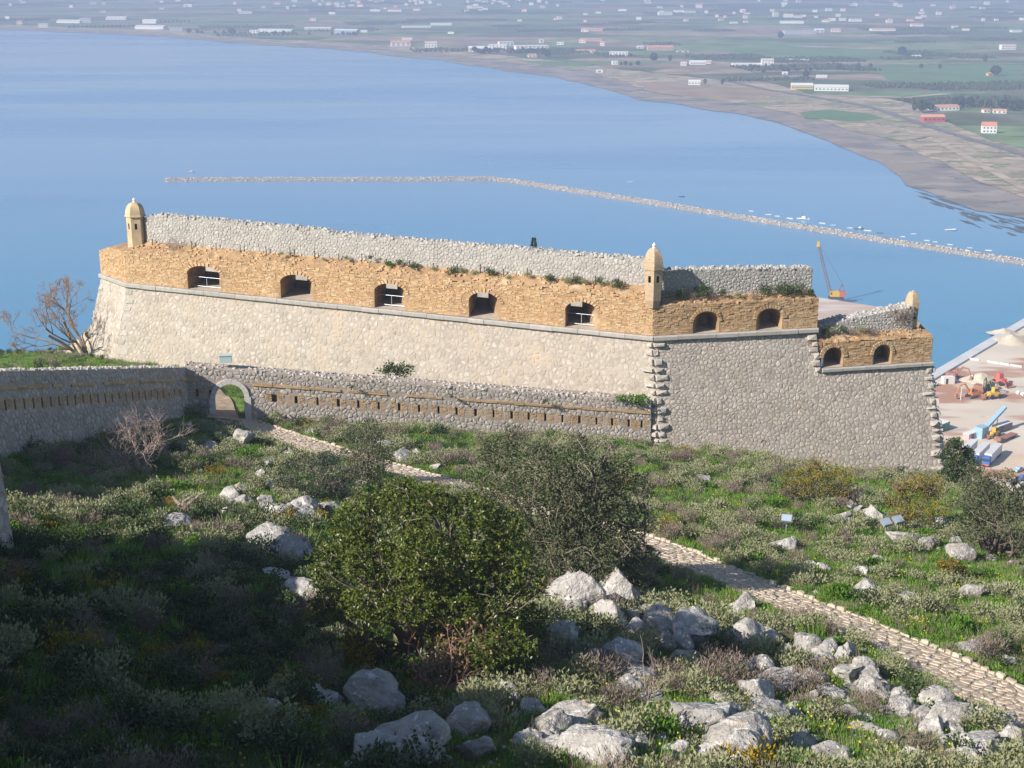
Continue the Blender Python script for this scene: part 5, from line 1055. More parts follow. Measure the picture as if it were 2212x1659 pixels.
T = thing('conveyor', 'pale blue loading conveyor raised at an angle on the quay', 'conveyor', (0, 0, 0)); MB().box((0, 0, 2.0), (4.2, 3.2, 4.0), 0, 0, .5).build('hopper', M_blu2, T); mb = MB(); mb.box((7.2, 0, 5.0), (15.5, 1.6, .9), 0, 0, .5, M=np.array(Matrix.Rotation(-.42, 3, 'Y'))); mb.build('belt', M_blu2, T); mb = MB(); mb.tube([(8, -.7, 0), (9, -.7, 5)], .14, 5); mb.tube([(8, .7, 0), (9, .7, 5)], .14, 5); mb.build('support_leg', M_boom, T); T.location = tuple(atZ(2119, 944, QZ)); T.rotation_euler = (0, 0, .72)
def blk(name, px, py, size, rz, m, label, cat, group=None, parts=True):
    T = thing(name, label, cat, (0, 0, 0), group); MB().box((0, 0, size[2] / 2), size, 0, 0, .5).build('body', m, T); MB().box((0, 0, size[2] + .06), (size[0] * 1.02, size[1] * 1.02, .12), 0, 0, .5).build('roof', M_roofw, T); MB().box((-size[0] * .2, -size[1] / 2 - .02, size[2] * .45), (size[0] * .2, .06, size[2] * .8), 0, 0, .5).build('door', M_win, T); T.location = tuple(atZ(px, py, QZ)); T.rotation_euler = (0, 0, rz); return T
blk('container', 2047, 828, (4.6, 2.6, 2.7), .15, M_wallw, 'small white site container near the quay edge', 'container'); blk('container', 2164, 930, (9, 2.6, 2.6), .7, M_boom, 'dark container behind the yellow loader and conveyor', 'container')
blk('container', 2100, 944, (8, 2.5, 2.0), .7, M_pink, 'pinkish low container left of the blue conveyor', 'container'); blk('kiosk', 2030, 928, (5.5, 4.5, 3.0), .75, M_gre, 'green-roofed kiosk beside the wall corner on the quay', 'kiosk')
T = thing('flatbed_trailer', 'long flat low-loader trailer right of the blue conveyor', 'trailer', (0, 0, 0)); MB().box((0, 0, 1.1), (12, 2.6, .35), 0, 0, .5).build('bed', M_rust, T); MB().box((-5, 0, 1.7), (1.6, 2.5, 1.0), 0, 0, .5).build('gooseneck', M_rust, T)
for x in (3, 4.3):
    for s in (-1, 1): MB().tube([(x, s * .8, .45), (x, s * 1.2, .45)], .45, 8).build('wheel', M_tyre, T)
T.location = tuple(atZ(2172, 950, QZ)); T.rotation_euler = (0, 0, .75)
def car(px, py, rz, m, label, sc=1.0):
    T = thing('car', label, 'car', (0, 0, 0), 'vehicles parked on the quay'); b = MB(); xs_ = [-2.1, -1.9, -.9, -.3, 1.0, 1.7, 2.1]; zs_ = [.75, .95, 1.0, 1.45, 1.45, 1.05, .85]; V = [(x, -.85, .35) for x in xs_] + [(x, -.75 if z < 1.2 else -.6, z) for x, z in zip(xs_, zs_)] + [(x, .75 if z < 1.2 else .6, z) for x, z in zip(xs_, zs_)] + [(x, .85, .35) for x in xs_]
    n = 7; b.add(V, [(r * n + i, r * n + i + 1, (r + 1) * n + i + 1, (r + 1) * n + i) for r in range(3) for i in range(n - 1)] + [(0, n, 2 * n, 3 * n), (n - 1, 4 * n - 1, 3 * n - 1, 2 * n - 1)], 0, .5); b.build('body', m, T)
    MB().box((.35, 0, 1.27), (1.5, 1.36, .28), 0, 0, .5, .93).build('window', M_win, T)
    for x in (-1.35, 1.35):
        for s in (-1, 1): MB().tube([(x, s * .68, .33), (x, s * .88, .33)], .33, 10).build('wheel', M_tyre, T)
    T.location = tuple(atZ(px, py, QZ)); T.rotation_euler = (0, 0, rz); T.scale = (sc,) * 3
car(2014, 834, .5, M_hull, 'white pickup parked beside the bastion corner on the quay', 1.25); car(2206, 1036, .8, M_cabb, 'blue car at the right edge of quay below the trucks'); car(2190, 1045, .9, M_hulld, 'dark car left of the blue car on the quay'); car(2204, 1052, .9, M_hull, 'white car nearest the hillside trees on quay'); car(2200, 1018, .7, M_blue, 'pale blue car just above the blue car')
for k, (a, b) in enumerate([(2200, 853), (2210, 856)]):
    m_ = MB(); m_.tube([(0, -.7, .8), (0, .7, .8)], .8, 14); o = m_.build('pipe_ring', M_hull); tag(o, ['white concrete pipe ring lying by the right frame edge', 'second white pipe ring cut by the right frame edge'][k], 'pipe'); o.location = tuple(atZ(a, b, QZ)); o.rotation_euler = (0, 0, .4)
for k, (a, b, h) in enumerate([(2121, 851, 9.5), (2075, 864, 9.5)]):
    T = thing('lamp_post', ['white lamp post standing among the quay machines', 'white lamp post left of the machine cluster'][k], 'lamp post', (0, 0, 0)); MB().tube([(0, 0, 0), (0, 0, h * .5)], [.16, .1], 8).build('pole', M_hull, T); MB().box((.3, 0, h * .5), (.9, .25, .15), 0, 0, .5).build('lamp_head', M_hull, T); T.location = tuple(atZ(a, b, QZ))
def heap(px, py, r, h, m, label):
    n, mr = 20, 7; mb = MB(); V = [(0, 0, h)]; 
    for j in range(1, mr + 1):
        for k in range(n): t = j / mr; rr = r * t * (1 + .15 * math.sin(3 * k / n * 6.28) + RF.normal(0, .05)); V.append((rr * math.cos(6.283 * k / n), .7 * rr * math.sin(6.283 * k / n), h * (1 - t) ** 1.2 + (0 if j == mr else RF.normal(0, .06 * h))))
    F_ = [(0, 1 + k, 1 + (k + 1) % n) for k in range(n)] + [(1 + (j - 1) * n + k, 1 + j * n + k, 1 + j * n + (k + 1) % n, 1 + (j - 1) * n + (k + 1) % n) for j in range(1, mr) for k in range(n)]
    o = tag(mb.add(V, F_, 0, .5).build('sand_heap', m, smooth=True), label, 'heap'); o.location = tuple(atZ(px, py, QZ)); return o
M_heap = mat('pale_aggregate', [c(.60, .50, .38)], .5, .2, .95); heap(2118, 822, 8.5, 3.4, M_heap, 'large pale sand heap behind the quay machines'); heap(2185, 738, 10, 3.5, M_heap, 'pale heap near the far end of the quay'); heap(2168, 720, 7, 2.5, M_heap, 'small pale heap at the quay edge'); heap(2060, 812, 3.0, 1.0, M_rust, 'low rusty scrap heap behind white container')
a, b = atZ(2094, 776, QZ), atZ(2208, 794, QZ)
for k in range(22):
    if RF.random() < .3: continue
    t = k / 21; p = a * (1 - t) + b * t; m_ = MB(); m_.box((0, 0, .4), (1.9, .5, .7), 0, 0, .5, .8); o = m_.build('barrier_block', M_hull); tag(o, 'white concrete barrier block in the row across quay, ' + nth(k), 'barrier', 'barrier blocks across the quay'); o.location = tuple(p); o.rotation_euler = (0, 0, math.atan2(b[1] - a[1], b[0] - a[0]) + RF.normal(0, .05))
# near town roofs and a little hut far left below the bare tree are hidden by the walls; only the pale terrace wall shows
# ------------------------------------------------------------------ paved path
RP = np.random.default_rng(55)
seg = np.linalg.norm(np.diff(PATH[:, :2], axis=0), axis=1); SL = np.r_[0, np.cumsum(seg)]; PW = 1.5
_s2 = np.linspace(0, SL[-1], 240); _c = np.c_[np.interp(_s2, SL, PATH[:, 0]), np.interp(_s2, SL, PATH[:, 1])]
for _ in range(6): _c[1:-1] = (_c[:-2] + 2 * _c[1:-1] + _c[2:]) / 4
def pathpt(s, t, d=0.0):
    s = np.atleast_1d(np.asarray(s, float)); t = np.atleast_1d(np.asarray(t, float)); x = np.interp(s, _s2, _c[:, 0]); y = np.interp(s, _s2, _c[:, 1]); x2 = np.interp(s + .3, _s2, _c[:, 0]); y2 = np.interp(s + .3, _s2, _c[:, 1]); x1 = np.interp(s - .3, _s2, _c[:, 0]); y1 = np.interp(s - .3, _s2, _c[:, 1])
    dx, dy = x2 - x1, y2 - y1; n = np.hypot(dx, dy) + 1e-9; X_ = x - dy / n * t; Y_ = y + dx / n * t
    return np.c_[X_, Y_, ground(X_, Y_, False) + np.broadcast_to(np.asarray(d, float), X_.shape) + .06]
path = MB(); nn = 200; ss = np.linspace(0, SL[-1], nn); tt = [-PW - .25, -PW, 0, PW, PW + .25]; V = np.vstack([pathpt(ss, np.full(nn, t), -.35 if abs(t) > PW else 0) for t in tt])
path.add(V, [(j * nn + i, j * nn + i + 1, (j + 1) * nn + i + 1, (j + 1) * nn + i) for j in range(4) for i in range(nn - 1)], 0, .5)
path_o = struct(path.build('path', M_pathbed))
class _pf:
    def __init__(s): s.n = np.array([0, 0, 1.])
    def __call__(s, u, v, d=0.0): return pathpt(u, v, d)
pf = _pf(); st = []
for p in cells(0, SL[-1], -PW, PW, .46, .34, RP): st.append((*stone(p, pf, RP, .03, .035, .8), RP.random()))
lay(path_o, st, M_pave, 200, 'paving_stone', 'paving')
ks = []; s = 0.0
while s < SL[-1] - .6:
    w = RP.uniform(.35, .75); P4 = np.array([(s, PW - .05), (s + w, PW - .05), (s + w, PW + RP.uniform(.2, .34)), (s, PW + RP.uniform(.2, .34))]); ks.append((*stone(P4, pf, RP, .02, .12, .8), RP.uniform(.6, 1))); s += w
lay(path_o, ks, M_pave, 90, 'edge_stone', 'edge_stones')
# path and terrace inside the gate
gq = G0 + (G1 - G0) * du / LG; inner = [(gq[0] - .1, gq[1] - 1.6), (gq[0] - 1.9, gq[1] + 5), (gq[0] - 4.6, gq[1] + 11), (gq[0] - 8, gq[1] + 17)]
mb = MB(); V = []
for k in np.linspace(0, 1, 24):
    i = min(int(k * 3), 2); f_ = k * 3 - i; q = np.array(inner[i]) * (1 - f_) + np.array(inner[i + 1]) * f_
    for t in (-1.3, 1.1): V.append((q[0] + t, q[1] + .1 * t, float(ground([q[0] + t], [q[1]], True)[0]) + .16))
mb.add(V, [(2 * i, 2 * i + 1, 2 * i + 3, 2 * i + 2) for i in range(23)], 0, .5); struct(mb.build('inner_path', M_pathbed))

# ------------------------------------------------------------------ boulders
import bmesh
RB = np.random.default_rng(91)
_bm = bmesh.new(); bmesh.ops.create_icosphere(_bm, subdivisions=4, radius=1.0); BV = np.array([p.co[:] for p in _bm.verts]); BF = np.array([[q.index for q in p.verts] for p in _bm.faces]); _bm.free()
def boulder_mesh(k):
    v = BV.copy(); nrm = RB.normal(0, 1, (16, 3)); nrm /= np.linalg.norm(nrm, axis=1)[:, None]
    for q in nrm:
        dd = RB.uniform(.48, .88); over = v @ q - dd; v = v - np.outer(np.maximum(over, 0) * .99, q)
    v *= (1 + .22 * fbm(v * 1.7 + k * 7, k, 4) + .13 * fbm(v * 5 + k, k + 50, 4))[:, None]
    fr = np.abs(fbm(v * 1.3 + 3 * k, k + 9, 3)); v *= (1 - .14 * np.exp(-(fr / .03) ** 2))[:, None]      # fissures
    v /= np.abs(v).max(0); return npmesh('boulder', v, BF, M_boulder, np.full(len(v), RB.random()), smooth=True)
BM = [boulder_mesh(k) for k in range(18)]
R1 = [(1185, 702, 115, 68), (1030, 664, 40, 25), (1145, 587, 45, 25), (680, 618, 60, 20), (835, 418, 60, 26), (885, 442, 50, 28), (707, 392, 40, 20), (1503, 489, 50, 22), (1465, 528, 45, 25), (1490, 547, 50, 20), (1425, 585, 80, 45), (1560, 580, 90, 55), (1862, 605, 60, 45),
      (1720, 685, 170, 60), (1790, 705, 90, 50), (1940, 745, 110, 55), (1920, 685, 50, 30), (2165, 780, 40, 25), (2070, 755, 50, 20), (1580, 758, 45, 20), (1300, 787, 60, 25), (1338, 805, 62, 38), (1450, 825, 48, 35), (1503, 815, 65, 38), (1537, 900, 105, 65), (1405, 942, 82, 55), (1705, 945, 100, 52), (1990, 900, 115, 60),
      (2130, 912, 78, 45), (1712, 998, 50, 20), (1740, 1030, 45, 22), (2020, 1110, 45, 35), (1970, 1160, 130, 40), (2140, 1215, 75, 30)]
R2 = [(380, 850, 115, 80), (450, 900, 160, 125), (265, 925, 230, 150), (420, 1010, 125, 125), (265, 985, 100, 60), (640, 1085, 215, 160), (775, 1080, 200, 205), (610, 1000, 140, 70), (995, 965, 100, 80), (955, 1040, 55, 35), (1010, 1110, 140, 110), (1100, 1105, 100, 70), (890, 1225, 90, 30), (990, 1245, 90, 50),
      (1090, 1235, 125, 75), (1150, 1290, 170, 110), (1070, 1350, 130, 110), (1295, 1275, 110, 80), (1270, 1145, 165, 95), (1190, 1160, 60, 50), (1350, 1170, 110, 80), (1425, 1190, 60, 70), (1460, 1160, 60, 70), (1345, 1215, 95, 55), (1215, 1197, 60, 25), (1460, 1260, 140, 75), (1530, 1260, 125, 95), (1380, 1345, 150, 55), (1560, 1330, 130, 80),
      (1685, 1365, 80, 60), (1700, 1410, 115, 60), (1100, 1430, 160, 95), (1200, 1450, 130, 65), (800, 1460, 270, 110), (945, 1445, 105, 85), (1000, 1570, 310, 160), (880, 1620, 140, 85), (1255, 1570, 135, 95), (1530, 1510, 125, 55), (1845, 1390, 140, 90), (1900, 1450, 175, 100), (1830, 1510, 115, 90), (2010, 1560, 185, 85), (2050, 1610, 160, 90),
      (2005, 1400, 100, 45), (2160, 1380, 115, 70), (1970, 1260, 70, 60), (90, 1420, 110, 60), (20, 1360, 60, 70), (280, 1460, 200, 120), (180, 1495, 175, 85), (350, 1590, 300, 140), (470, 1650, 220, 80), (220, 1120, 170, 140), (460, 1200, 170, 110), (540, 1270, 150, 100), (890, 1380, 115, 60), (490, 1330, 130, 60), (330, 1200, 120, 80), (620, 1395, 130, 40)]
R2 += [(2130, 1480, 120, 70), (2175, 1560, 110, 80), (1640, 1560, 120, 55), (1720, 1620, 140, 60), (1400, 1620, 150, 70), (640, 1560, 130, 70), (700, 1630, 160, 60), (1470, 1440, 110, 50), (1950, 1640, 130, 50), (60, 1560, 130, 70), (560, 1480, 110, 55)]
R3 = [(1045, 235, 85, 55), (1365, 208, 45, 25), (1165, 350, 50, 30), (1165, 397, 70, 40), (1170, 285, 35, 20), (1250, 295, 40, 28), (940, 225, 35, 20), (905, 190, 35, 18), (910, 275, 60, 35), (965, 285, 40, 25), (810, 185, 45, 30), (1645, 270, 90, 34), (1735, 320, 90, 48), (1800, 310, 45, 42), (1870, 367, 60, 15), (985, 495, 90, 55), (1050, 515, 75, 55),
      (1045, 462, 65, 42), (970, 560, 45, 40), (1100, 410, 90, 22), (1190, 452, 75, 28), (1200, 545, 105, 75), (1310, 540, 125, 65), (1300, 580, 95, 55), (1250, 560, 75, 55), (1150, 520, 70, 50), (1165, 630, 75, 55), (1170, 690, 160, 95), (1270, 740, 185, 105), (1200, 850, 130, 55), (1290, 890, 130, 55), (1350, 915, 90, 40), (1005, 882, 60, 35), (1255, 1132, 55, 25), (440, 1200, 45, 30), (910, 1355, 50, 30),
      (1180, 1420, 95, 52), (1590, 1365, 230, 150), (1360, 1355, 115, 62), (1330, 1580, 95, 42), (1780, 1565, 290, 215), (1690, 1610, 150, 130), (2040, 1490, 200, 145), (2050, 1600, 150, 125), (1600, 1620, 130, 105), (770, 610, 115, 42), (2180, 1340, 105, 85), (1960, 470, 95, 42), (1420, 540, 90, 45), (1510, 395, 60, 30), (1560, 430, 45, 22), (1630, 440, 45, 25)]
groups = [('boulder on the green slope above the path', [(1106 + a * .5, 829.5 + b * .5, w * .5, h * .5) for a, b, w, h in R1]), ('boulder in the outcrop below the path', [(1106 + a * .5, 829.5 + b * .5, w * .5, h * .5) for a, b, w, h in R2]),
          ('boulder left of the carob tree', [(a * .5, 829.5 + b * .5, w * .5, h * .5) for a, b, w, h in R3])]
for gi_, (lab, lst) in enumerate(groups):                           # smaller blocks broken off round the larger ones
    if gi_ == 0: continue
    for (a, b, w, h) in list(lst):
        if (w > 38 or (gi_ == 2 and 440 < a < 720 and b < 1140)) and b < 1640:
            for _ in range((3 if w > 55 else 2) if gi_ == 1 else 1): lst.append((a + RB.uniform(-.8, .8) * w, b + RB.uniform(-.15, .7) * h, w * RB.uniform(.35, .65), h * RB.uniform(.35, .6)))
BOULD = []; kk = 0
for lab, lst in groups:
    for sz in ('small', 'medium-sized', 'large'):
        sub = sorted(q for q in lst if (sz == 'small') == (q[2] < 32) and (sz == 'large') == (q[2] >= 62))
        for k, (px, py, w, h) in enumerate(sub):
            g = onground(px, py + h * .42); Y = g[1]
            if path_dist(g[:1], g[1:2])[0] < 1.9 + .3 * w * Y / F: continue
            ww = w * Y / F * 1.34; hh = h * Y / F * 1.7
            o = put('boulder', BM[kk % 18], None, (g[0], g[1] + .2 * ww, g[2] + hh * .17), (RB.normal(0, .2), RB.normal(0, .2) + (.25 if w > 1.7 * h else .08), RB.uniform(-.5, .5) + (math.pi if RB.random() < .5 else 0)), (ww * .54, ww * RB.uniform(.4, .6), hh * .56))
            kk += 1; BOULD.append((g[0], g[1] + .2 * ww, ww * .5)); tag(o, sz + ' grey ' + lab + ', ' + nth(k), 'boulder', 'limestone boulders on the slope')
BOULD = np.array(BOULD)
# loose small stones between the boulders: uncountable
sv = []; sf = []; k = 0; rr = []
for _ in range(1500):
    Y = 30 * (95 / 30) ** RB.random(); x = RB.uniform(-.36, .36) * Y
    b_ = BOULD[RB.integers(len(BOULD))]
    if RB.random() < .6: x, Y = b_[0] + RB.normal(0, 1.2), b_[1] + RB.normal(0, 1.2)
    s = RB.uniform(.05, .2); z = float(ground([x], [Y])[0]); sv.append(iv * np.array([s * 1.2, s, s * .7]) * RB.uniform(.75, 1.2, (len(iv), 1)) + (x, Y, z + s * .2)); sf.append(if_ + k); k += len(iv); rr += [RB.random()] * len(iv)
stuff(tag(put('loose_stones', npmesh('loose_stones', np.vstack(sv), np.vstack(sf), M_boulder, rr)), 'loose grey stones scattered over the slope', 'stones'))

# ------------------------------------------------------------------ foliage helpers
RV = np.random.default_rng(404)
def unit(v): return v / (np.linalg.norm(v, axis=-1, keepdims=True) + 1e-9)
def leaves(ctr, dr, l, w, rg, cup=.0):
    n = len(ctr); sd = unit(np.cross(dr, rg.normal(0, 1, (n, 3)))); l = np.broadcast_to(l, (n,))[:, None]; w = np.broadcast_to(w, (n,))[:, None]
    return np.stack([ctr, ctr + dr * l * .45 + sd * w * .5, ctr + dr * l, ctr + dr * l * .45 - sd * w * .5], 1).reshape(-1, 3)
def bush(rg, m, n=520, lobes=9, l=.11, w=.05, H=.75, up=.5, name='bush', flat=.0, stems=None):
    lobes += 4; C_ = np.c_[rg.uniform(-.32, .32, (lobes, 2)), rg.uniform(.18, .62, lobes) * H]; R_ = rg.uniform(.18, .30, lobes)
    k = rg.integers(lobes, size=n); d = unit(rg.normal(0, 1, (n, 3))); d[:, 2] = np.abs(d[:, 2]) * .9 - .15; d = unit(d); c0 = C_[k] + d * (R_[k] * rg.uniform(.45, 1.05, n))[:, None]; c0[:, 2] = np.maximum(c0[:, 2], .0)
    dr = unit(d * .7 + rg.normal(0, .5, (n, 3)) + np.array([0, 0, up])); V = leaves(c0, dr, l * rg.uniform(.7, 1.3, n), w * rg.uniform(.7, 1.3, n), rg)
    rnd = np.clip(.15 * rg.normal(0, 1, n) + .5 + .25 * (rg.random(lobes)[k] - .5), 0, 1)
    return npmesh(name, V, np.arange(4 * n).reshape(-1, 4), m, np.repeat(rnd, 4))
def spikes(rg, m, n=70, H=.5, w=.02, name='tuft', R=.18, spread=.45, flower=0):
    a = rg.uniform(0, 6.283, n); r = R * np.sqrt(rg.random(n)); c0 = np.c_[r * np.cos(a), r * np.sin(a), np.zeros(n)]; dr = unit(np.c_[np.cos(a) * spread * rg.random(n), np.sin(a) * spread * rg.random(n), np.ones(n)]); h = H * rg.uniform(.5, 1.1, n)
    V = leaves(c0, dr, h, w, rg); F_ = np.arange(4 * n).reshape(-1, 4); rnd = np.repeat(rg.random(n), 4); mi = np.zeros(n, int)
    if flower:
        fc = c0[:flower] + dr[:flower] * h[:flower, None]; V2 = leaves(fc, unit(rg.normal(0, 1, (flower, 3)) + (0, 0, .6)), .05, .05, rg); V = np.vstack([V, V2]); F_ = np.arange(4 * (n + flower)).reshape(-1, 4); rnd = np.r_[rnd, np.repeat(rg.random(flower), 4)]; mi = np.r_[mi, np.ones(flower, int)]
        return npmesh(name, V, F_, [m, L_flower], rnd, mi)
    return npmesh(name, V, F_, m, rnd)
KIND = {'sage': [bush(RV, L_sage, 560, 14, .10, .045, .8, .6, 'sage_bush') for _ in range(4)], 'heath': [bush(RV, L_heath, 700, 12, .12, .018, .8, .9, 'heath_bush') for _ in range(3)], 'herb': [bush(RV, L_herb, 520, 18, .12, .07, .42, .7, 'green_herb') for _ in range(2)],
        'dark': [bush(RV, L_dark, 560, 10, .09, .05, .85, .4, 'evergreen_bush') for _ in range(3)], 'yellow': [bush(RV, L_yel, 620, 10, .09, .04, .8, .5, 'flowering_broom') for _ in range(2)], 'blade': [spikes(RV, L_grass, 110, .7, .03, 'asphodel_clump', .25, .6) for _ in range(2)]}
NAMES = {'sage': ('sage_bush', 'grey-green sage bush', 'bush'), 'heath': ('heath_bush', 'dry purplish-brown heath bush', 'bush'), 'herb': ('green_herb', 'fresh green leafy herb clump', 'plant'), 'dark': ('evergreen_bush', 'dark evergreen bush', 'bush'), 'yellow': ('flowering_broom', 'yellow-flowered broom bush', 'bush'), 'blade': ('asphodel_clump', 'clump of long green blades', 'plant')}
PROTO = []; POFF = {}
pc = bpy.data.collections.new('plant_prototypes')
for kd in KIND:
    POFF[kd] = len(PROTO)
    for me in KIND[kd]: PROTO.append(me)
for k, me in enumerate(PROTO): pc.objects.link(bpy.data.objects.new('proto_%03d' % k, me))
gc = bpy.data.collections.new('grass_prototypes')
GP = [spikes(RV, L_grass, 60, .24, .02, 'grass_tuft', .30, .8), spikes(RV, L_grass, 60, .22, .022, 'grass_tuft', .34, .9), spikes(RV, L_herb, 60, .18, .05, 'clover_tuft', .34, 1.2), spikes(RV, L_grass, 60, .28, .022, 'flower_tuft', .32, .8, 7), spikes(RV, L_heath, 50, .4, .014, 'dry_tuft', .2, .5)]
for k, me in enumerate(GP): gc.objects.link(bpy.data.objects.new('tuft_%03d' % k, me))
def scatter(name, pts, rot, scl, idx, coll, label, cat):
    me = bpy.data.meshes.new(name); me.vertices.add(len(pts)); me.vertices.foreach_set('co', np.asarray(pts, np.float32).ravel())
    a = me.attributes.new('rotv', 'FLOAT_VECTOR', 'POINT'); a.data.foreach_set('vector', np.asarray(rot, np.float32).ravel()); a = me.attributes.new('scl', 'FLOAT', 'POINT'); a.data.foreach_set('value', np.asarray(scl, np.float32)); a = me.attributes.new('idx', 'INT', 'POINT'); a.data.foreach_set('value', np.asarray(idx, np.int32)); me.update()
    o = stuff(tag(put(name, me), label, cat)); ng = bpy.data.node_groups.new(name + '_scatter', 'GeometryNodeTree'); ng.interface.new_socket('Geometry', in_out='INPUT', socket_type='NodeSocketGeometry'); ng.interface.new_socket('Geometry', in_out='OUTPUT', socket_type='NodeSocketGeometry'); N = ng.nodes; L = ng.links
    gi = N.new('NodeGroupInput'); go = N.new('NodeGroupOutput'); ip = N.new('GeometryNodeInstanceOnPoints'); ci = N.new('GeometryNodeCollectionInfo'); ci.inputs['Collection'].default_value = coll; ci.inputs['Separate Children'].default_value = True; ci.inputs['Reset Children'].default_value = True
    def na(nm, ty): q = N.new('GeometryNodeInputNamedAttribute'); q.data_type = ty; q.inputs['Name'].default_value = nm; return [s for s in q.outputs if s.enabled and s.name == 'Attribute'][0]
    er = N.new('FunctionNodeEulerToRotation'); L.new(na('rotv', 'FLOAT_VECTOR'), er.inputs[0]); L.new(er.outputs[0], ip.inputs['Rotation']); L.new(na('scl', 'FLOAT'), ip.inputs['Scale']); L.new(na('idx', 'INT'), ip.inputs['Instance Index']); ip.inputs['Pick Instance'].default_value = True
    L.new(gi.outputs[0], ip.inputs['Points']); L.new(ci.outputs[0], ip.inputs['Instance']); L.new(ip.outputs[0], go.inputs[0]); md = o.modifiers.new('scatter', 'NODES'); md.node_group = ng; return o
def open_ground(x, y):
    gl = np.interp(x, [G0[0], G1[0], K0[0], D0[0]], [G0[1], G1[1], K0[1], D0[1]]) - .5; cx = E0[0] + (y - E0[1]) * (G0[0] - E0[0]) / (G0[1] - E0[1]) + .5
    ok = (y < gl) & ~((x < cx) & (y > 52)) & ~((x < -18.5) & (y < 51)) & (path_dist(x, y) > 1.7); return ok & ((x < 37) | (y < 99))
gx, gy = np.meshgrid(np.arange(-56, 56, .92), np.arange(27, 121, .92)); gx = gx.ravel() + RV.uniform(-.42, .42, gx.size); gy = gy.ravel() + RV.uniform(-.42, .42, gy.size)
m_ = (np.abs(gx) < .38 * gy + 8) & open_ground(gx, gy) & (path_dist(gx, gy) > 2.15); gx, gy = gx[m_], gy[m_]; gz = ground(gx, gy)
px_, py_ = to_px(np.array([gx, gy, gz])); green = fbm(np.c_[gx, gy] / 7.5, 31, 3); typ = fbm(np.c_[gx, gy] / 5.0, 77, 3); clump = fbm(np.c_[gx, gy] / 4.2, 123, 3)
SH = []; THORN = onground(300, 1022); FLOOD = [onground(1698, 1150), onground(1912, 1160), onground(1938, 1152)]
pathy = np.interp(px_, [a for a, b in PATHPX], [b for a, b in PATHPX])
for i in range(len(gx)):
    X_, Y_ = px_[i], py_[i]
    if len(BOULD) and (np.hypot(BOULD[:, 0] - gx[i], (BOULD[:, 1] - .4 * BOULD[:, 2] - gy[i]) * .8) < BOULD[:, 2] * 1.0).any(): continue
    if X_ > 1430 and Y_ < pathy[i]: pr, wts = (.80 if clump[i] > .04 else .13), dict(sage=.60, heath=.14, herb=.12, dark=.07, yellow=.012, blade=.05)
    elif Y_ > pathy[i] and X_ > 1100: pr, wts = (.95 if clump[i] > -.12 else .3), dict(sage=.52, heath=.27, herb=.06, dark=.07, yellow=.012, blade=.06)
    elif X_ < 950 and Y_ > 1120: pr, wts = .97, dict(sage=.17, heath=.10, herb=.14, dark=.52, yellow=.03, blade=.05)  # dark green bushes, weighted up so leaf colour deepens the shade
    else: pr, wts = (.8 if clump[i] > 0 else .25), dict(sage=.56, heath=.12, herb=.18, dark=.08, yellow=.015, blade=.03)
    if RV.random() > pr or math.hypot(gx[i] - THORN[0], gy[i] - THORN[1]) < 1.4 or any(abs(gx[i] - q[0]) < .8 and -2.4 < gy[i] - q[1] < .5 for q in FLOOD): continue
    ks_ = list(wts); w_ = np.array([wts[q] for q in ks_]); w_[ks_.index('heath')] *= max(.1, 1 + 2.6 * typ[i]); w_[ks_.index('sage')] *= max(.2, 1 - 1.5 * typ[i]); w_ /= w_.sum(); kd = ks_[RV.choice(len(ks_), p=w_)]
    SH.append((gx[i], gy[i], gz[i] - .06, kd, int(RV.integers(len(KIND[kd]))), RV.uniform(.65, 1.6) * (1.0 if kd != 'herb' else .9), RV.uniform(0, 6.28), X_, Y_))
for _ in range(260):
    y = RV.uniform(100, 149); x = RV.uniform(-58, np.interp(y, [62, 108, 149], [-33.5, -27.5, -40]) - 1.5); z = float(ground([x], [y])[0]); a_, b_ = to_px((x, y, z)); kd = ['sage', 'heath', 'dark', 'sage'][int(RV.integers(4))]; SH.append((x, y, z - .06, kd, int(RV.integers(len(KIND[kd]))), RV.uniform(.5, 1.2), RV.uniform(0, 6.28), a_, b_))
inframe = [k for k, s in enumerate(SH) if 0 < s[7] < 2212 and s[8] < 1659]
inframe.sort(key=lambda k: -SH[k][5] / SH[k][1]); one = set(inframe[:290])
def zone(s):
    X_, Y_ = s[7], s[8]
    if X_ < 900 and Y_ > 1130: return 'on the shaded slope at lower left'
    if X_ > 1430 and Y_ < np.interp(X_, [a for a, b in PATHPX], [b for a, b in PATHPX]): return 'on the green slope above the path'
    if X_ > 1000: return 'among the rocks below the path'
    return 'on the slope before the gate wall'
cnt_ = {}
for k in sorted(one, key=lambda q: SH[q][7]):
    s = SH[k]; nm, lb, ct_ = NAMES[s[3]]; z_ = zone(s); i_ = cnt_[nm, z_] = cnt_.get((nm, z_), -1) + 1; o = put(nm, KIND[s[3]][s[4]], None, s[:3], (RV.normal(0, .12), RV.normal(0, .12), s[6]), (s[5], s[5], s[5] * RV.uniform(.8, 1.1))); tag(o, lb + ' ' + z_ + ', ' + nth(i_), ct_, {'bush': 'bushes of one kind ', 'plant': 'plants of one kind '}[ct_] + z_ + ' (' + nm.replace('_', ' ') + ')')
rest = [s for k, s in enumerate(SH) if k not in one]
scatter('hillside_scrub', [s[:3] for s in rest], [(RV.normal(0, .12), RV.normal(0, .12), s[6]) for s in rest], [s[5] for s in rest], [POFF[s[3]] + s[4] for s in rest], pc, 'low grey-green scrub covering the hillside', 'scrub')
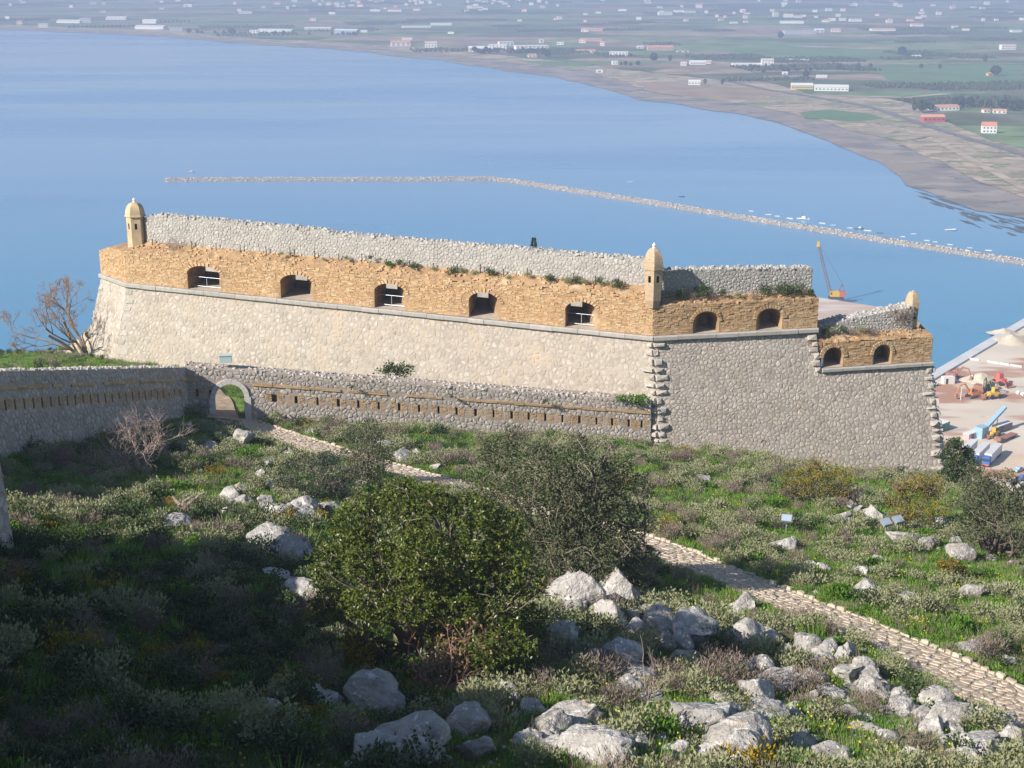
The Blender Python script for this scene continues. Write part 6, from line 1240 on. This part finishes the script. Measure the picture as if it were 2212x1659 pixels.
# grass and herbs
n = 105000; Yr = 28 * (122 / 28.) ** RV.random(n); Xr = RV.uniform(-.375, .375, n) * (Yr + 18); g2 = fbm(np.c_[Xr, Yr] / 7.5, 31, 3); qx, qy = to_px(np.array([Xr, Yr, ground(Xr, Yr)])); ok = open_ground(Xr, Yr) & (RV.random(n) < (.6 + .9 * g2) * np.where((qx < 950) & (qy > 1150), .45, 1.0)); Xr, Yr = Xr[ok], Yr[ok]
ci_ = RV.uniform(-24, 12, 2600); cj = np.interp(ci_, [G0[0], G1[0]], [G0[1] + 1.2, G1[1] + 1.0]) + RV.random(2600) * np.interp(ci_, [-24, 11], [23, 1.2]); ok2 = ~((np.abs(ci_ - np.interp(cj, [p[1] for p in inner], [p[0] for p in inner])) < 1.45)); Xr = np.r_[Xr, ci_[ok2]]; Yr = np.r_[Yr, cj[ok2]]
xl = RV.uniform(-60, -26, 2400); yl = RV.uniform(92, 149, 2400); okl = xl < np.interp(yl, [62, 108], [-32.5, -26.5]) - .8; Xr = np.r_[Xr, xl[okl]]; Yr = np.r_[Yr, yl[okl]]
Zr = ground(Xr, Yr) - .02; n = len(Xr); ti = RV.choice(5, n, p=[.34, .26, .2, .10, .10])
scatter('hillside_grass', np.c_[Xr, Yr, Zr], np.c_[RV.normal(0, .15, (n, 2)), RV.uniform(0, 6.28, n)], RV.uniform(.7, 1.5, n), ti, gc, 'fresh spring grass with yellow flowers between the bushes', 'grass')

# ------------------------------------------------------------------ trees
def limb(mb, a, b, r0, r1, rg, bend=.15, n=6, seg=6, rnd=None):
    a = np.array(a, float); b = np.array(b, float); L = np.linalg.norm(b - a); o = rg.normal(0, bend * L, 3); t = np.linspace(0, 1, seg)[:, None]; p = a * (1 - t) + b * t + np.sin(t * math.pi) * o + np.vstack([np.zeros(3), rg.normal(0, .02 * L, (seg - 2, 3)), np.zeros(3)]); mb.tube(p, np.linspace(r0, r1, seg), n, 0, rg.random() if rnd is None else rnd, False); return p
def lobe_tree(name, label, cat, base_px, base_Y, lobes, depthR, leafm_, nros, ros, l, w, rg, bark=M_bark, cx=None, cy_=None, rx=None, ry=None, twigs=0, backn=10, group=None, trunk_r=.16):
    g = onground(*base_px); 
    if base_Y: g = np.array([atY(*base_px, base_Y)[0], base_Y, 0]); g[2] = float(ground([g[0]], [g[1]])[0])
    T = thing(name, label, cat, g, group); Y0 = g[1]; L_ = []
    for (px, py, r) in lobes:
        q = min(1, math.hypot((px - cx) / rx, (py - cy_) / ry)); d = -depthR * .8 * math.sqrt(1 - q * q) + rg.uniform(-.25, .35) - (2.0 if py > base_px[1] - 60 else 0); L_.append((atY(px, py, Y0 + d), r * Y0 / F))
    for k in range(backn):
        a = rg.uniform(0, 6.28); q = rg.uniform(0, .75); L_.append((atY(cx + rx * q * math.cos(a), cy_ + ry * q * math.sin(a) - 10, Y0 + depthR * .6 * rg.random()), rg.uniform(.7, 1) * np.mean([x[2] for x in lobes]) * Y0 / F))
    mb = MB(); stems = [g + np.array([rg.normal(0, .25), rg.normal(0, .2), -.2]) for _ in range(4)]
    for c0, r in L_:
        s = stems[rg.integers(4)]; p = limb(mb, s, c0, trunk_r * rg.uniform(.5, 1), .035, rg, .12, 7, 7)
        for _ in range(5): limb(mb, p[rg.integers(3, 7)], c0 + unit(rg.normal(0, 1, 3)) * r * 1.02, .035, .01, rg, .15, 4, 4)
    mb.build('trunk', bark, T, smooth=True)
    if twigs:
        tw = MB(); 
        for _ in range(twigs):
            c0, r = L_[rg.integers(len(lobes))]; a = c0 + unit(rg.normal(0, 1, 3)) * r * .6; d = unit(rg.normal(0, 1, 3) + np.array([.5, -.4, -.2])); limb(tw, a, a + d * r * rg.uniform(.6, 1.3), .016, .005, rg, .25, 3, 5)
        tw.build('twigs', M_twig, T)
    cs = []; dr = []; rd = []
    wt = np.array([r ** 2 for _, r in L_]); wt /= wt.sum()
    for k, cnt in enumerate(rg.multinomial(nros, wt)):
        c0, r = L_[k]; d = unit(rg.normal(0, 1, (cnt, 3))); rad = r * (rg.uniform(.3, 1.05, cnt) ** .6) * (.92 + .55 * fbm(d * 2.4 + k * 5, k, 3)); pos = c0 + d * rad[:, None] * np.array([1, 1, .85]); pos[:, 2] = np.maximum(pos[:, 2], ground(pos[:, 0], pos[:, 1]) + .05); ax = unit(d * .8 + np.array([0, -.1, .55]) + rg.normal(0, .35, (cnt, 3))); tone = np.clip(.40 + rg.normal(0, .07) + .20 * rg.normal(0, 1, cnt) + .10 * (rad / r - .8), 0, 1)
        for j in range(ros):
            ang = unit(ax * rg.uniform(.2, .9, (cnt, 1)) + rg.normal(0, .62, (cnt, 3))); cs.append(pos); dr.append(ang); rd.append(np.clip(tone + rg.normal(0, .08, cnt), 0, 1))
    cs = np.vstack(cs); dr = np.vstack(dr); rd = np.concatenate(rd); n = len(cs); V = leaves(cs, dr, l * rg.uniform(.7, 1.25, n), w * rg.uniform(.75, 1.2, n), rg); put('crown', npmesh('crown', V, np.arange(4 * n).reshape(-1, 4), leafm_, np.repeat(rd, 4)), T); return T
RT = np.random.default_rng(12)
lobe_tree('carob_tree', 'large glossy yellow-green carob tree in the centre foreground', 'tree', (945, 1435), None,
    [(760, 1130, 62), (850, 1088, 62), (930, 1085, 58), (1015, 1110, 66), (1090, 1140, 58), (715, 1215, 58), (800, 1205, 76), (900, 1190, 80), (1000, 1210, 80), (1090, 1215, 72), (1145, 1260, 48), (715, 1300, 56), (795, 1310, 70), (890, 1300, 72), (985, 1310, 74), (1075, 1315, 80), (1140, 1340, 52), (1080, 1400, 76), (1130, 1430, 48), (1040, 1420, 50), (960, 1365, 52), (1170, 1370, 26), (690, 1245, 28), (790, 1085, 28), (870, 1050, 26)],
    3.0, L_carob, 10500, 6, .125, .055, RT, cx=920, cy_=1260, rx=285, ry=230, backn=14, trunk_r=.2)
lobe_tree('wild_olive_tree', 'grey-green scrubby tree with bare brown twigs behind carob', 'tree', (1245, 1265), None,
    [(1080, 985, 56), (1160, 985, 52), (1240, 995, 56), (1330, 1015, 48), (1385, 1050, 34), (1050, 1060, 56), (1130, 1060, 66), (1220, 1065, 74), (1310, 1085, 66), (1375, 1120, 46), (1060, 1130, 50), (1150, 1140, 66), (1240, 1150, 74), (1330, 1165, 64), (1390, 1195, 40), (1200, 1220, 58), (1290, 1225, 64), (1355, 1245, 48), (1400, 1262, 26), (1250, 955, 22), (1110, 950, 24), (1320, 965, 20)],
    3.0, L_greyg, 11500, 5, .13, .055, RT, cx=1220, cy_=1110, rx=215, ry=175, twigs=160, backn=12)
lobe_tree('olive_bush', 'rounded brownish olive bush overhanging the path below gate wall', 'tree', (790, 1040), None, [(770, 945, 36), (815, 935, 30), (750, 985, 30), (795, 985, 42), (835, 985, 26), (775, 1025, 30), (815, 1025, 28), (795, 912, 18)], 1.2, L_greyg, 1700, 4, .15, .05, RT, cx=790, cy_=975, rx=65, ry=70, backn=4, trunk_r=.08)
lobe_tree('blue_green_bush', 'low blue-green bush spreading left of the olive bush', 'bush', (690, 1068), None, [(630, 1020, 28), (670, 1005, 30), (715, 1010, 32), (755, 1030, 26), (640, 1050, 26), (690, 1045, 34), (735, 1055, 28), (605, 1035, 16)], 1.0, L_blue, 1700, 4, .13, .04, RT, cx=690, cy_=1030, rx=90, ry=48, backn=4, trunk_r=.05)
lobe_tree('dark_tree', 'dark evergreen tree at the foot of bastion right corner', 'tree', (2062, 1060), 108.0, [(2060, 968, 24), (2085, 980, 20), (2045, 985, 20), (2065, 1005, 30), (2095, 1010, 22), (2050, 1030, 24), (2080, 1035, 26), (2062, 955, 12), (2105, 1000, 10)], 1.2, L_dark, 1500, 4, .2, .10, RT, cx=2070, cy_=1005, rx=45, ry=55, backn=4, trunk_r=.1)
lobe_tree('hillside_tree', 'spreading grey-green tree with pale trunk at right edge', 'tree', (2152, 1195), None, [(2100, 1045, 36), (2150, 1040, 38), (2190, 1055, 34), (2075, 1085, 34), (2125, 1090, 42), (2175, 1095, 42), (2210, 1100, 34), (2090, 1130, 34), (2140, 1135, 36), (2190, 1140, 36), (2110, 1015, 20), (2180, 1025, 18), (2215, 1060, 20), (2205, 1160, 24), (2095, 1160, 22)], 1.8, L_greyg, 3400, 4, .15, .055, RT, cx=2145, cy_=1095, rx=90, ry=90, backn=8, trunk_r=.16)
for nm, lb, bp, lst, ctr, rr_ in [('broom_bush', 'wide yellow-flowering broom bush at the foot of flank wall', (1765, 1078), [(1710, 1030, 26), (1745, 1022, 32), (1785, 1015, 34), (1825, 1030, 26), (1725, 1055, 26), (1770, 1050, 34), (1815, 1060, 26), (1695, 1045, 18), (1760, 1000, 16)], (1765, 1038), (85, 42)),
    ('broom_bush', 'yellow-flowering broom bush left of the right hillside tree', (1975, 1140), [(1935, 1080, 28), (1970, 1065, 32), (2010, 1065, 30), (1950, 1110, 28), (1990, 1105, 32), (2030, 1100, 26), (1985, 1040, 24), (1940, 1045, 22), (2025, 1040, 20)], (1985, 1080), (70, 55)), ('broom_bush', 'small orange-flowered broom bush low on the green slope', (2052, 1246), [(2035, 1222, 14), (2060, 1218, 16), (2080, 1232, 13), (2045, 1236, 12)], (2055, 1226), (36, 20))]:
    lobe_tree(nm, lb, 'bush', bp, None, lst, 1.0, L_yel if nm else None, 1500 if rr_[0] > 50 else 420, 4, .13, .05, RT, cx=ctr[0], cy_=ctr[1], rx=rr_[0], ry=rr_[1], backn=3, trunk_r=.04)

# ------------------------------------------------------------------ bare bushes, dead wood
def grow(mb, p, d, L, r, lv, rg, spread=.6, nchild=(2, 4), tips=None, up=.1, sides=4, shrink=.68):
    seg = 4; pts = [p]; q = p.copy(); dd = d.copy()
    for _ in range(seg): dd = unit(dd + rg.normal(0, .16, 3) + np.array([0, 0, up * .2])); q = q + dd * L / seg; pts.append(q)
    mb.tube(np.array(pts), np.linspace(r, r * .62, len(pts)), sides if lv > 1 else 3, 0, rg.random(), False)
    if lv == 0:
        if tips is not None: tips.append(pts[-1]); tips.append(pts[2])
        return
    for _ in range(rg.integers(nchild[0], nchild[1] + 1)):
        k = rg.integers(2, len(pts)); grow(mb, np.array(pts[k]), unit(dd + rg.normal(0, spread, 3) + np.array([0, 0, up])), L * shrink * rg.uniform(.8, 1.15), r * .58, lv - 1, rg, spread, nchild, tips, up, sides, shrink)
def bare(name, label, cat, g, nst, L, r, lv, m, spread=.6, lean=(0, 0, 1), nchild=(2, 4), buds=None, up=.1, part='branches', fan=.5, n=1.0):
    T = thing(name, label, cat, g); mb = MB(); tips = []
    for _ in range(nst): grow(mb, np.array(g) + RT.normal(0, .05, 3), unit(np.array(lean) + RT.normal(0, fan, 3)), L * RT.uniform(.8, 1.2), r * RT.uniform(.7, 1.1), lv, RT, spread, nchild, tips, up)
    mb.build(part, m, T)
    if buds:
        tp = np.array(tips); k = RT.integers(len(tp), size=buds); c0 = tp[k] + RT.normal(0, .10, (buds, 3)); V = leaves(c0, unit(RT.normal(0, 1, (buds, 3))), .10, .07, RT); stuff(put('buds', npmesh('buds', V, np.arange(4 * buds).reshape(-1, 4), L_bud, np.repeat(RT.random(buds), 4)), T))
    return T
g = THORN; bare('bare_bush', 'pinkish leafless thorn bush before the shaded curtain wall', 'bush', g, 15, 1.75, .05, 4, M_twig, .5, (-.2, -.1, .8), (3, 4), None, .05, fan=.75)
g = np.array([atY(188, 782, 139.2)[0], 139.2, 0]); g[2] = float(ground([g[0]], [g[1]])[0]) - .3
bare('bare_tree', 'leafless russet-budded tree beside the left end of bastion', 'tree', g, 4, 4.3, .19, 5, M_bark, .5, (-.38, 0, 1.1), (2, 3), 5200, .22, 'trunk', .24)
g = onground(945, 1500); bare('dead_bush', 'dead red-brown twiggy bush under the carob tree', 'bush', g + np.array([0, -.2, 0]), 12, 1.15, .035, 4, M_twigred, .6, (.1, -.2, .9), (2, 3), 500, .05, fan=.6)
g = onground(1395, 1530); bare('dry_bush', 'thin bare upright bush among shaded foreground rocks', 'bush', g, 7, .75, .022, 3, M_twig, .45, (0, -.1, 1), (1, 3), None, .2, fan=.35)
g = onground(1395, 1505); T = thing('dry_stalk', 'single tall dry stalk beside the bare foreground stems', 'plant', g); mb = MB(); limb(mb, g, g + np.array([-.22, 0, 2.0]), .025, .008, RT, .04, 5, 7); mb.build('stem', M_twig, T); mb = MB(); limb(mb, g + np.array([-.1, 0, 1.1]), g + np.array([-.75, -.1, 1.45]), .014, .006, RT, .1, 4, 5); mb.build('side_branch', M_twig, T)
g = onground(395, 1112); T = thing('dead_log', 'forked dead branch lying on the sunlit green patch at left', 'log', g); mb = MB()
for e_ in [(1.0, .2, .9), (-.5, .1, .9), (1.6, -.3, .15), (.5, .3, .7), (-.3, -.6, .1)]: limb(mb, g + np.array([0, 0, .15]), g + np.array(e_) * 1.1, .11, .03, RT, .15, 7, 6)
mb.build('limbs', M_twig, T)
u_ = hit_u(375, 530, np.array(A1) - nA * .8, np.array(K) - nA * .8); q = np.array(A1) - nA * .8 + tA * u_; bare('bare_bush', 'bare grey twiggy bush on the parapet above the leftmost embrasure', 'bush', np.array([*q, CAMZ - 27.0]), 9, .8, .03, 3, M_twig, .6, (0, -.3, .7), (2, 4), None, .0, fan=.7)

# ------------------------------------------------------------------ plants on the masonry
def wallbush(px, py, rpx, Y, kd, label, sy=1.0, grp='bushes growing on the parapets'):
    p = atY(px, py, Y); r = rpx * Y / F * 1.25; s = r / .48; nm, lb, ct_ = NAMES[kd]; o = put(nm, KIND[kd][int(RT.integers(len(KIND[kd])))], None, (p[0], p[1], p[2] - r * .75 * sy), (RT.normal(0, .1), RT.normal(0, .1), RT.uniform(0, 6)), (s, s, s * sy)); return tag(o, label, ct_, grp)
WB = [(609, 547, 5, 'sage'), (627, 548, 5, 'sage'), (750, 558, 8, 'sage'), (800, 556, 6, 'dark'), (842, 567, 8, 'herb'), (862, 567, 9, 'dark'), (893, 576, 11, 'dark'), (936, 580, 6, 'sage'), (978, 587, 12, 'dark'), (998, 584, 8, 'sage'), (1026, 590, 8, 'sage'), (1062, 588, 12, 'dark'), (1100, 600, 7, 'sage'), (1139, 592, 7, 'sage'), (1185, 601, 11, 'dark'), (1225, 606, 11, 'sage'), (1246, 606, 11, 'dark'), (1266, 608, 8, 'sage'), (1292, 607, 10, 'dark'), (1314, 612, 6, 'sage'), (1337, 614, 14, 'dark'), (700, 560, 5, 'sage'), (820, 560, 5, 'sage')]
for k, (a, b, r, kd) in enumerate(sorted(WB)):
    Yw = np.interp(a, [275, 1410], [136.2, 116.9]) + .8; wallbush(a, b, r, Yw, kd, 'bush on the crest of long brick parapet, ' + nth(k))
for k, (a, b, r, kd) in enumerate([(1447, 634, 8, 'sage'), (1471, 634, 13, 'dark'), (1495, 640, 10, 'heath'), (1517, 630, 18, 'dark'), (1535, 642, 11, 'heath'), (1560, 633, 10, 'dark'), (1592, 637, 10, 'sage'), (1630, 640, 9, 'heath'), (1653, 628, 15, 'dark'), (1690, 626, 18, 'dark'), (1712, 638, 14, 'heath'), (1722, 628, 16, 'dark'), (1746, 631, 11, 'dark')]): wallbush(a, b, r, np.interp(a, [1410, 1765], [117.2, 120]) + .5, kd, 'bush on the crest of the short flank parapet, ' + nth(k))
for k, (a, b, r, kd) in enumerate([(1784, 716, 10, 'dark'), (1802, 712, 9, 'sage'), (1820, 712, 9, 'dark'), (1840, 717, 10, 'heath'), (1862, 713, 10, 'sage'), (1884, 720, 15, 'heath')]): wallbush(a, b, r, np.interp(a, [1772, 1997], [120, 121.8]) + .3, kd, 'bush on the crest of the lower battery parapet, ' + nth(k))
lobe = [(1940, 672, 14), (1958, 680, 15), (1948, 692, 16), (1962, 700, 12), (1938, 690, 10)]
for k, (a, b, r) in enumerate(lobe[:1]): pass
o = wallbush(1951, 688, 24, 121.9, 'heath', 'large dark reddish bush hanging beside the small harbour sentry box', 1.15)
wallbush(838, 800, 22, 120.0, 'dark', 'left half of leafy shrub growing at foot of the bastion scarp', 1.0, None); wallbush(868, 803, 22, 119.8, 'dark', 'right half of leafy shrub growing at foot of bastion scarp', 1.0, None)
for k, (a, b, r, kd, lb) in enumerate([(1380, 860, 22, 'herb', 'green tuft on wall top in the angle of the bastion'), (1345, 858, 14, 'herb', 'smaller green tuft left of the bastion angle tuft'), (975, 856, 6, 'dark', 'small bush sprouting from string course of the gate wall'), (1180, 866, 7, 'dark', 'second small bush sprouting from gate wall string course'), (760, 836, 6, 'dark', 'tiny bush in gate wall string course gap')]): wallbush(a, b, r, np.interp(a, [400, 1410], [108.0, 115.0]) + (.9 if b < 862 and a > 1300 else -.1), kd, lb, .8, None)
p = atY(1153, 548, 150); T = thing('conifer', 'small conifer top showing above the long stone wall', 'tree', (p[0], p[1], p[2] - 3))
mb = MB(); mb.tube([(p[0], p[1], p[2] - 3), (p[0], p[1], p[2] + 1.4)], [.12, .02], 6); mb.build('trunk', M_bark, T)
n = 900; t = RT.random(n) ** .7; a = RT.uniform(0, 6.28, n); r = (1 - t) * .75 * RT.uniform(.3, 1, n) + .04; c0 = np.c_[p[0] + r * np.cos(a), p[1] + r * np.sin(a), p[2] - 1.3 + 2.9 * t]; V = leaves(c0, unit(np.c_[np.cos(a), np.sin(a), np.full(n, .5)]), .22, .07, RT); put('crown', npmesh('crown', V, np.arange(4 * n).reshape(-1, 4), L_dark, np.repeat(RT.random(n), 4)), T)

# ------------------------------------------------------------------ small objects
M_box = mat('painted_steel_box', [c(.42, .52, .52)], 2, .06, .5); M_lampg = mat('floodlight_glass', [c(.35, .42, .52)], 2, .05, .12, spec=.6); M_lampb = mat('floodlight_body', [c(.25, .27, .29)], 2, .1, .5)
p = atY(488, 783, 109.6); T = thing('utility_box', 'pale blue-grey steel cabinet on the wall top above the gate', 'cabinet', p); MB().box((p[0], p[1], p[2] + .28), (.92, .5, .56), .1, 0, .5).build('cabinet', M_box, T); MB().box((p[0], p[1], p[2] + .59), (1.0, .6, .06), .1, 0, .5).build('lid', M_box, T)
for k, (a, b, lb) in enumerate([(1698, 1150, 'single grey floodlight on the green slope above large boulder'), (1912, 1160, 'left one of two grey floodlights beside the long flat rock'), (1938, 1152, 'right one of two grey floodlights beside the long flat rock')]):
    g = onground(a, b); T = thing('floodlight', lb, 'floodlight', g, 'floodlights aimed at the bastion'); s = 13 * g[1] / F; g[2] += .45; Mx = np.array(Matrix.Rotation(.6, 3, 'X')); rz = .5 if k else -.3
    MB().box((g[0], g[1], g[2] + s * 1.2), (s * 1.9, s * 1.5, s * .55), rz, 0, .5, M=Mx).build('housing', M_lampb, T); q = np.array([0, -.0, s * .30]); q = Mx @ q; cs_, sn_ = math.cos(rz), math.sin(rz); q = np.array([cs_ * q[0] - sn_ * q[1], sn_ * q[0] + cs_ * q[1], q[2]]); MB().box((g[0] + q[0], g[1] + q[1], g[2] + s * 1.2 + q[2]), (s * 1.7, s * 1.3, s * .06), rz, 0, .5, M=Mx).build('glass', M_lampg, T)
    mb = MB(); mb.tube([(g[0], g[1], g[2] - .6), (g[0], g[1], g[2] + s)], .04, 6); mb.build('bracket', M_lampb, T)
M_spur = mat('ochre_rock', [c(.44, .36, .27), c(.50, .42, .32)], 1.2, .3, .95, .9, 3, [(1.5, .56, .64, c(.56, .50, .43)), (2.5, .60, .68, c(.22, .22, .12))])
spm = [q.copy() for q in BM[:4]]
for q in spm: q.materials.clear(); q.materials.append(M_spur)
for k, (a, b, w, h) in enumerate(sorted([(215, 740, 60, 70), (180, 755, 70, 55), (140, 768, 70, 40), (105, 777, 60, 30), (75, 783, 50, 18), (160, 785, 60, 26), (215, 782, 50, 40)])):
    p = atY(a, b, 141.5 if a > 150 else 145); s = w * p[1] / F * .66; o = put('rock_outcrop', spm[k % 4], None, (p[0], p[1], p[2] - h * p[1] / F * .12), (0, .2, RT.uniform(0, 6)), (s, s, h * p[1] / F * .75)); tag(o, 'ochre rock of the spur beside bastion left end, ' + nth(k), 'rock', 'rocks of the spur')
# rocky spur, low terrace wall and palm left of the bastion
p = atY(30, 775, 146); T = thing('terrace_wall', 'low pale ruined wall at the far left above the sea', 'wall', p); st = []
for k in range(26): q = p + np.array([-2 + k * .22 + RT.normal(0, .05), RT.normal(0, .15), RT.uniform(-.1, .35)]); s = RT.uniform(.16, .3); MB().add(iv * s * RT.uniform(.75, 1.2, (len(iv), 1)) + q, if_.tolist(), 0, RT.random()).build('stone', M_stoneW, T, q)
p = atY(46, 776, 147); T = thing('palm', 'tiny palm beside the low ruined wall at far left', 'palm', p); MB().tube([p, p + np.array([0, 0, .7])], [.12, .08], 6).build('trunk', M_bark, T); n = 26; a = np.linspace(0, 6.28, n); V = leaves(np.tile(p + np.array([0, 0, .7]), (n, 1)), unit(np.c_[np.cos(a), np.sin(a), RT.uniform(-.1, .8, n)]), .8, .12, RT); put('fronds', npmesh('fronds', V, np.arange(4 * n).reshape(-1, 4), L_dark, np.repeat(RT.random(n), 4)), T)
